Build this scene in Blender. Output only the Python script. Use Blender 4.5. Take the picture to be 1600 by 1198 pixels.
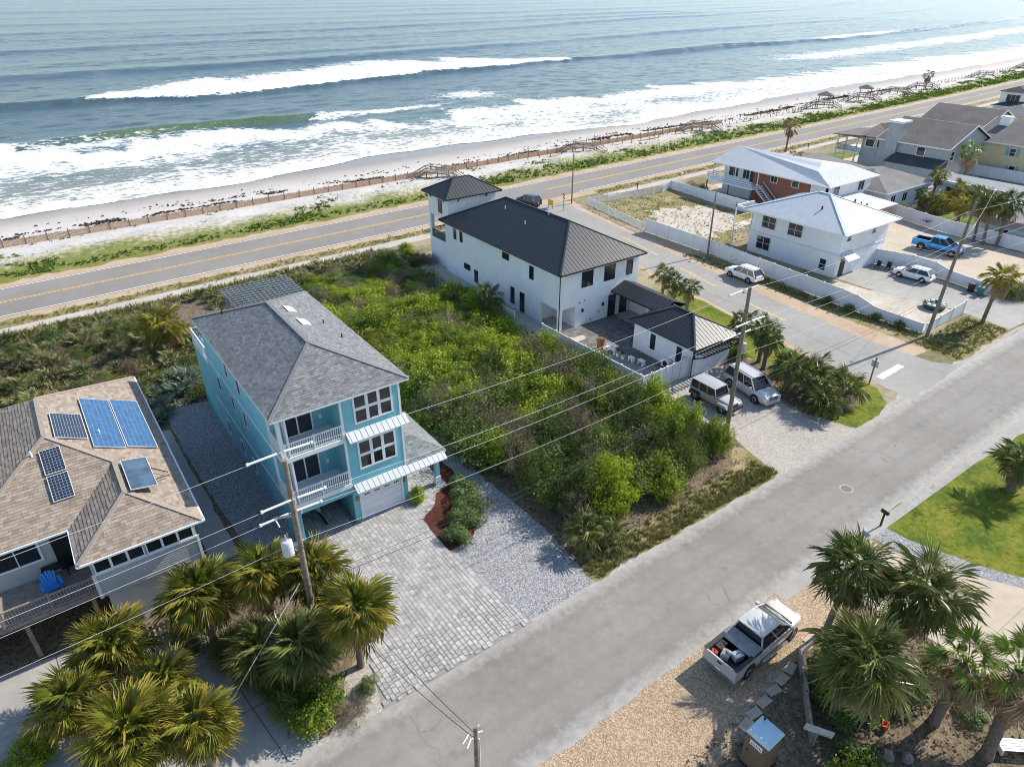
import bpy, math, random
import numpy as np
from mathutils import Vector, Matrix
R=math.radians
random.seed(7)
for o in list(bpy.data.objects): bpy.data.objects.remove(o)
S=bpy.context.scene; COL=S.collection
# ---------------- camera, sky, sun, exposure ----------------
PITCH=R(30.04); AX=R(54.2)
fwd=Vector((math.cos(AX),math.sin(AX),0)); rgt=Vector((math.sin(AX),-math.cos(AX),0))
Fv=fwd*math.cos(PITCH)+Vector((0,0,-math.sin(PITCH))); Uv=fwd*math.sin(PITCH)+Vector((0,0,math.cos(PITCH)))
cam=bpy.data.cameras.new('camera'); camo=bpy.data.objects.new('camera',cam); COL.objects.link(camo)
M=Matrix.Identity(4)
for i in range(3): M[i][0]=rgt[i]; M[i][1]=Uv[i]; M[i][2]=-Fv[i]
M[2][3]=30.0
camo.matrix_world=M
cam.sensor_width=36; cam.lens=24.0; cam.clip_start=0.5; cam.clip_end=30000
S.camera=camo
S.cycles.use_denoising=True; S.cycles.filter_width=1.0; S.cycles.max_bounces=4; S.cycles.diffuse_bounces=2; S.cycles.glossy_bounces=2; S.cycles.transmission_bounces=3; S.cycles.transparent_max_bounces=4
S.render.resolution_x=1024; S.render.resolution_y=766
SUN_EL=R(36.5); SUN_AZ=R(-5)
W_=bpy.data.worlds.new('World'); S.world=W_; W_.use_nodes=True
nt=W_.node_tree; bg=nt.nodes['Background']; sk=nt.nodes.new('ShaderNodeTexSky')
sk.sky_type='NISHITA'; sk.sun_disc=False; sk.sun_elevation=SUN_EL; sk.sun_rotation=math.pi/2-SUN_AZ
sk.air_density=1.0; sk.dust_density=.35; sk.ozone_density=1.0
nt.links.new(sk.outputs[0],bg.inputs[0]); bg.inputs[1].default_value=0.15
sl=bpy.data.lights.new('sun','SUN'); sl.energy=4.7; sl.angle=R(0.53); sl.color=(1,.93,.83)
so=bpy.data.objects.new('sun',sl); COL.objects.link(so)
sd=Vector((math.cos(SUN_EL)*math.cos(SUN_AZ),math.cos(SUN_EL)*math.sin(SUN_AZ),math.sin(SUN_EL)))
so.rotation_euler=sd.to_track_quat('Z','Y').to_euler(); so.location=(60,0,60)
S.view_settings.view_transform='Standard'; S.view_settings.look='None'
S.view_settings.exposure=0.62; S.view_settings.gamma=1
S.view_settings.use_curve_mapping=False
# ---------------- helpers ----------------
OFF={}
def world_off(o): return OFF.get(o.name,Vector((0,0,0))) if o else Vector((0,0,0))
def tag(o,label=None,cat=None,group=None,kind=None):
    if label: o['label']=label
    if cat: o['category']=cat
    if group: o['group']=group
    if kind: o['kind']=kind
    return o
def thing(name,label,cat,loc=(0,0,0),rz=0,group=None):
    o=bpy.data.objects.new(name,None); COL.objects.link(o); o.location=loc; o.rotation_euler=(0,0,rz)
    o.empty_display_size=.2; OFF[o.name]=Vector(loc)
    return tag(o,label,cat,group)
def link(name,me,parent=None):
    o=bpy.data.objects.new(name,me); COL.objects.link(o)
    if parent: o.parent=parent; OFF[o.name]=world_off(parent)
    return o
def copy_tree(o,parent=None):
    c=o.copy(); COL.objects.link(c); c.parent=parent
    for ch in o.children: copy_tree(ch,c)
    return c
class MB:
    def __init__(s): s.v=[]; s.f=[]; s.m=[]
    def add(s,vs,fs,mi=0):
        b=len(s.v); s.v.extend([tuple(p) for p in vs])
        for f in fs: s.f.append(tuple(b+i for i in f)); s.m.append(mi)
        return s
    def hexa(s,p,mi=0): return s.add(p,[(3,2,1,0),(4,5,6,7),(0,1,5,4),(1,2,6,5),(2,3,7,6),(3,0,4,7)],mi)
    def box(s,x0,y0,z0,x1,y1,z1,mi=0):
        return s.hexa([(x0,y0,z0),(x1,y0,z0),(x1,y1,z0),(x0,y1,z0),(x0,y0,z1),(x1,y0,z1),(x1,y1,z1),(x0,y1,z1)],mi)
    def bar(s,p,q,w,h,mi=0,up=(0,0,1)):
        p=Vector(p);q=Vector(q);d=(q-p).normalized();u=Vector(up)
        if abs(d.dot(u))>.98: u=Vector((1,0,0))
        a=d.cross(u).normalized()*w/2; b=a.cross(d).normalized()*h/2
        return s.hexa([p-a-b,q-a-b,q+a-b,p+a-b,p-a+b,q-a+b,q+a+b,p+a+b],mi)
    def tube(s,p,q,r0,r1=None,n=6,mi=0,cap=True):
        r1=r0 if r1 is None else r1
        p=Vector(p);q=Vector(q);d=(q-p).normalized();u=Vector((0,0,1)) if abs(d.z)<.95 else Vector((1,0,0))
        a=d.cross(u).normalized();b=a.cross(d)
        vs=[p+(a*math.cos(t)+b*math.sin(t))*r0 for t in [2*math.pi*i/n for i in range(n)]]
        vs+=[q+(a*math.cos(t)+b*math.sin(t))*r1 for t in [2*math.pi*i/n for i in range(n)]]
        fs=[(i,(i+1)%n,n+(i+1)%n,n+i) for i in range(n)]
        if cap: fs+=[tuple(range(n))[::-1],tuple(range(n,2*n))]
        return s.add(vs,fs,mi)
    def path(s,pts,r,n=4,mi=0):
        pts=[Vector(p) for p in pts]; rr=r if isinstance(r,(list,tuple)) else [r]*len(pts)
        b=len(s.v); 
        for k,p in enumerate(pts):
            d=(pts[min(k+1,len(pts)-1)]-pts[max(k-1,0)]).normalized(); u=Vector((0,0,1)) if abs(d.z)<.95 else Vector((1,0,0))
            a=d.cross(u).normalized();c=a.cross(d)
            for i in range(n): t=2*math.pi*i/n; s.v.append(tuple(p+(a*math.cos(t)+c*math.sin(t))*rr[k]))
        for k in range(len(pts)-1):
            for i in range(n): s.f.append((b+k*n+i,b+k*n+(i+1)%n,b+(k+1)*n+(i+1)%n,b+(k+1)*n+i)); s.m.append(mi)
        return s
    def poly(s,pts,mi=0): return s.add(pts,[tuple(range(len(pts)))],mi)
    def prism(s,pts,z0,z1,mi=0):
        n=len(pts); vs=[(x,y,z0) for x,y in pts]+[(x,y,z1) for x,y in pts]
        return s.add(vs,[tuple(range(n))[::-1],tuple(range(n,2*n))]+[(i,(i+1)%n,n+(i+1)%n,n+i) for i in range(n)],mi)
    def lathe(s,prof,c=(0,0,0),n=12,mi=0):
        b=len(s.v)
        for r,z in prof:
            for i in range(n): t=2*math.pi*i/n; s.v.append((c[0]+r*math.cos(t),c[1]+r*math.sin(t),c[2]+z))
        for k in range(len(prof)-1):
            for i in range(n): s.f.append((b+k*n+i,b+k*n+(i+1)%n,b+(k+1)*n+(i+1)%n,b+(k+1)*n+i)); s.m.append(mi)
        return s
    def mesh(s,name,mats,smooth=False,off=(0,0,0)):
        me=bpy.data.meshes.new(name); ox,oy,oz=off
        me.from_pydata([(x-ox,y-oy,z-oz) for x,y,z in s.v],[],s.f)
        ms=mats if isinstance(mats,(list,tuple)) else [mats]
        for m in ms: me.materials.append(m)
        if len(ms)>1: me.polygons.foreach_set('material_index',s.m)
        if smooth:
            me.polygons.foreach_set('use_smooth',[True]*len(s.f)); me.set_sharp_from_angle(angle=R(40))
        me.update(); return me
    def build(s,name,mats,parent=None,smooth=False,local=False):
        off=(0,0,0) if local else world_off(parent)
        return link(name,s.mesh(name,mats,smooth,off),parent)
def struct(name,mb,m,**k):
    o=mb.build(name,m,**k); o['kind']='structure'; return o
# ---------------- materials ----------------
def nodes(name):
    m=bpy.data.materials.new(name); m.use_nodes=True; t=m.node_tree; return m,t,t.nodes['Principled BSDF']
def noise(t,scale,detail=4,co=None,rough=.55):
    n=t.nodes.new('ShaderNodeTexNoise'); n.inputs['Scale'].default_value=scale; n.inputs['Detail'].default_value=detail; n.inputs['Roughness'].default_value=rough
    if co: t.links.new(co,n.inputs['Vector'])
    return n.outputs['Fac']
def ramp(t,fac,stops):
    r=t.nodes.new('ShaderNodeValToRGB'); e=r.color_ramp.elements
    while len(e)<len(stops): e.new(.5)
    for i,(p,c) in enumerate(stops): e[i].position=p; e[i].color=(*c[:3],1)
    t.links.new(fac,r.inputs[0]); return r.outputs[0]
def mixc(t,fac,a,b,mode='MIX'):
    n=t.nodes.new('ShaderNodeMix'); n.data_type='RGBA'; n.blend_type=mode
    for s_,v in ((n.inputs[0],fac),(n.inputs[6],a),(n.inputs[7],b)):
        if hasattr(v,'is_linked') or isinstance(v,bpy.types.NodeSocket): t.links.new(v,s_)
        else: s_.default_value=v if isinstance(v,float) else (*v[:3],1)
    return n.outputs[2]
def math_(t,op,a,b=None,clamp=False):
    n=t.nodes.new('ShaderNodeMath'); n.operation=op; n.use_clamp=clamp
    for i,v in enumerate((a,b)):
        if v is None: continue
        if isinstance(v,bpy.types.NodeSocket): t.links.new(v,n.inputs[i])
        else: n.inputs[i].default_value=v
    return n.outputs[0]
def bump(t,bs,h,strength,dist=.02):
    b=t.nodes.new('ShaderNodeBump'); b.inputs['Strength'].default_value=strength; b.inputs['Distance'].default_value=dist
    t.links.new(h,b.inputs['Height']); t.links.new(b.outputs[0],bs.inputs['Normal'])
def sc(c,k): return tuple(min(1,x*k) for x in c[:3])
def geo(t): return t.nodes.new('ShaderNodeNewGeometry').outputs['Position']
def objc(t): return t.nodes.new('ShaderNodeTexCoord').outputs['Object']
def mat(name,col,rough=.7,var=.12,scale=3.,bmp=0,bscale=20,metal=0,spec=.4,rnd=0,big=.0):
    m,t,b=nodes(name); co=objc(t)
    c=ramp(t,noise(t,scale,2,co),[(.3,sc(col,1-var)),(.7,sc(col,1+var))])
    if big: c=mixc(t,big,c,ramp(t,noise(t,.35,2,co),[(.35,sc(col,.6)),(.65,sc(col,1.15))]))
    if rnd:
        oi=t.nodes.new('ShaderNodeObjectInfo').outputs['Random']
        c=mixc(t,1.0,c,ramp(t,oi,[(0,(1-rnd,)*3),(1,(1,1,1))]),'MULTIPLY')
    t.links.new(c,b.inputs['Base Color']); b.inputs['Roughness'].default_value=rough; b.inputs['Metallic'].default_value=metal
    b.inputs['Specular IOR Level'].default_value=spec
    if bmp: bump(t,b,noise(t,bscale,1,co),bmp)
    return m
def ground(name,cols,s1=.25,s2=3.,s3=25.,rough=.9,bmp=.4,speck=None,dist=.03,rng=(.36,.28)):
    # three scales of patchiness: cols = dark / mid / light
    m,t,b=nodes(name); co=geo(t)
    n1=noise(t,s1,2,co); n2=noise(t,s2,3,co); n3=noise(t,s3,2,co,.7)
    f=math_(t,'ADD',math_(t,'MULTIPLY',n1,.4),math_(t,'ADD',math_(t,'MULTIPLY',n2,.3),math_(t,'MULTIPLY',n3,.3)))
    k=len(cols); c=ramp(t,f,[(rng[0]+rng[1]*i/(k-1),cols[i]) for i in range(k)])
    if speck:
        v=t.nodes.new('ShaderNodeTexVoronoi'); v.inputs['Scale'].default_value=speck[0]; t.links.new(co,v.inputs['Vector'])
        c=mixc(t,speck[1],c,ramp(t,math_(t,'MULTIPLY',v.outputs['Color'],1.0),[(.15,speck[2]),(.5,sc(cols[k//2],1.)),(.85,speck[3])]))
        bump(t,b,v.outputs['Distance'],bmp,dist)
    else: bump(t,b,n3,bmp,dist)
    t.links.new(c,b.inputs['Base Color']); b.inputs['Roughness'].default_value=rough; b.inputs['Specular IOR Level'].default_value=.25
    return m
def leafmat(name,c0,c1,tip=None,rnd=.35,nscale=1.2,trans=.3,rough=.5):
    m,t,b=nodes(name); co=objc(t)
    oi=t.nodes.new('ShaderNodeObjectInfo').outputs['Random']
    f=math_(t,'ADD',math_(t,'MULTIPLY',noise(t,nscale,1,co),.65),math_(t,'MULTIPLY',oi,rnd))
    c=ramp(t,f,[(.25,c0),(.75,c1)])
    if tip:
        a=t.nodes.new('ShaderNodeAttribute'); a.attribute_name='tip'
        c=mixc(t,math_(t,'MULTIPLY',a.outputs['Fac'],math_(t,'ADD',math_(t,'MULTIPLY',oi,.75),.12),True),c,tip)
    t.links.new(c,b.inputs['Base Color']); b.inputs['Roughness'].default_value=rough; b.inputs['Specular IOR Level'].default_value=.35
    tr=t.nodes.new('ShaderNodeBsdfTranslucent'); t.links.new(c,tr.inputs[0])
    mx=t.nodes.new('ShaderNodeMixShader'); mx.inputs[0].default_value=trans
    out=t.nodes['Material Output']; t.links.new(b.outputs[0],mx.inputs[1]); t.links.new(tr.outputs[0],mx.inputs[2]); t.links.new(mx.outputs[0],out.inputs[0])
    return m
MT={}
MT['white']=mat('white_paint',(.78,.79,.80),.5,.04,2)
MT['stucco']=mat('white_stucco',(.72,.73,.74),.8,.04,1.5,0,40,big=.12)
MT['trim']=mat('white_trim',(.72,.73,.74),.45,.03,2)
MT['vinyl']=mat('white_vinyl',(.68,.69,.71),.45,.06,.6,big=.12)
MT['teal']=mat('teal_paint',(.185,.475,.53),.6,.07,.7,big=.12)
MT['tealdk']=mat('teal_paint_recess',(.09,.45,.50),.6,.05,1)
MT['glass']=mat('window_glass',(.015,.02,.025),.06,.1,1,spec=.8)
MT['darkmetal']=mat('black_standing_seam',(.022,.026,.032),.5,.15,1,spec=.5)
MT['black']=mat('black_plastic',(.015,.015,.016),.5,.1,5)
MT['rubber']=mat('tyre_rubber',(.02,.02,.02),.8,.1,8)
MT['rim']=mat('alloy_rim',(.55,.55,.56),.3,.05,5,metal=.8)
MT['rimdk']=mat('dark_alloy_rim',(.06,.06,.065),.35,.1,5,metal=.6)
MT['chrome']=mat('chrome',(.7,.7,.7),.15,.03,5,metal=1)
MT['wmetal']=mat('white_metal_roof',(.50,.525,.55),.5,.05,1,spec=.5)
MT['grey_tabs']=[mat('grey_shingle_%d'%i,sc((.175,.18,.185),k),.9,.15,6,.3,60) for i,k in enumerate((.72,.88,1.,1.18))]
MT['tan_tabs']=[mat('tan_shingle_%d'%i,c,.9,.12,6,.3,60) for i,c in enumerate([(.21,.168,.132),(.26,.212,.168),(.31,.256,.205),(.25,.205,.17)])]
MT['concrete']=ground('concrete',[(.27,.26,.24),(.33,.318,.295),(.39,.375,.345)],.15,1.2,14,.9,.15)
MT['wood']=mat('weathered_wood',(.22,.16,.11),.85,.25,4,.3,25)
MT['polewood']=mat('pole_wood',(.20,.165,.13),.9,.25,6,.4,20)
MT['deckwood']=mat('grey_deck_wood',(.28,.23,.19),.85,.2,3)
MT['bark']=mat('palm_bark',(.17,.13,.10),.95,.35,9,.6,14)
MT['stem']=mat('shrub_stem',(.14,.10,.075),.9,.3,7)
MT['twig']=mat('bare_twig',(.23,.18,.145),.9,.25,7)
MT['wire']=mat('wire_aluminium',(.55,.55,.56),.5,.05,5)
MT['wireblack']=mat('wire_black_jacket',(.03,.03,.03),.6,.05,5)
MT['yellowpaint']=mat('yellow_road_paint',(.62,.38,.06),.8,.2,2)
MT['whitepaint']=mat('white_road_paint',(.68,.67,.64),.8,.15,2)
MT['brick']=None
# ---------------- terrain, beach, sea ----------------
def cc(X): X=np.asarray(X,float); return 0.036*X+0.00008*np.where(X>0,X*X,0)
def ccf(x): return 0.036*x+(0.00008*x*x if x>0 else 0)
ZS=[(-2000,0),(97.5,0),(100,.25),(103,.5),(107,.35),(110.5,.1),(112,-.2),(114.5,-1.1),(120,-2.3),(128,-3.3),(138,-4.15),(148,-4.9),(160,-5.6),(260,-10)]
def tz(s): return np.interp(s,[a for a,_ in ZS],[b for _,b in ZS])
_VN={}
def vnoise(x,y,seed=0):
    # cheap smooth value noise
    T=_VN.setdefault(seed,np.random.RandomState(seed).rand(256,256)) if seed not in _VN else _VN[seed]
    xi=np.floor(x).astype(int);yi=np.floor(y).astype(int);fx=x-xi;fy=y-yi
    fx=fx*fx*(3-2*fx);fy=fy*fy*(3-2*fy);g=lambda a,b:T[a%256,b%256]
    return (g(xi,yi)*(1-fx)+g(xi+1,yi)*fx)*(1-fy)+(g(xi,yi+1)*(1-fx)+g(xi+1,yi+1)*fx)*fy
def grid_mesh(name,XX,YY,ZZ,attrs,material,smooth=True):
    n,m=XX.shape
    co=np.stack([XX,YY,ZZ],-1).reshape(-1,3).astype(np.float32)
    i=np.arange(n*m).reshape(n,m)
    f=np.stack([i[:-1,:-1],i[1:,:-1],i[1:,1:],i[:-1,1:]],-1).reshape(-1,4)
    me=bpy.data.meshes.new(name); me.vertices.add(len(co)); me.vertices.foreach_set('co',co.ravel())
    me.loops.add(f.size); me.loops.foreach_set('vertex_index',f.ravel().astype(np.int32))
    me.polygons.add(len(f)); me.polygons.foreach_set('loop_start',np.arange(0,f.size,4,dtype=np.int32)); me.polygons.foreach_set('loop_total',np.full(len(f),4,np.int32))
    me.update(calc_edges=True); me.validate()
    for k,v in attrs.items():
        a=me.attributes.new(k,'FLOAT','POINT'); a.data.foreach_set('value',v.reshape(-1).astype(np.float32))
    if smooth: me.polygons.foreach_set('use_smooth',np.ones(len(f),bool))
    me.materials.append(material); return link(name,me)
# flat land sheet, out to the horizon inland and along the coast
MT['land']=ground('sandy_scrub_ground',[(.10,.105,.04),(.19,.165,.085),(.30,.25,.16),(.36,.30,.215)],.12,1.5,14,.95,.5)
mb=MB(); xs=[-6000,-900,-200,-60,0,60,120,200,300,420,600,900,1500,3000]
for a,b in zip(xs[:-1],xs[1:]):
    mb.poly([(a,-6000,0),(b,-6000,0),(b,97.5+ccf(b),0),(a,97.5+ccf(a),0)])
struct('ground',mb,MT['land'])
# beach and dune
m,t,b=nodes('beach_sand'); co=geo(t); at=t.nodes.new('ShaderNodeAttribute'); at.attribute_name='s'
nb=noise(t,.12,4,co); nf=noise(t,1.5,5,co,.65); ng=noise(t,14,3,co)
sv=math_(t,'ADD',at.outputs['Fac'],math_(t,'MULTIPLY',math_(t,'ADD',math_(t,'SUBTRACT',nb,.5),math_(t,'MULTIPLY',math_(t,'SUBTRACT',nf,.5),1.5)),6.))
sv=math_(t,'DIVIDE',math_(t,'SUBTRACT',sv,95.),65.)
sand=ramp(t,sv,[(.0,(.30,.25,.13)),(.035,(.15,.165,.03)),(.085,(.17,.185,.04)),(.125,(.42,.39,.30)),(.15,(.50,.48,.445)),(.235,(.51,.49,.46)),(.262,(.50,.33,.21)),(.315,(.50,.35,.235)),(.345,(.54,.505,.47)),(.56,(.53,.50,.465)),(.68,(.44,.40,.365)),(.80,(.27,.245,.225)),(.86,(.20,.185,.17))])
sand=mixc(t,.5,sand,ramp(t,nf,[(.3,(.55,.5,.45)),(.55,(1,1,1)),(.75,(1,1,1))]),'MULTIPLY')
t.links.new(sand,b.inputs['Base Color']); bump(t,b,math_(t,'ADD',nf,math_(t,'MULTIPLY',ng,.3)),.6,.12)
wet=ramp(t,sv,[(.70,(.9,)*3),(.84,(.3,)*3)]); t.links.new(wet,b.inputs['Roughness'])
X1=np.concatenate([np.arange(-400,-20,20),np.arange(-20,330,1.5),np.arange(330,700,5),np.arange(700,3001,100)])
S1=np.concatenate([np.arange(97.5,116,.6),np.arange(116,170,1.5),np.arange(170,261,15)])
XX,SS=np.meshgrid(X1,S1,indexing='ij')
hum=np.exp(-((SS-104.5)/4.2)**2)
ZZ=tz(SS)+hum*(.9*vnoise(XX/5,SS/3,1)-.25+.4*vnoise(XX/1.7,SS/1.3,2)-.2)+ .10*(vnoise(XX/2.2,SS/2.2,3)-.5)*(SS>112)
ZZ[SS<=97.6]=0
o=grid_mesh('beach',XX,SS+cc(XX),ZZ,{'s':SS},m); o['kind']='structure'
# sea
m,t,b=nodes('sea_water'); co=geo(t)
fa=t.nodes.new('ShaderNodeAttribute'); fa.attribute_name='foam'; ga=t.nodes.new('ShaderNodeAttribute'); ga.attribute_name='shoal'
mp=t.nodes.new('ShaderNodeMapping'); t.links.new(co,mp.inputs[0]); mp.inputs['Scale'].default_value=(.55,1.,1.)
f1=noise(t,.55,4,mp.outputs[0],.68); f2=noise(t,.10,3,mp.outputs[0],.6)
vo=t.nodes.new('ShaderNodeTexVoronoi'); vo.feature='DISTANCE_TO_EDGE'; vo.inputs['Scale'].default_value=.55
wv=t.nodes.new('ShaderNodeMix'); wv.data_type='RGBA'; wv.inputs[0].default_value=.12; t.links.new(mp.outputs[0],wv.inputs[6])
nn=t.nodes.new('ShaderNodeTexNoise'); nn.inputs['Scale'].default_value=.25; t.links.new(mp.outputs[0],nn.inputs['Vector'])
vv=t.nodes.new('ShaderNodeVectorMath'); vv.operation='MULTIPLY_ADD'; t.links.new(nn.outputs['Color'],vv.inputs[0]); vv.inputs[1].default_value=(9,9,9); t.links.new(mp.outputs[0],vv.inputs[2])
t.links.new(vv.outputs[0],vo.inputs['Vector'])
lace=math_(t,'SUBTRACT',1.,math_(t,'MULTIPLY',vo.outputs['Distance'],1.7,True),True)
mq=t.nodes.new('ShaderNodeMapping'); t.links.new(co,mq.inputs[0]); mq.inputs['Rotation'].default_value=(0,0,R(25)); mq.inputs['Scale'].default_value=(.32,1.,1.)
f3=noise(t,1.5,3,mq.outputs[0],.65)
ctr=lambda n_,k:math_(t,'MULTIPLY',math_(t,'SUBTRACT',n_,.5),k)
pat=math_(t,'ADD',math_(t,'ADD',ctr(f1,1.25),ctr(f2,.8)),math_(t,'ADD',ctr(f3,1.5),ctr(lace,.30)))
ff=math_(t,'ADD',math_(t,'MULTIPLY',math_(t,'ADD',math_(t,'SUBTRACT',fa.outputs['Fac'],.52),pat),3.6),.5,True)
ff=math_(t,'MULTIPLY',ff,math_(t,'MULTIPLY',fa.outputs['Fac'],6.,True))
body=ramp(t,ga.outputs['Fac'],[(0,(.055,.094,.112)),(.45,(.068,.115,.13)),(.75,(.15,.17,.155)),(1,(.26,.24,.20))])
gr=t.nodes.new('ShaderNodeAttribute'); gr.attribute_name='green'
body=mixc(t,math_(t,'MULTIPLY',gr.outputs['Fac'],.75),body,(.10,.15,.05))
c=mixc(t,ff,body,(.82,.83,.83)); t.links.new(c,b.inputs['Base Color'])
t.links.new(math_(t,'ADD',math_(t,'MULTIPLY',ff,.6),.2),b.inputs['Roughness']); b.inputs['IOR'].default_value=1.33; b.inputs['Specular IOR Level'].default_value=.3
w1=noise(t,.35,3,mp.outputs[0],.65); w2=noise(t,1.6,3,mp.outputs[0],.65)
bump(t,b,math_(t,'ADD',math_(t,'MULTIPLY',w1,1.),math_(t,'MULTIPLY',w2,.40)),.75,.9)
sh_x=[-400,0,30,55,80,98,125,152,200,270,350,478,700,3000]; sh_s=[146,147,147,151,155.5,155.5,150,144,147,152,148,142,140,138]
X1=np.concatenate([np.arange(-300,-30,15),np.arange(-30,340,1.4),np.arange(340,1000,4),1000+np.cumsum(np.linspace(6,420,45))])
U1=np.concatenate([np.arange(0,110,.9),np.arange(110,250,1.3),np.arange(250,620,3.),620+np.cumsum(np.linspace(3,60,80)),[4200,5500,8000,14000]])
XX,UU=np.meshgrid(X1,U1,indexing='ij')
shore=np.interp(XX,sh_x,sh_s)+1.2*np.sin(XX/9.)+.8*np.sin(XX/3.7+1)
SS=UU+np.where(UU<60,shore*(1-UU/60.)+147*(UU/60.),147.)
H_=np.zeros_like(XX); foam=np.zeros_like(XX); green=np.zeros_like(XX)
def crest(s0,amp,front,back,lo=-1e9,hi=1e9,fade=30):
    d=SS-s0; a=amp/(1+np.exp(-(XX-lo)/fade*4))/(1+np.exp((XX-hi)/fade*4))
    return a*np.where(d<0,np.exp(-(d/front)**2),np.exp(-(d/back)**2))
def sst(x,a,b): 
    t_=np.clip((x-a)/(b-a),0,1); return t_*t_*(3-2*t_)
mod=lambda k,sc_:.55+.75*vnoise(XX/sc_,np.full_like(XX,k*7.3),k)
wob=lambda k,a,sc_:a*(vnoise(XX/sc_,np.full_like(XX,k*3.1),k+40)-.5)*2
gs=220+wob(1,4,40); gw=crest(gs,1.5,2.6,8,-60,95,18); H_+=gw
green=np.clip(crest(gs-2.0,1.,2.6,2.2,18,80,14)*1.0,0,1)
bs=np.interp(XX,[-60,28,62,110,164,220,266,320,420,560,900],[300,299,283,292,300,304,311,302,312,294,300])+wob(2,3,22)+wob(15,1.6,5)
H_+=crest(bs,1.9,3.5,16,-80,2000,30)*mod(2,60)
for k,(s0,sl_,a,fr,bk) in enumerate([(395,.13,1.7,8,24),(462,.05,.8,8,22),(555,.20,1.9,10,32),(690,.1,1.3,12,34),(800,.05,1.5,14,40),(985,.03,2.2,16,50),(1230,.0,1.9,18,60),(1500,0,2.2,20,70),(1850,0,2.2,24,80),(2300,0,2.4,26,90),(2800,0,2.4,30,100)]):
    H_+=crest(s0+sl_*XX*.6+wob(5+k,24,150),a*.8,fr,bk)*(.2+1.2*vnoise(XX/190,np.full_like(XX,k*5.7),k+20))
H_+=.42*(vnoise(XX/6,SS/3.2,60)-.5)+.3*(vnoise(XX/24,SS/9,61)-.5)
# foam: swash zone
outer=np.interp(XX,[-60,0,19,45,90,122,157,214,272,420,617,1200],[225,228,202,214,201,200,208,200,194,188,178,172])+wob(9,8,16)+wob(10,6,5)+wob(16,3,2.2)
inner=SS-shore
z1=sst(inner,-1,1.5)*(1-sst(SS,outer-14,outer+4))
lane=.46+.24*np.exp(-((SS-outer+14)/13)**2)+.22*np.exp(-(inner/9)**2)-.22*np.exp(-((inner-24)/11)**2)*(XX<110)
foam=np.maximum(foam,z1*np.clip(lane+.2*(vnoise(XX/16,SS/9,70)-.5),0,1))
# breaker patch
bk=np.interp(XX,[20,30,69,126,170,228,262,280],[297,306,352,372,384,368,338,312])+wob(12,12,14)+wob(14,8,4.5)
z2=sst(SS,bs-3.5,bs-1.0)*(1-sst(SS,bk-22,bk+6))*sst(XX,22,38)*(1-sst(XX,262,285))
foam=np.maximum(foam,z2*(.80-.26*sst(SS,bs+4,bk)))
z3=sst(SS,bs-3,bs-.5)*(1-sst(SS,bs+8,bs+26))*sst(XX,520,560)*(1-sst(XX,660,720)); foam=np.maximum(foam,z3*.8)
z4=np.exp(-((XX-150)/14)**2-((SS-228)/12)**2); foam=np.maximum(foam,z4*.6)
z5=np.exp(-((SS-gs+3)/3.5)**2)*sst(XX,70,90)*(1-sst(XX,120,150)); foam=np.maximum(foam,z5*.6)
z6=np.exp(-((SS-gs+9)/8)**2)*(1-sst(XX,10,60)); foam=np.maximum(foam,z6*.52)
z7=sst(XX,330,420)*np.exp(-((SS-232)/16)**2)*.62; foam=np.maximum(foam,z7)
shoal=np.clip(1-(inner-2)/95.,0,1)**1.3
kk=sst(inner,0,9); ZW=np.maximum((-5+H_*sst(inner,4,45)+foam*.15*sst(inner,5,20))*kk+(tz(SS)+.035)*(1-kk),tz(SS)+.035)
o=grid_mesh('sea',XX,SS+cc(XX),ZW,{'foam':foam,'shoal':shoal,'green':green},m); o['kind']='structure'
# ---------------- roads and ground sheets ----------------
def strip(mb,f0,f1,z,x0,x1,step=6.,jit=0,seed=1):
    rs=random.Random(seed); xs=[]; x=x0
    while x<x1: xs.append(x); x+=step
    xs.append(x1); p=[(x,f0(x)+rs.uniform(-jit,jit),f1(x)+rs.uniform(-jit,jit)) for x in xs]
    for a,b in zip(p[:-1],p[1:]): mb.poly([(a[0],a[1],z),(b[0],b[1],z),(b[0],b[2],z),(a[0],a[2],z)])
    return mb
def ragged(pts,jit=.12,step=.7,seed=3,skip=()):
    rs=random.Random(seed); out=[]
    for i,p in enumerate(pts):
        q=pts[(i+1)%len(pts)]; L=math.hypot(q[0]-p[0],q[1]-p[1]); n=max(1,int(L/step)) if i not in skip else 1
        nx,ny=(-(q[1]-p[1])/max(L,1e-6),(q[0]-p[0])/max(L,1e-6))
        for k in range(n):
            t=k/n; j=rs.gauss(0,jit) if k else 0
            out.append((p[0]+(q[0]-p[0])*t+nx*j,p[1]+(q[1]-p[1])*t+ny*j))
    return out
def sheet(name,pts,z,m,jit=0,seed=3,step=.7,skip=()):
    from mathutils.geometry import tessellate_polygon
    P=ragged(pts,jit,step,seed,skip) if jit else pts
    tr=tessellate_polygon([[Vector((x,y,0)) for x,y in P]])
    mb=MB(); vs=[(x,y,z) for x,y in P]; fs=[]
    for a in tr:
        p,q,r=[P[i] for i in a]; ar=(q[0]-p[0])*(r[1]-p[1])-(q[1]-p[1])*(r[0]-p[0])
        fs.append(tuple(a) if ar>0 else tuple(a[::-1]))
    mb.add(vs,fs); return struct(name,mb,m)
m,t,b=nodes('worn_asphalt'); co=geo(t)   # pale worn asphalt with cracks and stains
n1=noise(t,.18,2,co);n2=noise(t,1.6,5,co,.75);n3=noise(t,24,2,co)
c=ramp(t,math_(t,'ADD',math_(t,'MULTIPLY',n1,.5),math_(t,'MULTIPLY',n2,.5)),[(.32,(.20,.184,.162)),(.5,(.25,.232,.206)),(.68,(.30,.28,.25))])
c=mixc(t,.5,c,ramp(t,n3,[(.3,(.55,.55,.55)),(.7,(1.0,1.0,1.0))]),'MULTIPLY')
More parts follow.
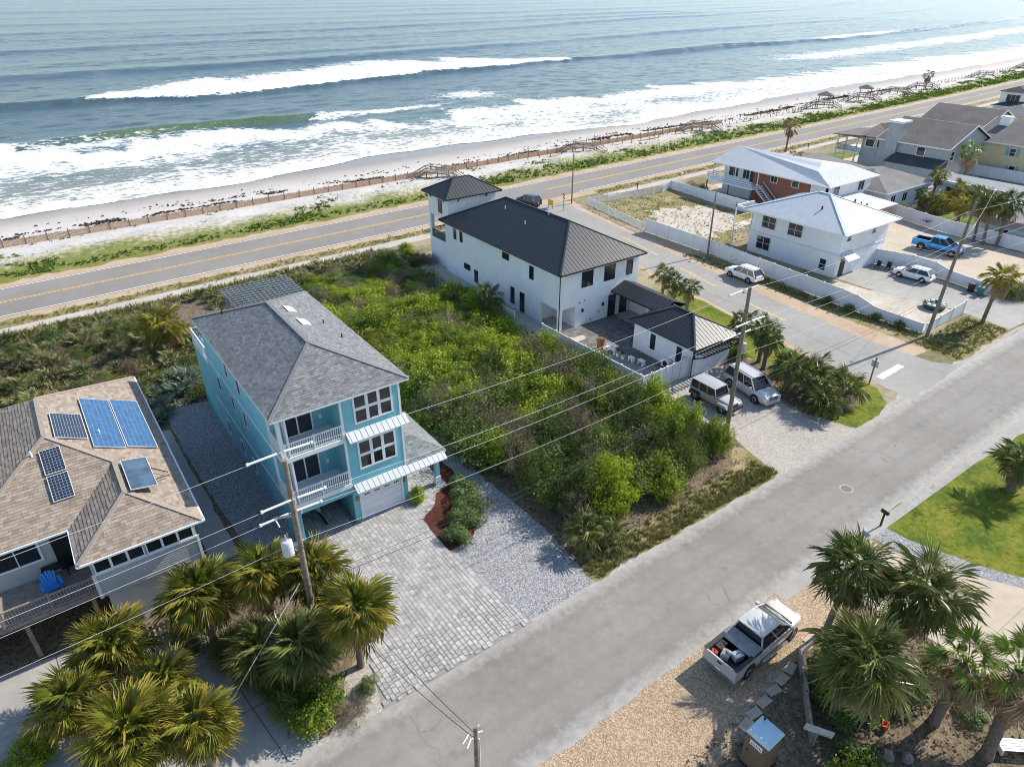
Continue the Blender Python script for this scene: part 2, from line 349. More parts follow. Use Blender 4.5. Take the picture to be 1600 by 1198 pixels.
vo=t.nodes.new('ShaderNodeTexVoronoi'); vo.feature='DISTANCE_TO_EDGE'; vo.inputs['Scale'].default_value=.22
nn=t.nodes.new('ShaderNodeTexNoise'); nn.inputs['Scale'].default_value=.9; nn.inputs['Detail'].default_value=6; t.links.new(co,nn.inputs['Vector'])
vv=t.nodes.new('ShaderNodeVectorMath'); vv.operation='MULTIPLY_ADD'; t.links.new(nn.outputs['Color'],vv.inputs[0]); vv.inputs[1].default_value=(2.6,2.6,0); t.links.new(co,vv.inputs[2]); t.links.new(vv.outputs[0],vo.inputs['Vector'])
cr=ramp(t,vo.outputs['Distance'],[(.0,(1,)*3),(.012,(0,)*3)]); crm=math_(t,'MULTIPLY',cr,ramp(t,n1,[(.52,(0,)*3),(.66,(.55,)*3)]))
c=mixc(t,crm,c,(.09,.088,.083))
sp=t.nodes.new('ShaderNodeSeparateXYZ'); t.links.new(co,sp.inputs[0])
ed=math_(t,'ABSOLUTE',math_(t,'SUBTRACT',sp.outputs['Y'],17.05)); far=math_(t,'LESS_THAN',ed,3.6)
em=math_(t,'MULTIPLY',math_(t,'MULTIPLY',math_(t,'SUBTRACT',math_(t,'ADD',ed,math_(t,'MULTIPLY',math_(t,'SUBTRACT',n2,.5),2.2)),2.35),.75,True),far)
sn=noise(t,.75,2,co); c=mixc(t,ramp(t,sn,[(.62,(0,)*3),(.74,(.4,)*3)]),c,(.13,.124,.114))
tw=math_(t,'MULTIPLY',math_(t,'SUBTRACT',1.,math_(t,'MULTIPLY',math_(t,'ABSOLUTE',math_(t,'SUBTRACT',math_(t,'ABSOLUTE',math_(t,'SUBTRACT',ed,1.55)),.75)),2.6,True)),math_(t,'MULTIPLY',far,.22)); c=mixc(t,tw,c,(.14,.135,.125))
c=mixc(t,math_(t,'MULTIPLY',em,.75),c,(.43,.41,.38)); t.links.new(c,b.inputs['Base Color']); b.inputs['Roughness'].default_value=.9; bump(t,b,n3,.3,.01)
MT['asphalt_old']=m
MT['asphalt']=ground('highway_asphalt',[(.19,.177,.16),(.222,.207,.188),(.255,.238,.217)],.1,1.0,50,.9,.2,dist=.01)
MT['pale_street']=ground('pale_worn_concrete_street',[(.245,.235,.215),(.295,.282,.26),(.335,.32,.295)],.15,1.2,20,.95,.2)
MT['orange']=ground('orange_shell_dirt',[(.34,.245,.155),(.42,.315,.215),(.48,.385,.285)],.3,2,20,.95,.4)
MT['path']=ground('sandy_concrete_path',[(.36,.32,.27),(.43,.39,.34),(.48,.45,.40)],.3,2,18,.95,.2)
MT['verge']=ground('dry_grass_verge',[(.11,.115,.035),(.18,.165,.055),(.26,.21,.10),(.34,.275,.17)],.4,2.5,22,.95,.7,rng=(.41,.18))
MT['lawn']=ground('lawn_turf',[(.05,.095,.006),(.10,.14,.008),(.15,.17,.010),(.21,.19,.03)],.5,3.,45,.95,.6,dist=.03,rng=(.42,.17))
MT['gravel']=ground('grey_gravel',[(.20,.20,.205),(.265,.265,.27),(.32,.32,.32)],.3,3,30,.95,.6,speck=(16,.75,(.10,.10,.105),(.46,.455,.445)),dist=.04)
MT['shell']=ground('pale_shell_gravel',[(.29,.26,.225),(.37,.335,.29),(.44,.405,.36)],.25,2,24,.95,.5,speck=(14,.5,(.20,.18,.155),(.52,.48,.43)),dist=.03)
MT['peb']=ground('tan_pebble_lot',[(.26,.185,.115),(.345,.255,.165),(.43,.335,.235)],.3,2.,20,.95,.6,speck=(15,.55,(.20,.125,.07),(.60,.48,.36)),dist=.04)
MT['litter']=ground('leaf_litter',[(.045,.036,.024),(.095,.075,.048),(.17,.13,.085),(.27,.215,.15)],.4,3,18,.95,.8,speck=(7,.5,(.035,.028,.018),(.25,.195,.13)))
MT['mulch']=ground('red_mulch',[(.045,.014,.010),(.085,.026,.018),(.13,.045,.032)],.6,5,28,.95,.9)
MT['sandlot']=ground('bare_sand_lot',[(.34,.30,.235),(.46,.41,.34),(.56,.52,.46)],.4,2,18,.95,.5)
MT['tanconc']=ground('tan_concrete',[(.40,.335,.25),(.46,.39,.30),(.51,.44,.35)],.2,1.5,20,.9,.15)
MT['lawn2']=ground('roadside_turf',[(.10,.12,.02),(.15,.165,.03),(.22,.20,.06),(.30,.25,.13)],.3,1.5,16,.95,.8)
R0,R1=84.9,94.6
# highway
mb=MB(); strip(mb,lambda x:82.4+ccf(x),lambda x:97.3+ccf(x),.004,-60,900,3,.25); struct('road_shoulder',mb,MT['orange'])
mb=MB(); strip(mb,lambda x:R0+ccf(x),lambda x:R1+ccf(x),.010,-300,1500,5); struct('highway',mb,MT['asphalt'])
mb=MB(); 
for o_ in (-.17,.17): strip(mb,lambda x:89.75+o_-.07+ccf(x),lambda x:89.75+o_+.07+ccf(x),.014,-300,62,5); strip(mb,lambda x:89.75+o_-.07+ccf(x),lambda x:89.75+o_+.07+ccf(x),.014,74,1500,5)
struct('centre_line_marking',mb,MT['yellowpaint'])
mb=MB(); strip(mb,lambda x:R0+.25+ccf(x),lambda x:R0+.40+ccf(x),.014,-300,60,5);strip(mb,lambda x:R0+.25+ccf(x),lambda x:R0+.40+ccf(x),.014,78,1500,5); strip(mb,lambda x:R1-.40+ccf(x),lambda x:R1-.25+ccf(x),.014,-300,1500,5); struct('edge_line_marking',mb,MT['whitepaint'])
mb=MB(); strip(mb,lambda x:79.6+ccf(x),lambda x:81.6+ccf(x),.008,-60,58,3,.08); strip(mb,lambda x:79.6+ccf(x),lambda x:81.4+ccf(x),.008,80,500,3,.05); struct('roadside_path',mb,MT['path'])
mb=MB(); strip(mb,lambda x:96.4+ccf(x),lambda x:98.9+ccf(x),.012,-60,900,1.2,.5,5); struct('grass_verge',mb,MT['lawn2'])
mb=MB(); strip(mb,lambda x:81.8+ccf(x),lambda x:83.6+ccf(x),.007,-60,58,1.5,.45,8); strip(mb,lambda x:81.6+ccf(x),lambda x:83.9+ccf(x),.007,80,300,1.5,.3,9); struct('roadside_grass',mb,MT['verge'])
# cross street with sandy shoulder, foreground street
sheet('cross_street_shoulder',[(60.5,24),(69.2,24),(69.4,35),(70.9,53),(71.2,70),(73.2,84.5),(63.5,84.5),(60,58),(57,40),(55.5,30)],.005,MT['orange'],.25,4,1.5)
sheet('cross_street',[(56.0,19.8),(61,19.8),(66.5,19.9),(64.3,22.5),(63.8,28),(64.6,38),(66.6,52),(68.6,66),(71.5,85.3),(66.0,85.3),(62.6,64),(60.0,53),(58.4,42),(57.2,34),(55.9,28.5),(56.6,24)],.009,MT['pale_street'],.07,5,1.2)
sheet('street_shoulder',[(-60,13.1),(34,13.1),(50,12.6),(140,12.6),(140,21.4),(52,21.1),(-60,21.1)],.004,MT['shell'],.15,6,1.0)
sheet('street',[(-60,13.75),(40,13.75),(140,13.3),(140,20.7),(82,20.8),(67,20.6),(60,20.2),(52,20.35),(-60,20.4)],.013,MT['asphalt_old'],.06,7,1.0)
sheet('concrete_street_gutter',[(28.5,13.05),(60,12.75),(60,13.42),(28.5,13.85)],.017,MT['concrete'])
sheet('stop_line_marking',[(57.4,23.4),(61.3,23.5),(61.3,24.15),(57.4,24.05)],.017,MT['whitepaint'],.02,3,.4)
mb=MB(); strip(mb,lambda y:0,lambda y:0,0,0,1)
mb=MB()
for (xa,ya),(xb,yb) in [((62.6,46.5),(63.8,53)),((60.9,36),(61.6,41)),((65.0,58),(66.6,66))]:
    mb.poly([(xa,ya,.0135),(xa+.35,ya,.0135),(xb+.35,yb,.0135),(xb,yb,.0135)])
struct('faded_centre_marking',mb,mat('faded_yellow_paint',(.48,.36,.17),.9,.35,3))
# lots
sheet('vacant_lot_litter',[(20.9,21.2),(38.4,21.2),(39.6,26),(39.0,33.8),(36.5,40),(36.5,60),(36,78.8),(-40,78.6),(-40,56),(7,56),(17.6,55),(20.5,46)],.006,MT['litter'],.2,8)
sheet('vacant_lot_grass',[(20.7,20.45),(38.0,20.45),(39.1,23.6),(38.3,24.6),(36.5,22.9),(30,22.6),(24,22.4),(21.3,22.6)],.0102,MT['verge'],.15,9)
sheet('teal_house_gravel',[(16.0,20.45),(20.7,20.45),(21.2,26),(20.9,33),(20.6,44),(19.5,56.5),(4.4,56.5),(4.6,44),(5.3,33.0),(7.2,31.0),(9,33.6),(15,33.5),(15.2,28)],.009,MT['gravel'],.04,10)
sheet('gravel_strip_by_drive',[(5.6,20.5),(7.2,20.45),(7.8,23.6),(6.6,23.4),(5.8,22.2)],.0095,MT['shell'],.06,11)
sheet('neighbour_yard',[(-40,20.6),(4.4,20.6),(6.2,22.5),(7.6,24.5),(8.0,31.6),(5.4,33.2),(4.4,56),(-40,56)],.0055,MT['litter'],.1,12)
sheet('side_path_slab',[(3.0,35),(4.6,35),(4.3,52),(3.2,52)],.010,MT['concrete'],.05,12)
sheet('neighbour_driveway',[(-9,19.8),(3.6,20.1),(4.1,21.0),(3.0,25.3),(2.0,28.8),(.8,30.4),(-1.4,32.5),(-9,33.5)],.011,MT['concrete'],.02,13,1.5)
mb=MB()
for (xa,ya,xb,yb) in ((-1.0,20.4,-1.6,32.0),(2.4,20.6,1.2,29.6),(-9,24.2,3.3,24.0),(-9,28.0,2.2,27.9),(-5.0,20.4,-5.4,33.0)): mb.bar((xa,ya,.012),(xb,yb,.012),.045,.003)
struct('driveway_joint',mb,mat('joint_dark',(.10,.095,.085),.95))
mb=MB()
for (xa,ya,xb,yb) in ((32.0,9.6,38.4,9.2),(32.8,5.2,41,4.9),(31.6,1.2,42,.8),(34.8,13.4,35.6,-4)): mb.bar((xa,ya,.0115),(xb,yb,.0115),.03,.003)
struct('tan_driveway_joint',mb,mat('tan_joint',(.26,.21,.155),.95))
sheet('white_house_lot',[(38.2,20.45),(48.0,20.45),(47.4,22.8),(46.6,25.5),(50.4,33),(43,34.4),(38.2,34.2),(39.6,26),(38.9,23.8)],.011,MT['shell'],.08,14)
sheet('white_house_ground',[(37.3,34),(50.5,34),(52.5,46),(53,76.5),(37,76.5)],.007,MT['path'],.05,15)
sheet('corner_lawn',[(48.2,20.5),(51.5,20.45),(53.8,21.1),(55.5,22.8),(56.0,25.5),(55.4,29),(57,37),(58.2,44.6),(57.8,48),(53.4,48),(52.0,40),(51.2,32),(48,28),(47.3,23.6)],.012,MT['lawn'],.04,16)
sheet('corner_planting_bed',[(46.8,24.2),(49.3,22.2),(52.4,22.6),(53.6,24.6),(52.2,28.5),(50.9,33.4),(49.8,33.2),(48,28.5)],.016,MT['litter'],.12,17)
sheet('parking_pull_off',[(12,14.0),(31.0,13.7),(31.4,11.4),(28.2,10.6),(25.8,10.4),(20.6,9.9),(18.4,9.0),(8,8.6),(4,13.9)],.0095,MT['peb'],.12,18)
sheet('palm_yard',[(18.2,9.0),(20.8,9.7),(25.4,10.3),(28.4,10.4),(31.6,11.0),(33,6.6),(33,-8),(12,-8),(14,8.6)],.0065,MT['litter'],.15,19)
sheet('tan_driveway',[(30.8,13.5),(37.0,13.55),(37.5,10.8),(39.6,7.0),(41,5),(44,-6),(31,-6),(32.8,5),(32.2,9.2),(31.4,11.6)],.0105,MT['tanconc'],.02,20)
sheet('gravel_band',[(37.3,13.5),(38.9,13.6),(39.1,11.6),(40.2,8.2),(42.2,4.5),(41.2,4.3),(39.4,7.4),(37.7,10.8)],.0125,MT['gravel'],.03,21)
sheet('front_lawn',[(38.9,13.4),(40.3,13.75),(47.5,13.35),(54,12.6),(75,12.2),(75,-8),(44,-8),(42.2,4.4),(40.2,8.2),(39.1,11.6)],.012,MT['lawn'],.05,22)
sheet('fenced_yard_grass',[(71.3,66),(73.8,81),(89.5,79.6),(90.0,63),(76,55.2),(71.2,55)],.007,MT['verge'],.15,23)
sheet('fenced_yard_sand',[(76,59),(84,58.5),(88.5,63),(89,70),(80,73),(75,68)],.010,MT['sandlot'],.6,24)
sheet('white_neighbour_slab',[(76.5,52),(87,52),(87,39),(85.2,26.8),(86,23.0),(84.5,21.0),(77.8,21.4),(78.4,27),(76.5,34)],.0085,MT['concrete'],.03,25)
sheet('white_neighbour_sand',[(70,39.4),(75.8,39.4),(76.6,34),(78,28.4),(77.6,26.4),(70.2,26.4)],.0075,MT['sandlot'],.15,26)
sheet('corner_verge',[(66.8,21.2),(69.3,21.0),(78,21.2),(77.9,25.4),(69.6,25.4),(69.0,36),(70.6,52),(70,56),(67.6,45),(66.6,34),(66.4,26)],.0075,MT['verge'],.15,27)
sheet('blue_truck_lot',[(86.6,24),(104.5,24),(104.6,38),(107,50),(97,53),(87.2,50)],.0065,MT['tanconc'],.05,28)
sheet('far_lots',[(104.8,22),(150,22),(150,78),(96,78),(95.5,54),(107.2,50)],.005,MT['sandlot'],.1,29)
sheet('brick_house_sand',[(91,66),(97,64),(100,79),(91.5,80)],.0075,MT['orange'],.2,30)
sheet('grey_parking_area',[(129.5,38),(146,38),(146,53.5),(129.5,53.5)],.008,MT['asphalt'],.05,33)
sheet('yard_grass',[(112,40),(121,40),(121,50),(110.5,50)],.009,MT['lawn'],.1,31)
sheet('far_verge',[(126,76),(150,77),(150,81),(112,82)],.009,MT['lawn'],.2,32)
# ---------------- building kit ----------------
def clip_poly(P,x0,y0,x1,y1):
    def cl(P,ins,inter):
        out=[]
        for i in range(len(P)):
            a=P[i-1];b=P[i]
            if ins(b):
                if not ins(a): out.append(inter(a,b))
                out.append(b)
            elif ins(a): out.append(inter(a,b))
        return out
    def lx(v): return lambda a,b:(v,a[1]+(b[1]-a[1])*(v-a[0])/(b[0]-a[0]))
    def ly(v): return lambda a,b:(a[0]+(b[0]-a[0])*(v-a[1])/(b[1]-a[1]),v)
    for ins,it in ((lambda p:p[0]>=x0,lx(x0)),(lambda p:p[0]<=x1,lx(x1)),(lambda p:p[1]>=y0,ly(y0)),(lambda p:p[1]<=y1,ly(y1))):
        P=cl(P,ins,it)
        if len(P)<3: return []
    return P
def face_basis(pts):
    pts=[Vector(p) for p in pts]; n=Vector((0,0,0))
    for i in range(len(pts)): n+=pts[i-1].cross(pts[i])
    n.normalize()
    if n.z<0: n=-n
    u=Vector((0,0,1)).cross(n); u=u.normalized() if u.length>1e-4 else Vector((1,0,0)); v=n.cross(u)
    o=pts[0]; uv=[((p-o).dot(u),(p-o).dot(v)) for p in pts]
    return o,u,v,n,uv
def shingle(mb,pts,rs,course=.2,tab=.32,t=.018,nm=4):
    o,u,v,n,uv=face_basis(pts)
    ar=sum(uv[i-1][0]*uv[i][1]-uv[i][0]*uv[i-1][1] for i in range(len(uv)))
    if ar<0: uv=uv[::-1]
    y=min(p[1] for p in uv); y1=max(p[1] for p in uv); x0=min(p[0] for p in uv); x1=max(p[0] for p in uv); row=0
    while y<y1:
        x=x0-rs.uniform(0,tab)
        while x<x1:
            w=tab*rs.uniform(.75,1.25); P=clip_poly(uv,x,y,x+w,y+course)
            if len(P)>=3:
                tt=t*rs.uniform(.6,1.2); mi=rs.choices(range(nm),[2,4,4,2][:nm])[0]
                top=[o+u*p[0]+v*p[1]+n*(.004+tt*(1-(p[1]-y)/course*.8)) for p in P]; mb.poly(top,mi)
                lo=[p for p in P if abs(p[1]-y)<1e-6]
                if len(lo)==2:
                    a,b=sorted(lo); A=o+u*a[0]+v*a[1];B=o+u*b[0]+v*b[1]; mb.poly([A,B,B+n*(.004+tt),A+n*(.004+tt)],mi)
            x+=w
        y+=course; row+=1
def hip_faces(x0,x1,y0,y1,z,rise,inset=None):
    """four faces of a hip roof; ridge runs along the longer side"""
    if (y1-y0)>=(x1-x0):
        i=inset if inset is not None else (x1-x0)/2; xm=(x0+x1)/2; a=(xm,y0+i,z+rise); b=(xm,y1-i,z+rise)
        F={'-x':[(x0,y1,z),(x0,y0,z),a,b],'+x':[(x1,y0,z),(x1,y1,z),b,a],'-y':[(x0,y0,z),(x1,y0,z),a],'+y':[(x1,y1,z),(x0,y1,z),b]}
    else:
        i=inset if inset is not None else (y1-y0)/2; ym=(y0+y1)/2; a=(x0+i,ym,z+rise); b=(x1-i,ym,z+rise)
        F={'-y':[(x0,y0,z),(x1,y0,z),b,a],'+y':[(x1,y1,z),(x0,y1,z),a,b],'-x':[(x0,y1,z),(x0,y0,z),a],'+x':[(x1,y0,z),(x1,y1,z),b]}
    return F,a,b
def roof_solid(parent,faces,rect,z,m,trim,name='roof',th=.16):
    mb=MB()
    for f in faces: mb.poly(f)
    r=mb.build(name,m,parent)
    x0,x1,y0,y1=rect; mb=MB(); e=.004
    mb.box(x0,y0,z-th,x1,y1,z-e); mb.build('fascia',trim,r); return r
def cap(parent,segs,m,w=.24,name='ridge_cap',h=.05):
    for a,b in segs:
        mb=MB(); a=Vector(a)+Vector((0,0,.02));b=Vector(b)+Vector((0,0,.02)); mb.bar(a,b,w,h); mb.build(name,m,parent)
_seam={}
def seams(roof,pts,m,step=.45,h=.045,w=.035):
    if m.name not in _seam:
        mb=MB(); mb.box(-.5,-.5,0,.5,.5,1); _seam[m.name]=mb.mesh('seam',m)
    o,u,v,n,uv=face_basis(pts); off=world_off(roof)
    x0=min(p[0] for p in uv);x1=max(p[0] for p in uv); x=x0+step*.5
    while x<x1:
        ys=[]
        for i in range(len(uv)):
            a=uv[i-1];b=uv[i]
            if (a[0]-x)*(b[0]-x)<0: ys.append(a[1]+(b[1]-a[1])*(x-a[0])/(b[0]-a[0]))
        if len(ys)>=2 and max(ys)-min(ys)>.2:
            ya,yb=min(ys)+.02,max(ys)-.03; L=yb-ya; p=o+u*x+v*ya+n*.002
            ob=link('seam',_seam[m.name],roof)
            Mx=Matrix.Identity(4)
            for i in range(3): Mx[i][0]=u[i]*w; Mx[i][1]=n[i]*h; Mx[i][2]=v[i]*L; Mx[i][3]=(p-off)[i]
            ob.matrix_local=Mx
        x+=step
def plane(n,at):
    """maps (a,z,d) on a wall plane to world: a along the wall, d outward"""
    if n=='-y': return lambda a,z,d:(a,at-d,z)
    if n=='+y': return lambda a,z,d:(a,at+d,z)
    if n=='-x': return lambda a,z,d:(at-d,a,z)
    return lambda a,z,d:(at+d,a,z)
def pbox(mb,P,a0,z0,a1,z1,d0,d1,mi=0):
    c=[P(a0,z0,d0),P(a1,z0,d0),P(a1,z1,d0),P(a0,z1,d0),P(a0,z0,d1),P(a1,z0,d1),P(a1,z1,d1),P(a0,z1,d1)]
    x=[p[0] for p in c];y=[p[1] for p in c];z=[p[2] for p in c]
    mb.box(min(x),min(y),min(z),max(x),max(y),max(z),mi)
def window(parent,n,at,a0,z0,a1,z1,nx=1,nz=1,fr=.09,trim='trim',d=.06,name='window',pane='glass',sill=True,mw=.05):
    P=plane(n,at); mb=MB(); T=MT[trim] if isinstance(trim,str) else trim
    pbox(mb,P,a0-fr,z0-fr,a0,z1+fr,-.02,d);pbox(mb,P,a1,z0-fr,a1+fr,z1+fr,-.02,d);pbox(mb,P,a0,z1,a1,z1+fr,-.02,d-.002);pbox(mb,P,a0,z0-fr,a1,z0,-.02,d-.002)
    w=mb.build(name,T,parent)
    mb=MB(); pbox(mb,P,a0,z0,a1,z1,-.02,.032); mb.build('pane',MT[pane] if isinstance(pane,str) else pane,w)
    for i in range(1,nx):
        mb=MB(); a=a0+(a1-a0)*i/nx; pbox(mb,P,a-mw/2,z0,a+mw/2,z1,.0,d-.012); mb.build('mullion',T,w)
    for i in range(1,nz):
        mb=MB(); z=z0+(z1-z0)*i/nz; pbox(mb,P,a0,z-mw/2,a1,z+mw/2,.0,d-.016); mb.build('glazing_bar',T,w)
    return w
def railing(parent,p,q,z,h=1.,m=None,step=.13,post=True,name='railing'):
    m=m or MT['trim']; p=Vector((*p,z));q=Vector((*q,z)); d=q-p; L=d.length; U=Vector((0,0,1))
    mb=MB(); mb.bar(p+U*(h-.04),q+U*(h-.04),.09,.08); mb.bar(p+U*.1,q+U*.1,.06,.07)
    r=mb.build(name,m,parent); k=max(1,int(L/step))
    mb=MB(); mb.box(-.02,-.02,0,.02,.02,h-.2); me=mb.mesh('baluster',m)
    off=world_off(r)
    for i in range(1,k):
        b=link('baluster',me,r); b.location=p+d*(i/k)+U*.12-off
    if post:
        mb=MB(); mb.box(-.055,-.055,0,.055,.055,h+.06); me=mb.mesh('post',m)
        for i in range(int(max(1,round(L/1.9)))+1):
            b=link('post',me,r); b.location=p+d*(i/max(1,round(L/1.9)))-off
    return r
def lap(mb,n,at,a0,z0,a1,z1,st=.17,t=.022,holes=()):
    """overlapping siding boards on a wall"""
    P=plane(n,at); z=z0
    while z<z1-.02:
        zt=min(z+st,z1); seg=[(a0,a1)]
        for h in holes:
            if z<h[3] and zt>h[1]:
                ns=[]
                for s,e in seg:
                    if h[0]>s: ns.append((s,min(e,h[0])))
                    if h[2]<e: ns.append((max(s,h[2]),e))
                seg=[q for q in ns if q[1]-q[0]>.02]
        for s,e in seg:
            A,B,C,D=P(s,z,t),P(e,z,t),P(e,zt,.003),P(s,zt,.003); mb.poly([A,B,C,D]); mb.poly([P(s,z,0),P(e,z,0),B,A])
        z=zt
# ---------------- teal house ----------------
rs=random.Random(11)
th=thing('teal_house','three-storey teal house with grey shingle hip roof, white balconies and open carport','house',(11.7,41.5,0))
mb=MB()
mb.box(11.65,33.4,0,15.5,49.6,9.35)
mb.box(7.9,35.4,2.85,11.65,49.6,9.35)
mb.box(7.9,40.2,0,11.65,49.6,2.85)
mb.box(7.9,35.8,0,8.15,40.2,2.85)
mb.box(7.9,49.6,0,15.5,54.4,5.85)
mb.box(7.9,33.4,0,8.3,35.8,2.35); mb.box(7.9,33.4,2.35,11.65,33.7,2.86); mb.box(7.9,33.7,2.35,8.15,35.8,2.85)
mb.box(8.16,37.2,0,8.5,37.6,2.2)
mb.build('wall',MT['teal'],th)
mb=MB()
win3=(12.45,7.3,14.95,9.3); win2=(12.4,3.95,14.9,6.05)
lap(mb,'-y',33.398,11.66,2.9,15.49,9.25,.17,.024,[win3,win2]); lap(mb,'-y',33.398,11.66,2.2,15.49,2.9)
lap(mb,'-x',7.898,35.45,3.0,49.5,9.2,.17,.02); 
o=mb.build('siding',MT['teal'],th); o['kind']='stuff'
for z in (2.95,6.35):
    mb=MB(); mb.box(7.82,33.32,z-.06,11.64,35.395,z+.24); mb.build('balcony_floor',MT['trim'],th)
    railing(th,(8.12,33.42),(11.58,33.42),z+.24,.95)
    railing(th,(7.93,33.5),(7.93,35.3),z+.24,.95,post=False)
    w=window(th,'-y',35.4,8.75,z+.3,10.45,z+2.55,2,1,.1,name='sliding_door',mw=.09)
    P=plane('-y',35.4); mb=MB()
    for k in range(12): pbox(mb,P,8.8+k*.137,z+1.4,8.86+k*.137,z+2.5,.013,.02)
    mb.build('blind',mat('vertical_blind',(.16,.16,.165),.6),w)
    mb=MB(); pbox(mb,P,10.95,z+.9,11.12,z+1.2,0,.06); mb.build('wall_box',MT['trim'],th)
for bb in ((11.58,33.36,2.9,11.72,33.46,9.3),(15.40,33.36,2.2,15.54,33.50,9.3),(7.84,33.35,2.4,8.06,33.57,9.3),(8.28,33.35,2.4,8.40,33.47,9.3),(7.85,35.3,2.9,7.97,35.46,9.3)): mb=MB(); mb.box(*bb); mb.build('corner_trim',MT['trim'],th)
for z in (2.85,6.15):
    mb=MB(); mb.box(7.86,35.5,z,7.899,49.58,z+.2); mb.build('band_board',MT['trim'],th)
for (a0,z0,a1,z1) in (win3,win2): window(th,'-y',33.4,a0+.08,z0+.1,a1-.08,z1-.12,3,2,.12,mw=.2,d=.07)
for y,z in ((43.75,7.4),(41.05,7.35),(47.2,4.7),(43.8,4.75),(41.15,4.8),(47.4,.9),(44,.95),(41.4,.85)): window(th,'-x',7.9,y-.32,z-.1,y+.32,z+1.0,1,1,.07,name='window')
# garage door
P=plane('-y',33.4); mb=MB(); pbox(mb,P,12.05,0,12.2,2.35,-.02,.07);pbox(mb,P,15.0,0,15.15,2.35,-.02,.07);pbox(mb,P,12.2,2.2,15.0,2.35,-.02,.068); g=mb.build('garage_door',MT['trim'],th)
for k in range(4):
    mb=MB(); pbox(mb,P,12.2,.02+k*.545,15.0,.545+k*.545,-.02,.015+.002*(k%2)); mb.build('door_panel',MT['trim'],g)
for k in range(4):
    for j in range(3):
        mb=MB(); pbox(mb,P,12.42+k*.7+j*.13,1.86,12.52+k*.7+j*.13,1.98,.01,.022); mb.build('pane',MT['glass'],g)
for x in (11.9,15.25):
    mb=MB(); pbox(mb,P,x-.07,1.7,x+.07,2.0,0,.12); mb.build('wall_lantern',mat('brass_lantern',(.25,.19,.08),.5),th)
# white metal awnings
def awning(x0,x1,zt,zb,dep,parent):
    mb=MB(); y0=33.4
    mb.hexa([(x0,y0-dep,zb-.06),(x1,y0-dep,zb-.06),(x1,y0-.01,zt-.06),(x0,y0-.01,zt-.06),(x0,y0-dep,zb),(x1,y0-dep,zb),(x1,y0-.01,zt),(x0,y0-.01,zt)])
    a=mb.build('awning',MT['wmetal'],parent); n=int((x1-x0)/.36)
    seams(a,[(x0,y0-dep,zb),(x1,y0-dep,zb),(x1,y0-.01,zt),(x0,y0-.01,zt)],MT['wire'],.36,.04,.03)
awning(11.75,15.75,6.9,6.5,.62,th)
awning(11.8,18.3,3.0,2.65,.6,th)
# porch on the right with shingle roof and column
mb=MB(); mb.box(15.5,33.4,2.5,18.2,38.6,2.9); mb.build('porch_beam',MT['teal'],th)
pf=[[(15.5,33.3,4.4),(15.5,33.3,4.4),(18.5,33.3,2.95)]]
A=(15.5,36.6,4.6)
faces=[[(15.52,33.3,2.95),(18.5,33.3,2.95),A],[(18.5,33.3,2.95),(18.5,39.2,2.95),(15.52,39.2,4.5),A]]
pr_=roof_solid(th,faces,(15.52,18.5,33.3,39.2),2.95,MT['grey_tabs'][1],MT['trim'],'porch_roof',.14)
mb=MB()
for f in faces: shingle(mb,f,rs)
o=mb.build('shingles',MT['grey_tabs'],pr_); o['kind']='stuff'
for y in (33.75,38.3):
    mb=MB(); mb.box(17.72,y-.2,0,18.12,y+.2,.75,1); mb.box(17.77,y-.15,.75,18.07,y+.15,2.5); mb.build('porch_column',[MT['teal'],MT['trim']],th)
# main roof
F,a,b=hip_faces(7.5,16.1,33.1,49.9,9.45,1.8,4.6)
rf=roof_solid(th,list(F.values()),(7.5,16.1,33.1,49.9),9.45,MT['grey_tabs'][1],MT['trim'])
mb=MB()
for f in F.values(): shingle(mb,f,rs,.17,.3,.02)
o=mb.build('shingles',MT['grey_tabs'],rf); o['kind']='stuff'
cap(rf,[(a,b)]+[(c,a) for c in ((7.5,33.1,9.45),(16.1,33.1,9.45))]+[(c,b) for c in ((7.5,49.9,9.45),(16.1,49.9,9.45))],MT['grey_tabs'][2])
for (x,y) in ((12.95,44.2),(12.95,41.6)):
    z=11.25-(x-11.8)*1.8/4.3; mb=MB(); s=1.8/4.3; mb.hexa([(x-.3,y-.55,z+.3*s-.02),(x+.3,y-.55,z-.3*s-.02),(x+.3,y+.55,z-.3*s-.02),(x-.3,y+.55,z+.3*s-.02),(x-.3,y-.55,z+.3*s+.1),(x+.3,y-.55,z-.3*s+.1),(x+.3,y+.55,z-.3*s+.1),(x-.3,y+.55,z+.3*s+.1)]); mb.build('skylight',MT['white'],rf)
for (x,y) in ((14.4,42),(14.6,39.4),(9.2,47.6)):
    z=11.25-abs(x-11.8)*1.8/4.3; mb=MB(); mb.tube((x,y,z-.05),(x,y,z+.3),.05,.05,8); mb.build('vent_pipe',MT['black'],rf)
# rear roof terrace and pergola
railing(th,(7.95,50.0),(7.95,54.3),5.85,1.0); railing(th,(7.95,54.35),(15.45,54.35),5.85,1.0)
mb=MB(); mb.box(7.88,49.9,5.55,7.9,54.42,5.86); mb.build('band_board',MT['trim'],th)
pg=mb=MB()
for x in (11.2,16.1):
    for y in (51.3,55.1): mb.box(x-.08,y-.08,0 if y>54.5 or x>15.6 else 5.86,x+.08,y+.08,8.8)
pgo=mb.build('pergola',mat('grey_pergola_paint',(.18,.205,.225),.6),th)
gm=pgo.data.materials[0]
for k in range(15):
    mb=MB(); x=11.0+k*5.3/14; mb.box(x-.04,50.9,8.88,x+.04,55.4,9.02); mb.build('rafter',gm,pgo)
for k in range(10):
    mb=MB(); y=51.0+k*4.3/9; mb.box(10.9,y-.035,9.024,16.4,y+.035,9.10); mb.build('slat',gm,pgo)
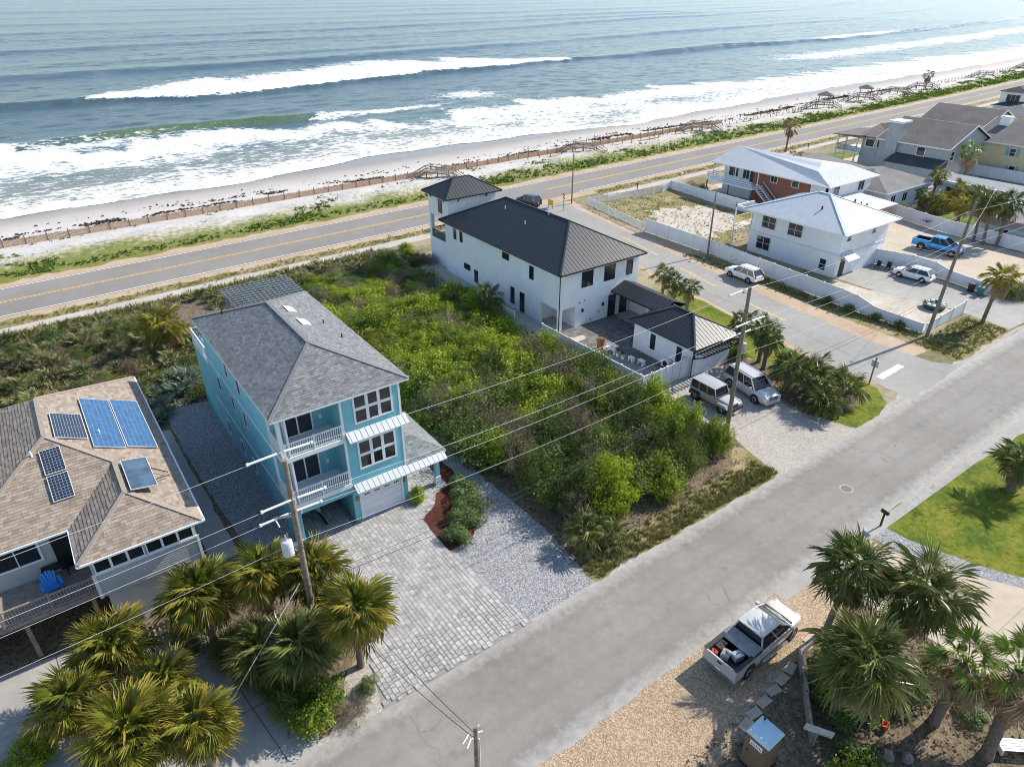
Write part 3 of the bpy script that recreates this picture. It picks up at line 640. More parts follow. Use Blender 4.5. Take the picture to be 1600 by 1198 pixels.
# stored boat under the house
bo=thing('boat','white open boat stored in the shade of the teal carport','boat',(9.9,37.2,.5))
hm=mat('gelcoat_white',(.75,.76,.77),.25,.03,3); mb=MB(); st=[]
for i in range(9):
    t=i/8; w=.75*(1-max(0,(t-.35)/.65)**2.2)+.02; y=4.0-t*6.4+0; st.append((y,w,.55+.3*t*t))
ring=[]
for (y,w,zt) in st: ring.append([(-w,y,zt),(-w*.8,y,.1),(0,y,-.05+.35*max(0,(2-y)/4.4-.45)),(w*.8,y,.1),(w,y,zt)])
vs=[p for r_ in ring for p in r_]; fs=[]
for i in range(8):
    for j in range(4): fs.append((i*5+j,i*5+j+1,i*5+6+j,i*5+5+j))
fs.append((0,1,2,3,4)); mb.add(vs,fs); mb.build('hull',hm,bo,local=True,smooth=True)
mb=MB(); mb.poly([(-w+.06,y,zt-.12) for y,w,zt in st]+[(w-.06,y,zt-.12) for y,w,zt in st[::-1]]); mb.build('deck',mat('boat_deck',(.45,.46,.47),.6),bo,local=True)
mb=MB(); mb.box(-.3,.2,.35,.3,1.0,1.25); mb.build('console',hm,bo,local=True)
mb=MB(); mb.box(-.2,4.0,.2,.2,4.35,1.0); mb.build('outboard_motor',MT['black'],bo,local=True)
mb=MB(); mb.bar((0,-3.2,-.2),(0,3.8,-.2),.12,.12); mb.bar((-.9,2,-.2),(.9,2,-.2),.1,.1)
for x in (-.95,.95): mb.tube((x-.1,2,-.22),(x+.1,2,-.22),.28,.28,12)
mb.build('trailer',MT['black'],bo,local=True)
# ---------------- tan house on the left ----------------
tn=thing('tan_roof_house','raised house with tan shingle hip roof and grey siding above a shaded deck','house',(-3,43,0))
SID=mat('grey_lap_siding_paint',(.42,.42,.41),.7,.06,1.5)
mb=MB(); mb.box(-2.55,32.75,2.7,2.5,35.9,5.4); mb.box(-13,36.2,0,2.5,51,5.4); mb.box(-2.3,33.2,0,2.3,35.9,2.7); mb.build('wall',SID,tn)
mb=MB(); lap(mb,'-y',32.745,-2.54,2.75,2.49,4.25,.16,.02); o=mb.build('siding',SID,tn); o['kind']='stuff'
mb=MB(); mb.box(-2.62,32.68,4.2,2.57,32.74,4.32); mb.box(-2.62,32.68,5.15,2.57,32.74,5.36); mb.box(-2.62,32.68,2.7,-2.45,32.735,4.2);mb.box(2.42,32.68,2.7,2.57,32.735,4.2); mb.build('window_band_trim',MT['trim'],tn)
for k in range(6):
    a0=-2.35+k*.78+(.1 if k>2 else 0); window(tn,'-y',32.75,a0,4.38,a0+.66,5.1,1,1,.06,d=.05)
window(tn,'-y',36.2,-9.2,3.9,-7.8,5.1,2,1,.1); window(tn,'-y',36.2,-6.6,3.9,-4.6,5.1,2,1,.12)
mb=MB(); pbox(mb,plane('-y',36.2),-4.0,2.72,-2.9,5.0,0,.04); mb.build('door',MT['black'],tn)
p_=.4545
E0=5.5
def zx(x): return E0+(2.95-x)*p_
xr=-2.8; Rz=E0+(2.95-xr)*p_; yf=35.6; yb=51.3
rA=(xr,yf+(2.95-xr),Rz); rB=(xr,yb-(2.95-xr)*.85,Rz)
wz=E0+2.95*p_; wA=(0.,32.3+2.95,wz); wV=(0.,yf+2.95,wz)
xl=-8.55
faces=[[(2.95,32.3,E0),(2.95,yb,E0),rB,rA,wV,wA],
       [(-2.95,32.3,E0),(2.95,32.3,E0),wA],
       [(-2.95,yf,E0),(-2.95,32.3,E0),wA,wV],
       [(xl,yf,E0),(-2.95,yf,E0),wV,rA],
       [(xl,yb,E0),(xl,yf,E0),rA,rB],
       [(2.95,yb,E0),(xl,yb,E0),rB]]
mb=MB()
for f in faces: mb.poly(f)
rf=mb.build('roof',MT['tan_tabs'][1],tn)
mb=MB(); mb.box(-2.95,32.3,E0-.18,2.95,yf,E0-.004); mb.box(xl,yf,E0-.18,2.95,yb,E0-.005); mb.build('fascia',MT['trim'],rf)
mb=MB()
shingle(mb,[faces[0][i] for i in (0,4,5)],rs,.2,.31); shingle(mb,[(2.95,32.3,E0),(2.95,yb,E0),rB,rA,wV],rs,.2,.31)
for f in faces[1:]: shingle(mb,f,rs,.2,.31,.026)
o=mb.build('shingles',MT['tan_tabs'],rf); o['kind']='stuff'
cap(rf,[(wA,wV),((2.95,32.3,E0),wA),((-2.95,32.3,E0),wA),(wV,rA),((xl,yf,E0),rA),(rA,rB),((2.95,yb,E0),rB)],MT['tan_tabs'][2])
mb=MB()
for p,q in (((3.0,32.25,E0-.06),(3.0,51.3,E0-.06)),((-3.0,32.25,E0-.06),(3.0,32.25,E0-.06)),((-3.0,32.25,E0-.06),(-3.0,35.55,E0-.06)),((-13,35.55,E0-.06),(-3.0,35.55,E0-.06))): mb.bar(p,q,.1,.1)
mb.build('gutter',MT['trim'],rf)
for (x,y) in ((-3.6,40.3),(-.2,41.8),(1.0,36.7)):
    mb=MB(); z=min(zx(x),E0+(y-yf)*p_) if x<0 else zx(x); mb.tube((x,y,z-.1),(x,y,z+.35),.05,.05,8); mb.build('vent_pipe',MT['white'],rf)
# deck
mb=MB(); mb.box(-13,33.3,2.5,-2.56,36.18,2.7)
dk=mb.build('deck',MT['deckwood'],tn)
for k in range(20):
    mb=MB(); mb.box(-13,33.28+k*.145,2.702,-2.57,33.41+k*.145,2.73); mb.build('plank',MT['deckwood'],dk)
railing(tn,(-13,33.32),(-2.6,33.32),2.73,1.0,MT['deckwood'],.14)
for x in (-12,-9,-6,-3):
    mb=MB(); mb.box(x-.1,33.4,0,x+.1,33.6,2.5); mb.build('deck_post',MT['wood'],tn)
ch=thing('adirondack_chair','bright blue slatted garden chair on the shaded deck','chair',(-4.5,34.7,2.73),R(10)); bl=mat('blue_chair_paint',(.03,.26,.72),.4,.05,3)
mb=MB(); 
for k in range(6): mb.hexa([(-.3,-.35+k*.11,.36-.03*k),(.3,-.35+k*.11,.36-.03*k),(.3,-.26+k*.11,.34-.03*k),(-.3,-.26+k*.11,.34-.03*k),(-.3,-.35+k*.11,.39-.03*k),(.3,-.35+k*.11,.39-.03*k),(.3,-.26+k*.11,.37-.03*k),(-.3,-.26+k*.11,.37-.03*k)])
mb.build('seat',bl,ch,local=True)
for k in range(5):
    mb=MB(); x=-.26+k*.13; h=.95-.05*abs(k-2)**1.5; mb.bar((x*.8,.28,.2),(x*1.2,.62,h),.11,.025); mb.build('back_slat',bl,ch,local=True)
for s in (-1,1):
    mb=MB(); mb.box(s*.42-.07,-.42,.56,s*.42+.07,.35,.59); mb.build('armrest',bl,ch,local=True)
    mb=MB(); mb.box(s*.36-.03,-.4,0,s*.36+.03,-.3,.56); mb.build('leg',bl,ch,local=True)
    mb=MB(); mb.bar((s*.33,-.3,.33),(s*.33,.6,.03),.03,.1); mb.build('leg',bl,ch,local=True)
tb=thing('patio_table','dark square table against the wall behind the blue chair','table',(-4.2,35.7,2.73)); mb=MB(); mb.box(-.6,-.3,.7,.6,.3,.75); mb.build('table_top',MT['black'],tb,local=True)
for x in (-.5,.5):
    for y in (-.22,.22):
        mb=MB(); mb.box(x-.03,y-.03,0,x+.03,y+.03,.7); mb.build('leg',MT['black'],tb,local=True)
gt=thing('picket_gate','short weathered wooden picket fence below the palms','fence',(-.7,30.8,0)); 
for k in range(7):
    mb=MB(); mb.box(-.9+k*.26,0,.05,-.74+k*.26,.03,1.3+.03*(k%2)); mb.build('picket',MT['wood'],gt,local=True)
mb=MB(); mb.box(-.95,.03,.3,.95,.07,.4);mb.box(-.95,.03,1.0,.95,.07,1.1); mb.build('rail',MT['wood'],gt,local=True)
# solar panels
SOLB=mat('blue_solar_cell',(.025,.095,.22),.25,.25,2.5,spec=.7); SOLK=mat('black_solar_cell',(.015,.02,.035),.2,.2,2,spec=.7); LINE=mat('solar_grid_line',(.22,.27,.33),.4)
def solar(label,c,u,v,w,h,nu,nv,cm,lw=.015,group=None,ht=.12,name='solar_panel'):
    """c = centre, u/v in-plane unit vectors"""
    c=Vector(c);u=Vector(u).normalized();v=Vector(v).normalized();n=u.cross(v); n=n if n.z>0 else -n
    t_=thing(name,label,'solar panel',tuple(c),0,group); B=lambda a,b,d:u*a+v*b+n*d
    def slab(mb,a0,b0,a1,b1,d0,d1): mb.hexa([B(a0,b0,d0),B(a1,b0,d0),B(a1,b1,d0),B(a0,b1,d0),B(a0,b0,d1),B(a1,b0,d1),B(a1,b1,d1),B(a0,b1,d1)])
    mb=MB(); slab(mb,-w/2,-h/2,w/2,h/2,ht-.04,ht); mb.build('backing',LINE,t_,local=True)
    mb=MB(); f=.03
    for a0,b0,a1,b1 in ((-w/2-f,-h/2-f,w/2+f,-h/2),(-w/2-f,h/2,w/2+f,h/2+f),(-w/2-f,-h/2,-w/2,h/2),(w/2,-h/2,w/2+f,h/2)): slab(mb,a0,b0,a1,b1,ht-.05,ht+.02)
    mb.build('frame',MT['wire'],t_,local=True)
    mb=MB()
    for i in range(nu):
        for j in range(nv):
            slab(mb,-w/2+w*i/nu+lw,-h/2+h*j/nv+lw,-w/2+w*(i+1)/nu-lw,-h/2+h*(j+1)/nv-lw,ht+.001,ht+.008)
    o=mb.build('cells',cm,t_,local=True); o['kind']='stuff'
    for a in (-w*.35,w*.35):
        for b_ in (-h*.4,h*.4):
            mb=MB(); mb.bar(B(a,b_,-.05),B(a,b_,ht-.04),.04,.04); mb.build('mount',MT['wire'],t_,local=True)
    return t_
ux=(1,0,-p_); vy=(0,1,0)
def onx(x,y): return (x,y,zx(x))
solar('tall blue solar array nearer the middle of the tan roof',onx(.03,43.3),ux,vy,1.62,6.5,6,12,SOLB,.012)
solar('tall blue solar array beside the roof edge facing the teal house',onx(1.62,43.45),ux,vy,1.6,6.5,6,12,SOLB,.012)
solar('square black solar panel touching the blue arrays',onx(-1.62,42.6),ux,vy,1.58,3.1,10,10,SOLK,.014)
uy=(0,1,p_)
solar('black solar panel, upper of two on the street-facing tan slope',(-2.74,39.65,E0+(39.65-yf)*p_),(1,0,0),uy,.95,1.62,6,9,SOLK,.014)
solar('black solar panel, lower of two on the street-facing tan slope',(-2.73,38.0,E0+(38.0-yf)*p_),(1,0,0),uy,.95,1.62,6,9,SOLK,.014)
t_=solar('tilted glass solar water heater on the tan roof',onx(.85,36.6),(1,0,-.2),vy,1.25,3.1,1,1,mat('collector_glass',(.06,.10,.14),.15,.4,1.2,spec=.8),.02,ht=.38,name='water_heater_panel')
mb=MB(); mb.tube((.3,.9,.2),(1.5,.3,-.4),.03); mb.tube((.3,-.9,.2),(1.5,.0,-.4),.03); mb.build('strut',MT['black'],t_,local=True)
# ---------------- white modern house ----------------
wh=thing('white_modern_house','white stucco two-storey house with black standing-seam roof and corner tower','house',(45,58,0))
mb=MB(); mb.box(40.1,51.1,0,50.7,69.2,6.25); mb.box(42.2,47.6,0,50.7,51.1,6.25); mb.box(40.1,47.6,2.35,42.2,51.1,6.25); mb.box(40.1,47.6,0,40.5,47.95,2.35); mb.box(40.1,50.7,0,40.45,51.1,2.35)
# tower: lower open loggia and upper room
mb.box(40.6,69.2,0,47.4,73.8,3.2); mb.box(40.6,69.2,6.1,47.4,73.8,8.75)
for x,y in ((40.6,69.2),(40.6,73.35),(46.95,73.35)): mb.box(x,y,3.2,x+.45,y+.45,6.1)
mb.box(42.8,69.25,3.2,47.35,72.6,6.1)
mb.build('wall',MT['stucco'],wh)
railing(wh,(40.7,69.8),(40.7,73.3),3.2,1.0,MT['black'],.14,False); railing(wh,(41.1,73.7),(46.9,73.7),3.2,1.0,MT['black'],.14,False)
Wd=dict(trim='black',fr=.05,d=.04)
for y0,z0,y1,z1 in ((66.75,4.6,67.25,5.75),(65.4,4.6,65.9,5.75),(56.2,5.1,57.3,5.75),(63.9,1.6,65.1,2.2),(62.3,.6,62.95,2.0),(51.9,4.3,52.5,5.6),(55.2,.5,55.8,2.3)): window(wh,'-x',40.1,y0,z0,y1,z1,1,1,**Wd)
window(wh,'-x',40.6,70.6,6.7,71.4,8.2,1,1,**Wd)
mb=MB(); pbox(mb,plane('-x',40.1),52.6,.02,54.2,2.4,-.02,.03); d_=mb.build('door_recess',MT['stucco'],wh); mb=MB(); pbox(mb,plane('-x',40.1),53.3,.05,54.15,2.3,.0,.045); mb.build('door',MT['glass'],d_)
for x0,x1 in ((42.9,44.3),(45.9,47.3),(49.0,49.8)): window(wh,'-y',47.6,x0,4.2,x1,5.75,1,2,**Wd)
for x0 in (46.75,48.4):
    d_=window(wh,'-y',47.6,x0,.05,x0+.9,2.35,1,1,.06,'black',.05,'glass_door')
for x,z in ((43.1,1.7),(45.9,1.7)):
    mb=MB(); mb.box(x-.08,47.42,z-.16,x+.08,47.6,z+.16); mb.build('wall_lantern',MT['black'],wh)
for x,z in ((42.7,2.6),(43.4,2.7),(45.4,1.0),(44.3,.4)):
    mb=MB(); mb.box(x-.06,47.55,z-.05,x+.06,47.6,z+.05); mb.build('wall_fitting',MT['black'],wh)
def metal_roof(parent,rect,z,rise,m,step=.45,inset=None,name='roof',caps=True,trim=None,faces=None,ribs=True,pair=None):
    F,a,b=hip_faces(rect[0],rect[1],rect[2],rect[3],z,rise,inset)
    rf=roof_solid(parent,list(F.values()),rect,z,m,trim or m,name)
    if ribs:
        for f in F.values(): seams(rf,f,m,step)
    x0,x1,y0,y1=rect; cs=[(x0,y0,z),(x1,y0,z),(x1,y1,z),(x0,y1,z)]
    near=lambda c:a if (Vector(c)-Vector(a)).length<(Vector(c)-Vector(b)).length else b
    if caps: cap(rf,([(a,b)] if (Vector(a)-Vector(b)).length>.1 else [])+[(c,near(c)) for c in cs],m,.16,h=.06)
    return rf,a,b
rf,a,b=metal_roof(wh,(39.65,51.15,47.03,69.9),6.32,2.95,MT['darkmetal'],.45,5.75)
for x,y in ((43.2,57.5),(44.0,62.3),(45.2,56.0)):
    mb=MB(); z=6.32+(x-39.65)*2.95/5.75; mb.tube((x,y,z-.1),(x,y,z+.35),.06,.06,8); mb.build('vent_pipe',MT['wire'],rf)
metal_roof(wh,(40.0,48.0,68.6,74.4),8.8,1.6,MT['darkmetal'],.45,2.9,'tower_roof')
for x,y in ((40.55,70.0),(40.55,73.0),(42,69.15),(46,69.15)):
    mb=MB(); mb.bar((x,y,8.2),(x-.35 if x<41 else x,y if x<41 else y-.35,8.72),.1,.1); mb.build('bracket',MT['black'],wh)
mb=MB(); mb.tube((40.02,47.52,0),(40.02,47.52,6.1),.05,.05,8); mb.build('downspout',MT['black'],wh)
mb=MB(); mb.bar((39.6,46.98,6.25),(51.2,46.98,6.25),.1,.11); mb.bar((39.6,46.98,6.25),(39.6,69.8,6.25),.1,.11); mb.build('gutter',MT['black'],wh)
# breezeway and garage
mb=MB(); mb.box(47.4,41.0,2.72,50.2,47.58,2.9); mb.box(49.9,41,0,50.2,47.58,2.72); mb.box(47.45,42.6,0,47.8,42.95,2.72); mb.build('breezeway_wall',MT['stucco'],wh)
fs=[[(46.9,40.6,2.95),(46.9,47.56,2.95),(48.8,47.56,3.65),(48.8,40.6,3.65)],[(50.6,47.56,2.95),(50.6,40.6,2.95),(48.8,40.6,3.65),(48.8,47.56,3.65)]]
r2=roof_solid(wh,fs,(46.9,50.6,40.6,47.56),2.95,MT['darkmetal'],MT['black'],'breezeway_roof')
for f in fs: seams(r2,f,MT['darkmetal'],.42)
mb=MB(); mb.box(43.85,33.7,0,49.0,40.9,2.9); mb.build('garage_wall',MT['stucco'],wh)
metal_roof(wh,(43.4,49.5,33.2,41.4),2.98,1.55,MT['darkmetal'],.42,3.05,'garage_roof')
for y0 in (38.2,35.0): window(wh,'-x',43.85,y0,.9,y0+.5,2.3,1,1,**Wd)
P=plane('-y',33.7); mb=MB(); pbox(mb,P,44.3,.03,48.7,2.2,-.02,.05); g=mb.build('garage_door',MT['white'],wh)
for k in range(4):
    mb=MB(); pbox(mb,P,44.35,.06+k*.53,48.65,.55+k*.53,.04,.062); mb.build('door_panel',MT['white'],g)
mb=MB()
for y in (32.45,33.2): mb.box(43.7,y-.05,2.45,49.2,y+.05,2.57)
go=mb.build('trellis',MT['black'],wh)
for k in range(14):
    mb=MB(); x=43.9+k*.39; mb.box(x-.035,32.2,2.572,x+.035,33.68,2.66); mb.build('slat',MT['black'],go)
for x in (44.0,48.9):
    mb=MB(); mb.bar((x,33.68,1.8),(x,32.5,2.42),.1,.1); mb.bar((x,33.66,1.75),(x,33.66,2.45),.1,.1); mb.build('bracket',MT['black'],go)
mb=MB(); mb.tube((43.8,33.62,0),(43.8,33.62,2.9),.045,.045,8); mb.build('downspout',MT['black'],wh)
mb=MB(); mb.box(43.6,34.0,.9,43.84,34.35,1.9); mb.box(43.65,34.5,1.2,43.84,34.7,1.7); mb.build('meter_box',MT['wire'],wh)
# courtyard pavers
PV=[mat('dark_paver_%d'%i,sc((.15,.145,.14),k),.85,.15,5) for i,k in enumerate((.8,1,1.25))]; PT=mat('tan_paver',(.52,.44,.34),.85,.1,3)
mb=MB(); rs2=random.Random(5); y=34.4
while y<47.4:
    x=37.95
    while x<43.8 or (y>41 and x<47.3):
        w=rs2.choice((.3,.45,.6)); mb.box(x,y,.012,x+w-.012,y+.288,.034+rs2.uniform(0,.004),(rs2.randrange(3)+(4 if y<41 and x<41.9 else 0)) if not(38.6<x<41.4 and (44.6<y<45.6 or 41.6<y<42.9)) else 3); x+=w
    y+=.3
o=mb.build('courtyard_pavers',PV+[PT]+[mat('light_paver_%d'%i,sc((.26,.25,.235),k),.85,.15,5) for i,k in enumerate((.85,1,1.15))]); o['kind']='structure'
def planter(label,x,y,r,h,m,plant=None,z=.035):
    t_=thing('planter',label,'planter',(x,y,z)); mb=MB(); mb.lathe([(r*.75,0),(r,h),(r*1.05,h),(r*1.05,h-.05),(r*.9,h-.08),(0,h-.08)],n=14); mb.build('pot',m,t_,local=True,smooth=True)
    mb=MB(); mb.lathe([(r*.88,h-.075),(0,h-.06)],n=12); mb.build('soil',MT['litter'],t_,local=True)
    if plant:
        mb=MB(); q=random.Random(int(x*10))
        for i in range(60):
            a=q.uniform(0,6.28);e=q.uniform(.3,1.4);L=q.uniform(.15,.4); d=Vector((math.cos(a)*math.cos(e),math.sin(a)*math.cos(e),math.sin(e))); p=Vector((0,0,h-.05))+d*L; s=Vector((-math.sin(a),math.cos(a),0))*.04
            mb.poly([p-s,p+d*.1-s*.2,p+s])
        mb.build('foliage',plant,t_,local=True)
GL=leafmat('pot_plant_leaf',(.03,.07,.015),(.08,.15,.03))
planter('tall copper-brown planter in the paved courtyard',41.2,42.6,.42,1.15,mat('copper_pot',(.27,.10,.045),.45,.2,4,metal=.3))
planter('small white round pot with plant beside the courtyard bench',41.35,40.35,.2,.42,MT['white'],GL)
planter('small white round pot farther from the courtyard bench',41.4,39.7,.2,.38,MT['white'],GL)
planter('white bowl pot beside the copper planter',41.75,42.0,.22,.5,MT['white'])
def bench(label,x,y,w,rz=0):
    t_=thing('bench',label,'bench',(x,y,.035),rz); mb=MB(); mb.box(-w/2,-.2,.4,w/2,.2,.46); mb.build('seat',MT['white'],t_,local=True)
    for s in (-1,1):
        mb=MB(); mb.box(s*(w/2-.08)-.05,-.18,0,s*(w/2-.08)+.05,.18,.4); mb.build('leg',MT['white'],t_,local=True)
bench('long white bench by the copper planter',41.4,41.3,1.3,R(90)); bench('short white bench, closer to the copper planter of two',41.7,38.9,.6,R(90)); bench('short white bench, farther from the copper planter of two',42.0,37.9,.7,R(90))
ac=thing('air_conditioner','white outdoor air conditioner unit against the garage wall','air conditioner',(43.45,36.2,.05)); mb=MB(); mb.box(-.2,-.45,.08,.2,.45,.75); mb.build('case',MT['white'],ac,local=True); mb=MB(); mb.tube((-.205,0,.42),(-.215,0,.42),.28,.28,18); mb.build('fan_grille',MT['black'],ac,local=True); mb=MB(); mb.box(-.2,-.4,0,.2,-.3,.08); mb.box(-.2,.3,0,.2,.4,.08); mb.build('foot',MT['black'],ac,local=True)
# ---------------- other houses ----------------
def ribs(roof,faces,m,step):
    mb=MB()
    for f in faces:
        o,u,v,n,uv=face_basis(f); x0=min(p[0] for p in uv);x1=max(p[0] for p in uv); x=x0+step/2
        while x<x1:
            ys=[]
            for i in range(len(uv)):
                a=uv[i-1];b=uv[i]
                if (a[0]-x)*(b[0]-x)<0: ys.append(a[1]+(b[1]-a[1])*(x-a[0])/(b[0]-a[0]))
            if len(ys)>=2 and max(ys)-min(ys)>.3:
                p=o+u*x+v*(min(ys)+.02)+n*.012; q=o+u*x+v*(max(ys)-.03)+n*.012; mb.bar(p,q,.05,.03,up=n)
            x+=step
    ob=mb.build('ribs',m,roof); ob['kind']='stuff'
ROOFGREY=[ground('grey_roof_far',[(.145,.14,.135),(.18,.175,.17),(.215,.21,.205)],.3,2,30,.95,.3), ground('brown_roof_far',[(.12,.105,.095),(.155,.14,.13),(.19,.17,.16)],.3,2,30,.95,.3), ground('charcoal_roof_far',[(.05,.05,.052),(.07,.07,.072),(.09,.09,.09)],.3,2,30,.95,.3)]
# white metal roof house
h2=thing('white_metal_roof_house','white stucco house with white ribbed metal hip roof and yellow side balcony','house',(81.4,46.4,0))
mb=MB(); mb.box(76.2,40.0,0,86.4,52.5,5.5); mb.build('wall',MT['stucco'],h2)
mb=MB(); mb.box(76.14,39.94,2.7,86.46,52.56,2.9); mb.build('band_course',mat('greyed_band',(.62,.61,.59),.8),h2)
F,a,b=hip_faces(75.2,87.4,39.1,53.5,5.55,2.5,6.4); rf=roof_solid(h2,list(F.values()),(75.2,87.4,39.1,53.5),5.55,MT['wmetal'],MT['trim']); ribs(rf,list(F.values()),MT['wmetal'],.26); cap(rf,[(a,b)]+[((x,y,5.55),a if y<45 else b) for x in (75.2,87.4) for y in (39.1,53.5)],mat('blue_grey_ridge',(.45,.55,.62),.5),.3)
for x,y in ((84.6,43.2),(84.9,42.6),(83.4,43.4),(78.4,44.6)):
    z=5.55+2.5*(min(87.4-x,x-75.2)/6.1 if y>43 else min((y-39.1)/6.4,(87.4-x)/6.1)); mb=MB(); mb.tube((x,y,z-.1),(x,y,z+.4),.1,.1,8); mb.build('vent_pipe',MT['black'],rf)
BRT=mat('brownish_window_trim',(.62,.58,.50),.6)
for y0,z0 in ((50.0,3.6),(46.2,3.6)): window(h2,'-x',76.2,y0-1.0,z0,y0+.9,z0+1.45,2,2,.1,BRT)
window(h2,'-x',76.2,49.3,.8,51.2,2.4,2,2,.1,BRT); window(h2,'-x',76.2,41.3,.6,42.1,1.9,1,2,.08)
for x0 in (77.2,82.6): window(h2,'-y',40.0,x0,4.3,x0+.8,5.0,1,2,.07)
P=plane('-y',40.0); mb=MB(); pbox(mb,P,79.6,.02,85.6,2.5,-.02,.04); g=mb.build('garage_door',MT['white'],h2)
for k in range(4):
    mb=MB(); pbox(mb,P,79.65,.05+k*.6,85.55,.6+k*.6,.03,.055); mb.build('door_panel',MT['white'],g)
mb=MB(); mb.poly([(76.5,40,2.9),(78.6,40,2.9),(77.6,39.0,2.45),(76.2,39.0,2.45)][::-1]); mb.hexa([(76.3,38.7,2.35),(78.8,38.7,2.35),(78.8,39.99,2.75),(76.3,39.99,2.75),(76.3,38.7,2.42),(78.8,38.7,2.42),(78.5,39.99,3.05),(76.6,39.99,3.05)]); mb.build('door_hood',MT['wmetal'],h2)
mb=MB(); pbox(mb,P,77.0,.02,78.0,2.1,0,.05); mb.build('door',MT['black'],h2)
mb=MB(); mb.box(76.3,52.5,2.75,80,55.4,2.9)
for x in (76.4,79.9): mb.box(x-.07,55.2,0,x+.07,55.34,5.4)
mb.box(76.3,55.15,5.2,80,55.35,5.4); mb.box(76.3,52.5,5.2,76.5,55.35,5.4)
mb.build('balcony',MT['trim'],h2); YB=mat('pale_yellow_paint',(.72,.58,.24),.6); railing(h2,(76.35,52.6),(76.35,55.2),2.9,1.0,YB,.16,False); railing(h2,(76.4,55.25),(79.9,55.25),2.9,1.0,YB,.16,False)
mb=MB(); mb.box(76.25,52.6,3.0,79.5,52.64,5.2); mb.build('yellow_wall_panel',YB,h2)
# brick house
m,t,b=nodes('red_brick'); co=objc(t); br=t.nodes.new('ShaderNodeTexBrick'); br.inputs['Color1'].default_value=(.30,.085,.045,1); br.inputs['Color2'].default_value=(.22,.06,.035,1); br.inputs['Mortar'].default_value=(.42,.36,.32,1); br.inputs['Scale'].default_value=4; br.inputs['Mortar Size'].default_value=.015
sx=t.nodes.new('ShaderNodeSeparateXYZ'); t.links.new(co,sx.inputs[0]); cb=t.nodes.new('ShaderNodeCombineXYZ'); t.links.new(sx.outputs['Y'],cb.inputs['X']); t.links.new(sx.outputs['Z'],cb.inputs['Y']); t.links.new(cb.outputs[0],br.inputs['Vector']); t.links.new(br.outputs[0],b.inputs['Base Color']); b.inputs['Roughness'].default_value=.9; MT['brick']=m
h3=thing('brick_house','red brick house with white metal roof and raised white front deck','house',(102,64,0))
mb=MB(); mb.box(97,57.5,0,97.3,68.0,5.1); mb.build('brick_wall',MT['brick'],h3)
mb=MB(); mb.box(97.3,55,0,108,74,5.1); mb.box(96.6,54.6,2.5,97.3,57.5,5.1); mb.box(96.6,54.4,0,107.6,55,5.1); mb.build('wall',MT['stucco'],h3)
fs=[[(95.2,53.6,5.15),(108.6,53.6,5.15),(106,57.6,6.4),(97.8,57.6,6.4)],[(95.2,75.2,5.15),(95.2,53.6,5.15),(97.8,57.6,6.4),(101.8,59.5,6.9),(101.8,75.2,6.9)],[(108.6,53.6,5.15),(108.6,75.2,5.15),(101.8,75.2,6.9),(101.8,59.5,6.9),(106,57.6,6.4)],[(97.8,57.6,6.4),(106,57.6,6.4),(101.8,59.5,6.9)]]
rf=roof_solid(h3,fs,(95.2,108.6,53.6,75.2),5.15,MT['wmetal'],MT['trim']); ribs(rf,fs[:3],MT['wmetal'],.3)
for y0 in (63.6,59.8): window(h3,'-x',97,y0,3.6,y0+1.1,4.7,2 if y0>62 else 1,1,.1)
for x0 in (97.6,104.3): window(h3,'-y',54.4,x0,3.3,x0+1.5,4.8,2,1,.09)
for y0,w in ((71.2,1.8),(69.0,1.2)): window(h3,'-x',97.3,y0,3.1,y0+w,4.7,2,1,.1)
mb=MB(); pbox(mb,plane('-x',97.3),68.1,2.75,68.8,4.9,0,.05); mb.build('door',MT['glass'],h3)
mb=MB(); mb.box(94.0,65.8,2.45,97.0,75,2.7)
dk=mb.build('front_deck',MT['trim'],h3)
for y in (66.0,70.4,74.8):
    mb=MB(); mb.box(94.1,y-.08,0,94.26,y+.08,2.45); mb.build('deck_post',MT['wood'],h3)
    mb=MB(); mb.box(95.4,y-.06,2.7,95.52,y+.06,5.1); mb.build('roof_post',MT['trim'],h3)
for z in (2.95,3.25,3.55):
    mb=MB(); mb.bar((94.05,65.9,z),(94.05,75,z),.05,.12); mb.bar((94.05,74.95,z),(97,74.95,z),.05,.12); mb.build('deck_rail',MT['trim'],h3)
for k in range(10):
    mb=MB(); y=65.6-k*.33; z=2.5-k*.26; mb.box(95.0,y-.33,z-.05,96.6,y,z); mb.build('stair_tread',MT['trim'],h3)
for x in (95.0,96.6):
    mb=MB(); mb.bar((x,65.8,3.45),(x,62.4,.9),.06,.1); mb.bar((x,65.8,2.45),(x,62.4,-.05),.06,.22); mb.build('stair_rail',MT['trim'],h3)
mb=MB(); mb.box(99.2,48.6,0,103.6,54.38,2.7); mb.build('annex_wall',mat('terracotta_wall',(.42,.25,.17),.8),h3)
fs=[[(98.4,47.8,2.75),(104.2,47.8,2.75),(104.2,54.3,3.1),(98.4,54.3,3.1)]]; roof_solid(h3,fs,(98.4,104.2,47.8,54.3),2.75,MT['wmetal'],MT['trim'],'annex_roof',.1)
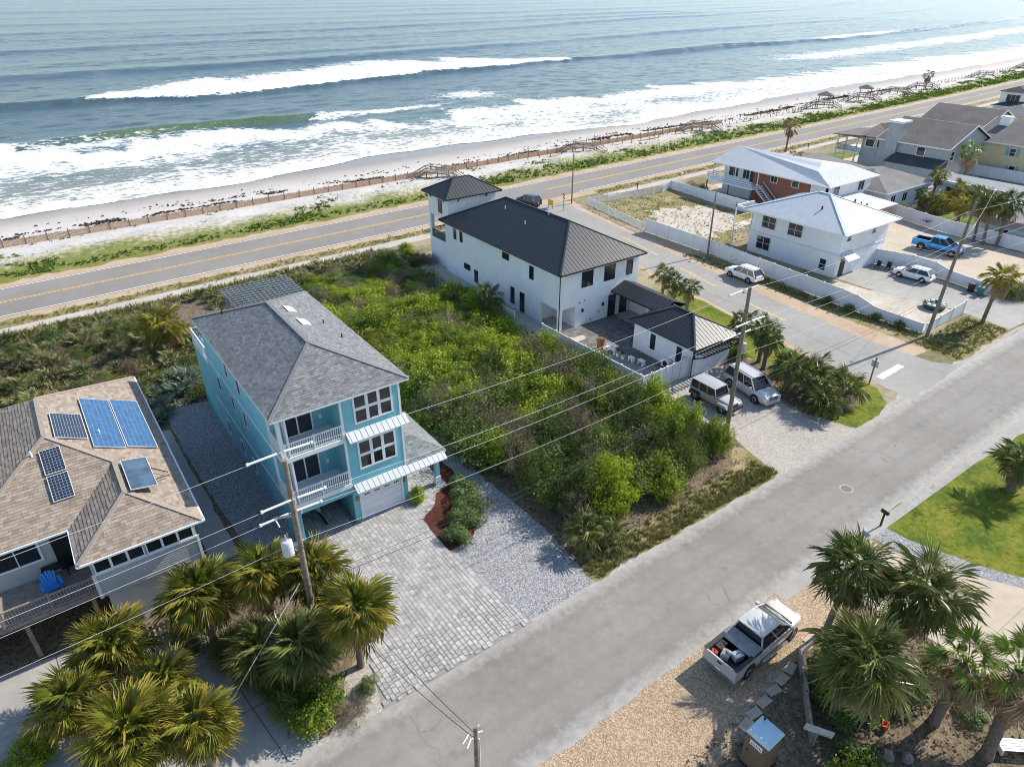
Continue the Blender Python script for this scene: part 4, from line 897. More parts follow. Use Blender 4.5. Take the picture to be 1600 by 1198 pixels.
# low grey house
def simple(name,label,rect,z,rise,roofm,wallm,gable=None,over=.5,cat='house',inset=None,group=None):
    x0,x1,y0,y1=rect; t_=thing(name,label,cat,((x0+x1)/2,(y0+y1)/2,0),group=group)
    mb=MB(); mb.box(x0+over,y0+over,0,x1-over,y1-over,z-.05)
    if gable=='y':
        xm=(x0+x1)/2; 
        for y in (y0+over,y1-over): mb.poly([(x0+over,y,z-.05),(x1-over,y,z-.05),(xm,y,z+rise*.92)])
    if gable=='x':
        ym=(y0+y1)/2
        for x in (x0+over,x1-over): mb.poly([(x,y0+over,z-.05),(x,y1-over,z-.05),(x,ym,z+rise*.92)])
    mb.build('wall',wallm,t_)
    if gable=='y': xm=(x0+x1)/2; fs=[[(x0,y1,z),(x0,y0,z),(xm,y0,z+rise),(xm,y1,z+rise)],[(x1,y0,z),(x1,y1,z),(xm,y1,z+rise),(xm,y0,z+rise)]]
    elif gable=='x': ym=(y0+y1)/2; fs=[[(x0,y0,z),(x1,y0,z),(x1,ym,z+rise),(x0,ym,z+rise)],[(x1,y1,z),(x0,y1,z),(x0,ym,z+rise),(x1,ym,z+rise)]]
    else: F,a,b=hip_faces(x0,x1,y0,y1,z,rise,inset); fs=list(F.values())
    mb=MB()
    for f in fs:
        n=len(f); off=.12; mb.poly(f); lo=[(p[0],p[1],p[2]-off) for p in f]; mb.poly(lo[::-1])
        for i in range(n): mb.poly([f[i],lo[i],lo[(i+1)%n],f[(i+1)%n]])
    r=mb.build('roof',roofm,t_)
    for f in fs:
        e=sorted(f,key=lambda p:p[2])[:2]
        if abs(e[0][2]-e[1][2])<.01:
            mb=MB(); a=Vector(e[0]);b_=Vector(e[1]); mb.bar(a-Vector((0,0,.08)),b_-Vector((0,0,.08)),.07,.17); mb.build('fascia',MT['trim'],r)
    if gable:
        for f in fs:
            for i in range(4):
                p,q=f[i],f[(i+1)%4]
                if abs(p[2]-q[2])>.1: mb=MB(); mb.bar(Vector(p)-Vector((0,0,.05)),Vector(q)-Vector((0,0,.05)),.08,.2); mb.build('barge_board',MT['trim'],r)
    return t_,r
GREYW=mat('grey_siding_wall',(.36,.37,.375),.75,.06,1); LBLUE=mat('pale_blue_wall',(.50,.60,.66),.75,.05,1)
h4,_=simple('grey_roof_bungalow','low bungalow with grey shingle roof behind the brick house',(106.6,121,50.8,63),3.1,2.0,ROOFGREY[0],LBLUE,inset=6)
fs=[[(108.6,60,3.12),(122,60,3.12),(122,72.5,4.0),(110.5,72.5,4.0)]]
mb=MB(); mb.hexa([(109,61,2.6),(121.5,61,2.6),(121.5,72.4,2.6),(110.8,72.4,2.6),(108.8,62.9,3.05),(121.9,62.9,3.05),(121.9,72.6,3.85),(110.4,72.6,3.85)]); mb.build('rear_roof',ROOFGREY[0],h4)
mb=MB(); mb.box(110.9,62,0,121.4,72.3,2.7); mb.build('rear_wall',GREYW,h4)
for x0 in (109.0,112.5,117): window(h4,'-y',51.3,x0,1.0,x0+1.3,2.3,2,1,.09)
window(h4,'-x',107.1,53.5,1.0,54.9,2.3,2,1,.09)
# grey house with chimney
h5,_=simple('grey_chimney_house','two-storey grey sided house with brown roof and white-capped chimney',(133.2,149.6,54.9,68.3),5.8,3.2,ROOFGREY[1],GREYW,'y')
mb=MB(); mb.box(133.0,64.2,0,135.2,66.4,8.9); c_=mb.build('chimney',GREYW,h5); mb=MB(); mb.box(132.8,64.0,8.9,136.2,66.6,9.25); mb.build('chimney_cap',MT['trim'],c_)
mb=MB(); mb.hexa([(130.2,55,2.7),(133.7,55,2.7),(133.7,64.4,2.7),(130.2,64.4,2.7),(130.0,55,2.8),(133.7,55,3.9),(133.7,64.4,3.9),(130.0,64.4,2.8)]); mb.build('lean_to_roof',ROOFGREY[2],h5)
mb=MB(); mb.box(130.4,55.2,0,133.7,64.2,2.7); mb.build('lean_to_wall',GREYW,h5)
window(h5,'-x',133.7,59.3,4.0,60.7,5.4,1,1,.12); 
for x0 in (135,139,143): window(h5,'-y',55.4,x0,3.6,x0+1.2,5.1,1,2,.1)
mb=MB(); mb.box(134.6,66.2,0,140,71.6,5.6); mb.build('bay_wall',GREYW,h5)
window(h5,'-x',134.6,67.0,3.9,68.6,5.2,1,1,.14); window(h5,'-x',134.6,69.2,3.9,70.8,5.2,1,1,.14)
mb=MB(); mb.hexa([(133.9,66,5.6),(141,66,5.6),(141,72.2,5.6),(133.9,72.2,5.6),(133.9,66,5.75),(141,66,8.6),(141,72.2,7.2),(133.9,72.2,5.75)]); mb.build('bay_roof',ROOFGREY[1],h5)
mb=MB(); mb.box(133.4,71.2,2.5,141,76.2,2.75)
for x,y in ((133.6,76),(136.8,76),(133.6,72)): mb.box(x-.12,y-.12,0,x+.12,y+.12,5.5)
mb.build('porch',MT['trim'],h5); railing(h5,(133.45,71.4),(133.45,76.1),2.75,.95,MT['deckwood'],.3,False); railing(h5,(133.5,76.1),(141,76.1),2.75,.95,MT['deckwood'],.3,False)
mb=MB(); mb.hexa([(132.9,71,5.4),(141.5,71,5.4),(141.5,77,5.4),(132.9,77,5.4),(132.9,71,5.9),(141.5,71,6.6),(141.5,77,5.6),(132.9,77,5.5)]); mb.build('porch_roof',ROOFGREY[1],h5)
# yellow house, houses beyond
YEL=mat('pale_yellow_siding',(.62,.55,.34),.75,.05,1)
h6,_=simple('yellow_house','pale yellow house with brown roof, white chimney and light blue shutters',(146.6,166,36,58),5.8,3.0,ROOFGREY[1],YEL,'y')
mb=MB(); mb.box(153.2,54.6,7.2,154.8,56.2,9.4); mb.build('chimney',MT['white'],h6)
SHB=mat('blue_shutter',(.16,.42,.52),.6)
for y0,z0 in ((56.2,3.9),(50.3,3.9),(49.6,1.0),(46,3.9)):
    w=window(h6,'-x',147.1,y0-.45,z0,y0+.45,z0+1.2,1,2,.1)
    for s in (-1,1):
        mb=MB(); pbox(mb,plane('-x',147.1),y0+s*.85-.25,z0-.05,y0+s*.85+.25,z0+1.25,0,.05); mb.build('shutter',SHB,w)
h7,_=simple('charcoal_gable_house','house with charcoal gable roof just beyond the grey chimney house',(164.5,178,62,76),5.6,2.6,ROOFGREY[1],GREYW,'y')
window(h7,'-x',165,66,3.6,67.4,4.8,1,1,.1)
h8,_=simple('light_grey_roof_house','house with light grey hip roof near the top right',(186,204,60,76),4.2,2.6,ROOFGREY[0],MT['stucco'])
h9,_=simple('dark_roof_tower_house','white house with dark roof and raised top room beside the highway',(206,222,66,79),4.6,2.2,ROOFGREY[2],MT['stucco'])
mb=MB(); mb.box(209,73,4,217,78.5,7.6); mb.build('top_room',MT['white'],h9); mb=MB()
for f in hip_faces(208.4,217.6,72.4,79.1,7.6,1.3,3)[0].values(): mb.poly(f)
mb.build('top_roof',ROOFGREY[2],h9); window(h9,'-x',209,74,5.4,77,7,3,1,.1)
for i,(x0,x1,y0,y1,k,lab) in enumerate([(236,252,66,80,1,'brown-roofed house beyond the tower-topped white house'),(268,286,72,86,0,'grey-roofed house second beyond the tower-topped white house')]):
    simple('roadside_house',lab,(x0,x1,y0,y1),4.8,2.6,ROOFGREY[k],MT['stucco'],'y' if i else None,group=None)
# pale blue flat-roofed house
h10=thing('pale_blue_flat_house','low pale blue house with white-edged flat roof beside the palms','house',(125,46,0))
mb=MB(); mb.box(122.2,40,0,127.5,51.0,3.0); mb.build('wall',LBLUE,h10); mb=MB(); mb.box(121.6,39.4,3.0,128.2,51.6,3.22); mb.build('roof',mat('flat_roof_grey',(.17,.19,.20),.8),h10)
mb=MB(); mb.box(121.5,39.3,2.92,121.9,51.7,3.3);mb.box(121.9,51.3,2.92,128.2,51.7,3.3); mb.build('roof_edge',MT['trim'],h10)
for y0 in (42,45.4,48.6):
    mb=MB(); pbox(mb,plane('-x',122.2),y0-.7,.1,y0+.7,2.3,0,.06); mb.build('opening',MT['glass'],h10)
for y0 in (43.6,47):
    mb=MB(); mb.box(121.7,y0-.1,0,121.9,y0+.1,2.92); mb.build('post',MT['trim'],h10)
h11=thing('white_shed_wall_house','low white house partly behind the three tall palms','house',(112,33.5,0)); mb=MB(); mb.box(106,29,0,118,37.5,2.4); mb.build('wall',LBLUE,h11); mb=MB(); mb.hexa([(105.4,28.4,2.4),(118.6,28.4,2.4),(118.6,38,2.4),(105.4,38,2.4),(106.5,30,3.1),(117.5,30,3.1),(117.5,36.4,3.1),(106.5,36.4,3.1)]); mb.build('roof',ROOFGREY[0],h11); window(h11,'-x',106,33.5,1.2,34.6,2.0,2,1,.08); 
# ---------------- fences ----------------
def fence(label,pts,hs,post_top=.08,open_=False,plen=2.3,name='vinyl_fence',m=None):
    """pts polyline, hs heights at points"""
    m=m or MT['vinyl']; t_=thing(name,label,'fence',(pts[0][0],pts[0][1],0))
    def post(p,h): mb=MB(); x,y=p; mb.box(x-.065,y-.065,0,x+.065,y+.065,h+post_top); mb.box(x-.085,y-.085,h+post_top,x+.085,y+.085,h+post_top+.04); mb.build('post',m,t_)
    for i in range(len(pts)-1):
        p=Vector((*pts[i],0));q=Vector((*pts[i+1],0)); L=(q-p).length; n=max(1,round(L/plen)); d=(q-p)/n
        for k in range(n):
            a=p+d*k;b=p+d*(k+1); ha=hs[i]+(hs[i+1]-hs[i])*k/n; hb=hs[i]+(hs[i+1]-hs[i])*(k+1)/n
            post(a[:2],ha); nrm=Vector((-d.y,d.x,0)).normalized()*.02; U=Vector((0,0,1)); e=d.normalized()*.07; a_=a+e;b_=b-e
            mb=MB()
            if open_:
                mb.bar(a_+U*(ha-.06),b_+U*(hb-.06),.05,.09); mb.bar(a_+U*.12,b_+U*.12,.05,.09)
                kk=int((b_-a_).length/.16)
                for j in range(1,kk): c=a_+(b_-a_)*(j/kk); mb.box(c.x-.022,c.y-.022,.12,c.x+.022,c.y+.022,ha-.08)
            else:
                mb.hexa([a_-nrm+U*.06,b_-nrm+U*.06,b_+nrm+U*.06,a_+nrm+U*.06,a_-nrm+U*ha,b_-nrm+U*hb,b_+nrm+U*hb,a_+nrm+U*ha])
                n2=nrm*1.9; mb.hexa([a_-n2+U*(ha-.02),b_-n2+U*(hb-.02),b_+n2+U*(hb-.02),a_+n2+U*(ha-.02),a_-n2+U*(ha+.05),b_-n2+U*(hb+.05),b_+n2+U*(hb+.05),a_+n2+U*(ha+.05)])
            mb.build('panel',m,t_)
    post(pts[-1],hs[-1]); return t_
fence('long solid white vinyl fence along the cross street',[(71.0,66),(70.9,53),(69.9,42),(69.4,35),(69.3,33.2),(69.3,31),(69.6,26.2)],[1.85,1.85,1.85,1.85,1.75,1.15,1.0])
fence('white fence facing the street in front of the sandy parking lot',[(69.9,26.0),(77.8,26.0)],[1.0,1.5])
fence('open white picket fence around the empty grass yard',[(71.1,66.2),(73.6,81.2),(89,79.8),(92.6,81.2)],[1.15,1.15,1.15,1.15],open_=True,plen=2.0)
fence('solid white fence between the grass yard and the brick house',[(92.4,81),(90.6,70),(90.2,57)],[1.2,1.8,1.8])
fence('white fence between the white hatchback and the blue pickup',[(84.9,39.9),(86.2,36),(86.6,33.4),(86.4,31.4),(85.6,26.6)],[1.9,1.9,1.7,1.25,1.2])
fence('white fence behind the blue pickup',[(108.6,52),(107,49),(105.2,42),(104.8,30),(104.9,24)],[1.8,1.8,1.8,1.8,1.8])
fence('white fence in front of the pale yellow house',[(145,57),(145,38)],[1.9,1.9])
fence('low white fence across the grey house front yard',[(112,80.5),(130,82.5)],[1.0,1.0],open_=True)
fence('white courtyard fence between the scrub and the paved patio',[(37.7,47.2),(37.8,41),(38.0,34.2)],[1.75,1.85,1.9])
fence('short white fence bays along the white house side',[(37.2,56.2),(37.5,51.6)],[1.5,1.5])
fence('low white fence by the rear of the white house',[(37.6,62.2),(38.2,58.2)],[1.1,1.1])
fence('white board gate closing the courtyard beside the garage',[(38.1,34.0),(40.2,34.0),(41.8,34.0),(43.7,33.95)],[1.8,1.8,1.8,1.8],plen=.9)
# ---------------- vehicles ----------------
def paint(name,c,rough=.28,metal=0.): return mat(name,c,rough,.02,2,metal=metal,spec=.6)
def loft(mb,st,zb):
    rings=[]
    for (x,zt,w,zbot) in st:
        h=zt-zbot; half=[(0,zt+.035),(.5*w,zt+.028),(.84*w,zt),(.96*w,zt-.07),(w,zt-.2 if h>.4 else zt-.1),(w,zbot+.35*h),(.97*w,zbot+.12*h),(.86*w,zbot)]
        rings.append([(x,y,z) for y,z in half]+[(x,-y,z) for y,z in half[::-1][:-1]])
    n=len(rings[0]); vs=[p for r in rings for p in r]; fs=[]
    for i in range(len(rings)-1):
        for j in range(n): k=(j+1)%n; fs.append((i*n+j,i*n+k,(i+1)*n+k,(i+1)*n+j))
    fs.append(tuple(range(n))); fs.append(tuple((len(rings)-1)*n+j for j in range(n))[::-1]); mb.add(vs,fs)
def vehicle(name,label,cat,x,y,rz,col,s,group=None):
    t_=thing(name,label,cat,(x,y,.015),rz,group); pm=col
    mb=MB(); loft(mb,s['st'],s['zb']); mb.build('body',pm,t_,smooth=True,local=True)
    xa,xb,xc,xd,zb,zr,wb,wr=s['gh']     # windscreen base, roof front, roof rear, rear base
    for sgn in (1,-1):
        pass
    A=lambda sg:[(xa,sg*wb,zb),(xb,sg*wr,zr),(xc,sg*wr,zr),(xd,sg*wb,zb)]
    gl=MT['glass']
    mb=MB(); L=A(1);Rr=A(-1); mb.poly([L[0],Rr[0],Rr[1],L[1]]); mb.build('windscreen',gl,t_,local=True)
    mb=MB(); mb.poly([L[3],L[2],Rr[2],Rr[3]]); mb.build('rear_window',gl,t_,local=True)
    for sg,Q in ((1,L),(-1,Rr)):
        n=s.get('panes',2)
        for k in range(n):
            t0,t1=k/n,(k+1)/n; lo=lambda t:Vector(Q[0])*(1-t)+Vector(Q[3])*t; hi=lambda t:Vector(Q[1])*(1-t)+Vector(Q[2])*t
            q=[lo(t0),lo(t1),hi(t1),hi(t0)]; q=q if sg<0 else q[::-1]; mb=MB(); mb.poly(q); mb.build('side_window',gl,t_,local=True)
        for k in range(n+1):
            t0=k/n; lo=Vector(Q[0])*(1-t0)+Vector(Q[3])*t0; hi=Vector(Q[1])*(1-t0)+Vector(Q[2])*t0
            mb=MB(); mb.bar(lo,hi,.07 if k in (0,n) else .06,.06,up=(0,sg,.2)); mb.build('pillar',pm,t_,local=True)
    mb=MB(); rg=[]
    for i in range(7):
        tx=i/6; xx=xb+.04+(xc-xb-.08)*tx; cr=.07*(1-(2*tx-1)**2)
        rg.append([(xx,wr*v,zr+.0+cr*.6+.05*(1-v*v)) for v in (-1.02,-.9,-.5,0,.5,.9,1.02)])
    vs=[p for r_ in rg for p in r_]; fs=[(i*7+j,i*7+7+j,i*7+8+j,i*7+j+1) for i in range(6) for j in range(6)]; mb.add(vs,fs)
    mb.poly([(xb-.0,-wr*1.02,zr-.05),(xb,wr*1.02,zr-.05),(xc,wr*1.02,zr-.05),(xc,-wr*1.02,zr-.05)][::-1])
    mb.bar((xb,-wr,zr-.0),(xb,wr,zr-.0),.09,.07); mb.bar((xc,-wr,zr),(xc,wr,zr),.09,.07); mb.bar((xb,-wr,zr),(xc,-wr,zr),.06,.08); mb.bar((xb,wr,zr),(xc,wr,zr),.06,.08)
    rf=mb.build('roof',pm,t_,smooth=True,local=True)
    if s.get('rack'):
        for sg in (-1,1):
            mb=MB(); mb.bar((xb+.2,sg*wr*.92,zr+.12),(xc-.2,sg*wr*.92,zr+.12),.05,.04); mb.build('roof_rail',MT['black'] if s['rack']=='k' else MT['chrome'],rf,local=True)
        for k in range(s.get('bars',0)):
            mb=MB(); xx=xb+.5+k*.9; mb.bar((xx,-wr*.95,zr+.15),(xx,wr*.95,zr+.15),.07,.04); mb.build('cross_bar',MT['black'],rf,local=True)
    mb=MB(); mb.bar((xa+.07,-wb*.92,zb+.03),(xa+.07,wb*.92,zb+.03),.16,.05); mb.build('cowl',MT['black'],t_,local=True)
    xh=s['st'][-2][0]; hz=lambda xx:float(np.interp(xx,[q_[0] for q_ in s['st']],[q_[1] for q_ in s['st']]))
    for sg in (1,-1):
        mb=MB(); mb.bar((xa+.1,sg*wb*.86,hz(xa+.1)+.012),(xh-.05,sg*wb*.78,hz(xh-.05)+.012),.018,.02); mb.build('hood_gap',MT['black'],t_,local=True)
        mb=MB(); mb.bar((xa+.05,sg*.25-.3,zb+.05),(xa-.25,sg*.25+.15,zb+.26),.02,.02); mb.build('wiper',MT['black'],t_,local=True)
    wd=s['st'][len(s['st'])//2][2]; wrad=s['wr']
    for wx in s['wx']:
        for sg in (1,-1):
            mb=MB(); mb.tube((wx,sg*(wd-.3),wrad),(wx,sg*(wd+.006),wrad),wrad*1.17,wrad*1.17,20); mb.build('wheel_arch',MT['black'],t_,local=True)
            mb=MB(); y0,y1=sg*(wd-.2),sg*(wd+.03); mb.tube((wx,y0,wrad),(wx,y1,wrad),wrad,wrad*.97,20); w_=mb.build('wheel',MT['rubber'],t_,local=True,smooth=True)
            mb=MB(); mb.tube((wx,sg*(wd+.02),wrad),(wx,sg*(wd+.042),wrad),wrad*.66,wrad*.6,14); mb.build('rim',MT[s.get('rim','rim')],w_,local=True)
            mb=MB()
            for k in range(5):
                a=k*1.2566; mb.bar((wx,sg*(wd+.05),wrad),(wx+math.cos(a)*wrad*.6,sg*(wd+.046),wrad+math.sin(a)*wrad*.6),.06,.02,up=(0,1,0))
            mb.build('spokes',MT['rim'] if s.get('rim','rim')!='rim' else MT['black'],w_,local=True)
    xf=s['st'][-1][0]; xr=s['st'][0][0]; wf=s['st'][-1][2]; wrr=s['st'][0][2]; zf=s.get('zf',.75)
    mb=MB(); mb.box(xf-.12,-wf*.95,.32,xf+.06,wf*.95,.52); mb.build('front_bumper',MT[s.get('bump','black')] if s.get('bump') else pm,t_,local=True)
    mb=MB(); mb.box(xr-.08,-wrr*.97,.38,xr+.1,wrr*.97,.58); mb.build('rear_bumper',MT[s.get('bump','black')] if s.get('bump') else pm,t_,local=True)
    mb=MB(); mb.box(xf-.04,-wf*.55,zf-.18,xf+.03,wf*.55,zf+.1); mb.build('grille',MT['black'] if not s.get('cg') else MT['chrome'],t_,local=True)
    for sg in (1,-1):
        mb=MB(); mb.box(xf-.22,sg*wf*.80-.13,zf-.05,xf+.02,sg*wf*.80+.13,zf+.12); mb.build('headlight',mat('headlight_lens',(.75,.77,.8),.1) if 'hl' not in MT else MT['hl'],t_,local=True)
        mb=MB(); mb.box(xr-.02,sg*wrr*.9-.07,.8,xr+.15,sg*wrr*.9+.07,1.05); mb.build('tail_light',MT['tl'],t_,local=True)
        mb=MB(); mb.box(xa-.35,sg*(wb+.06)-.0,zb+.02,xa-.17,sg*(wb+.06)+sg*.2,zb+.2); mb.build('wing_mirror',pm,t_,local=True)
        for k in range(s.get('doors',2)):
            mb=MB(); hx=xa-1.15-k*1.05; mb.box(hx-.1,sg*(wd+.0)-.02,zb-.16,hx+.1,sg*(wd)+.02,zb-.12); mb.build('door_handle',MT['chrome'],t_,local=True)
            mb=MB(); sx=xa-.25-k*1.05; mb.box(sx-.008,sg*(wd)-.004,.5,sx+.008,sg*wd+.004,zb-.05); mb.build('door_gap',MT['black'],t_,local=True)
    mb=MB(); mb.box(xr-.095,-.16,.62 if not s.get('plz') else s['plz'],xr-.07,.16,.72 if not s.get('plz') else s['plz']+.1); mb.build('number_plate',MT['white'],t_,local=True)
    return t_
MT['hl']=mat('headlight_lens',(.75,.77,.8),.1); MT['tl']=mat('tail_light_red',(.45,.02,.015),.25)
SILVER=paint('silver_paint',(.52,.505,.48),.3,.2); WHITEP=paint('white_car_paint',(.80,.80,.80),.22); SILV2=paint('light_silver_paint',(.58,.58,.58),.3,.3); GREYJ=paint('grey_4x4_paint',(.40,.40,.385),.35,.2); BLUEP=paint('bright_blue_paint',(.02,.25,.58),.28); DKP=paint('dark_navy_paint',(.02,.03,.045),.25)
suv=dict(zb=.32,st=[(-2.5,.85,.86,.45),(-2.4,1.06,.95,.35),(-1.6,1.12,.99,.3),(0,1.12,1.0,.3),(1.0,1.12,1.0,.3),(1.35,1.10,.99,.3),(2.2,1.02,.96,.3),(2.5,.92,.88,.34),(2.58,.72,.8,.38)],gh=(1.25,.55,-2.1,-2.42,1.10,1.82,.93,.76),panes=3,wx=(1.5,-1.5),wr=.39,rack='k',zf=.82,doors=2,cg=1)
vehicle('parked_suv','silver full-size station wagon parked by the white garage','car',46.0,28.9,R(-100),SILV2,suv)
csuv=dict(zb=.32,st=[(-2.2,.8,.8,.42),(-2.1,1.0,.9,.34),(-1.3,1.04,.93,.28),(0,1.04,.94,.28),(.9,1.02,.94,.28),(1.2,1.0,.93,.28),(1.9,.92,.9,.28),(2.2,.8,.82,.32),(2.28,.62,.74,.36)],gh=(1.15,.35,-1.65,-2.12,1.0,1.6,.88,.68),panes=3,wx=(1.33,-1.33),wr=.35,rack='k',bars=2,zf=.7,doors=2)
vehicle('parked_crossover','white crossover with roof bars parked on the cross street','car',67.4,46.2,R(88),WHITEP,csuv)
vehicle('driving_crossover','dark blue crossover turning by the highway behind the white house','car',66.0,86.9,R(95),DKP,dict(csuv,rack=None))
hb=dict(zb=.28,st=[(-2.1,.75,.8,.4),(-2.02,.92,.87,.3),(-1.3,.96,.89,.22),(0,.96,.9,.22),(.9,.94,.9,.22),(1.15,.92,.89,.22),(1.85,.80,.86,.22),(2.1,.68,.76,.26),(2.15,.54,.68,.3)],gh=(1.05,.25,-1.5,-1.98,.93,1.44,.85,.62),panes=2,wx=(1.3,-1.3),wr=.33,rack='k',bars=2,zf=.6,doors=2,rim='rimdk')
vehicle('parked_hatchback','white hatchback with black wheels parked on the fenced slab','car',83.9,34.4,R(95),WHITEP,hb)
jeep=dict(zb=.45,st=[(-2.1,.95,.82,.5),(-2.05,1.12,.86,.5),(-1,1.15,.88,.5),(.4,1.15,.86,.5),(.75,1.12,.80,.5),(1.7,1.05,.70,.5),(1.95,1.0,.66,.5),(2.0,.75,.62,.5)],gh=(.62,.35,-2.0,-2.06,1.13,1.82,.80,.72),panes=3,wx=(1.35,-1.45),wr=.42,zf=.85,bump='black',doors=2,rim='rimdk')
j=vehicle('parked_offroader','grey boxy off-road car with spare wheel beside the utility pole','car',42.0,29.4,R(-91),GREYJ,jeep)
for sg in (1,-1):
    for wx in (1.35,-1.45):
        mb=MB(); mb.hexa([(wx-.62,sg*.66,.72),(wx+.62,sg*.66,.72),(wx+.62,sg*.98,.72),(wx-.62,sg*.98,.72),(wx-.42,sg*.66,1.0),(wx+.42,sg*.66,1.0),(wx+.42,sg*.97,.96),(wx-.42,sg*.97,.96)]); mb.build('fender_flare',GREYJ if wx>0 else MT['black'],j,local=True)
mb=MB(); mb.tube((-2.12,0,1.0),(-2.34,0,1.0),.4,.38,18); mb.build('spare_wheel',MT['rubber'],j,local=True)
mb=MB(); mb.box(1.95,-.8,.5,2.2,.8,.72); mb.build('bull_bar',MT['black'],j,local=True)
def pickup(name,label,x,y,rz,col,wr=.4,lift=0,cargo=False,rim='rim',group=None):
    z=lift; s=dict(zb=.45,st=[(-.72,1.08+z,.93,.42+z),(-.6,1.12+z,.98,.4+z),(.4,1.12+z,.99,.4+z),(1.6,1.12+z,.99,.4+z),(1.95,1.13+z,.98,.4+z),(2.6,1.08+z,.95,.42+z),(2.95,.99+z,.87,.45+z),(3.04,.75+z,.8,.48+z)],gh=(2.0,.86,-.52,-.66,1.10+z,1.84+z,.90,.70),panes=2,wx=(2.15,-1.6),wr=wr,zf=.84+z,cg=1,bump='chrome' if cargo else 'black',doors=2,rim=rim,plz=.6+z)
    t_=vehicle(name,label,'pickup truck',x,y,rz,col,dict(s,st=s['st']),group)
    # move the generated rear bumper/tail lights to the end of the bed
    for c in list(t_.children):
        if c.name.split('.')[0] in ('rear_bumper','tail_light','number_plate'): c.location.x-=2.08
        if c.name.split('.')[0] in('tail_light',): c.location.z+=.12+z
        if c.name.split('.')[0] in('rear_bumper',): c.location.z+=z
    mb=MB()
    for sg in (1,-1):
        y0,y1=sorted((sg*.80,sg*.985)); mb.box(-2.82,y0,.42+z,-.725,y1,1.24+z)
    mb.box(-.86,-.80,.7+z,-.725,.80,1.24+z); b=mb.build('bed_side',col,t_,local=True)
    mb=MB(); mb.box(-2.84,-.97,.55+z,-2.76,.97,1.24+z); tg=mb.build('tailgate',col,t_,local=True); mb=MB(); mb.box(-2.86,-.14,1.0+z,-2.84,.14,1.1+z); mb.build('tailgate_handle',MT['black'],tg,local=True)
    mb=MB(); mb.box(-2.75,-.798,.55+z,-.862,.798,.75+z); mb.box(-2.75,.78,.75+z,-.862,.799,1.22+z); mb.box(-2.75,-.799,.75+z,-.862,-.78,1.22+z); mb.box(-.87,-.78,.75+z,-.862,.78,1.22+z); mb.build('bed_liner',MT['black'],t_,local=True)
    mb=MB()
    for sg in (1,-1): mb.box(-2.8,sg*.9-.1,1.24+z,-.73,sg*.9+.1,1.265+z)
    mb.build('bed_rail',MT['black'] if cargo else col,t_,local=True)
    for sg in (1,-1):
        mb=MB(); mb.bar((-.6,sg*1.06,.42+z),(1.5,sg*1.06,.42+z),.16,.05); mb.build('side_step',MT['chrome'] if cargo else MT['black'],t_,local=True)
        mb=MB(); mb.tube((-1.6,sg*.7,wr+.1),(-1.6,sg*.992,wr+.1),wr*1.2,wr*1.2,20); mb.build('wheel_arch',MT['black'],t_,local=True)
    if cargo:
        mb=MB(); mb.hexa([(-1.5,-.93,1.2+z),(-.74,-.93,1.2+z),(-.74,.93,1.2+z),(-1.5,.93,1.2+z),(-1.32,-.95,1.32+z),(-.72,-.9,1.42+z),(-.72,.9,1.42+z),(-1.32,.95,1.32+z)]); mb.build('cargo_cover',mat('tonneau_grey',(.22,.22,.22),.5),t_,local=True)
    return t_
tk=pickup('parked_pickup','silver crew-cab pickup parked on the pebble lot',24.25,12.2,R(1.5),SILVER,.4,.06,True)
CG=[mat('grey_tool_case',(.30,.30,.31),.5),mat('red_strap',(.4,.03,.02),.6)]
for lab,x,y,w,d,h,m_,rz in (('grey tool case in the silver pickup bed, nearer the tailgate',22.15,12.3,.5,.4,.25,CG[0],.3),('pale grey crate in the silver pickup bed, closer to the cab',22.55,11.9,.55,.4,.28,MT['wire'],-.2),('black storage box in the silver pickup bed',22.35,12.75,.6,.35,.3,MT['black'],.1),('red and grey bundle in the corner of the pickup bed',21.85,12.75,.3,.3,.2,CG[1],.5)):
    c_=thing('cargo_box',lab,'box',(x,y,.84),rz); mb=MB(); mb.box(-w/2,-d/2,0,w/2,d/2,h); mb.build('case',m_,c_,local=True); mb=MB(); mb.box(-w/2-.01,-d/2-.01,h,w/2+.01,d/2+.01,h+.04); mb.build('lid',m_,c_,local=True); mb=MB(); mb.box(-.1,-.015,h+.04,.1,.015,h+.07); mb.build('handle',MT['black'],c_,local=True)
pickup('parked_pickup','bright blue crew-cab pickup parked behind the white hatchback',95.9,37.6,R(-85),BLUEP,.45,.15,False,'rimdk')
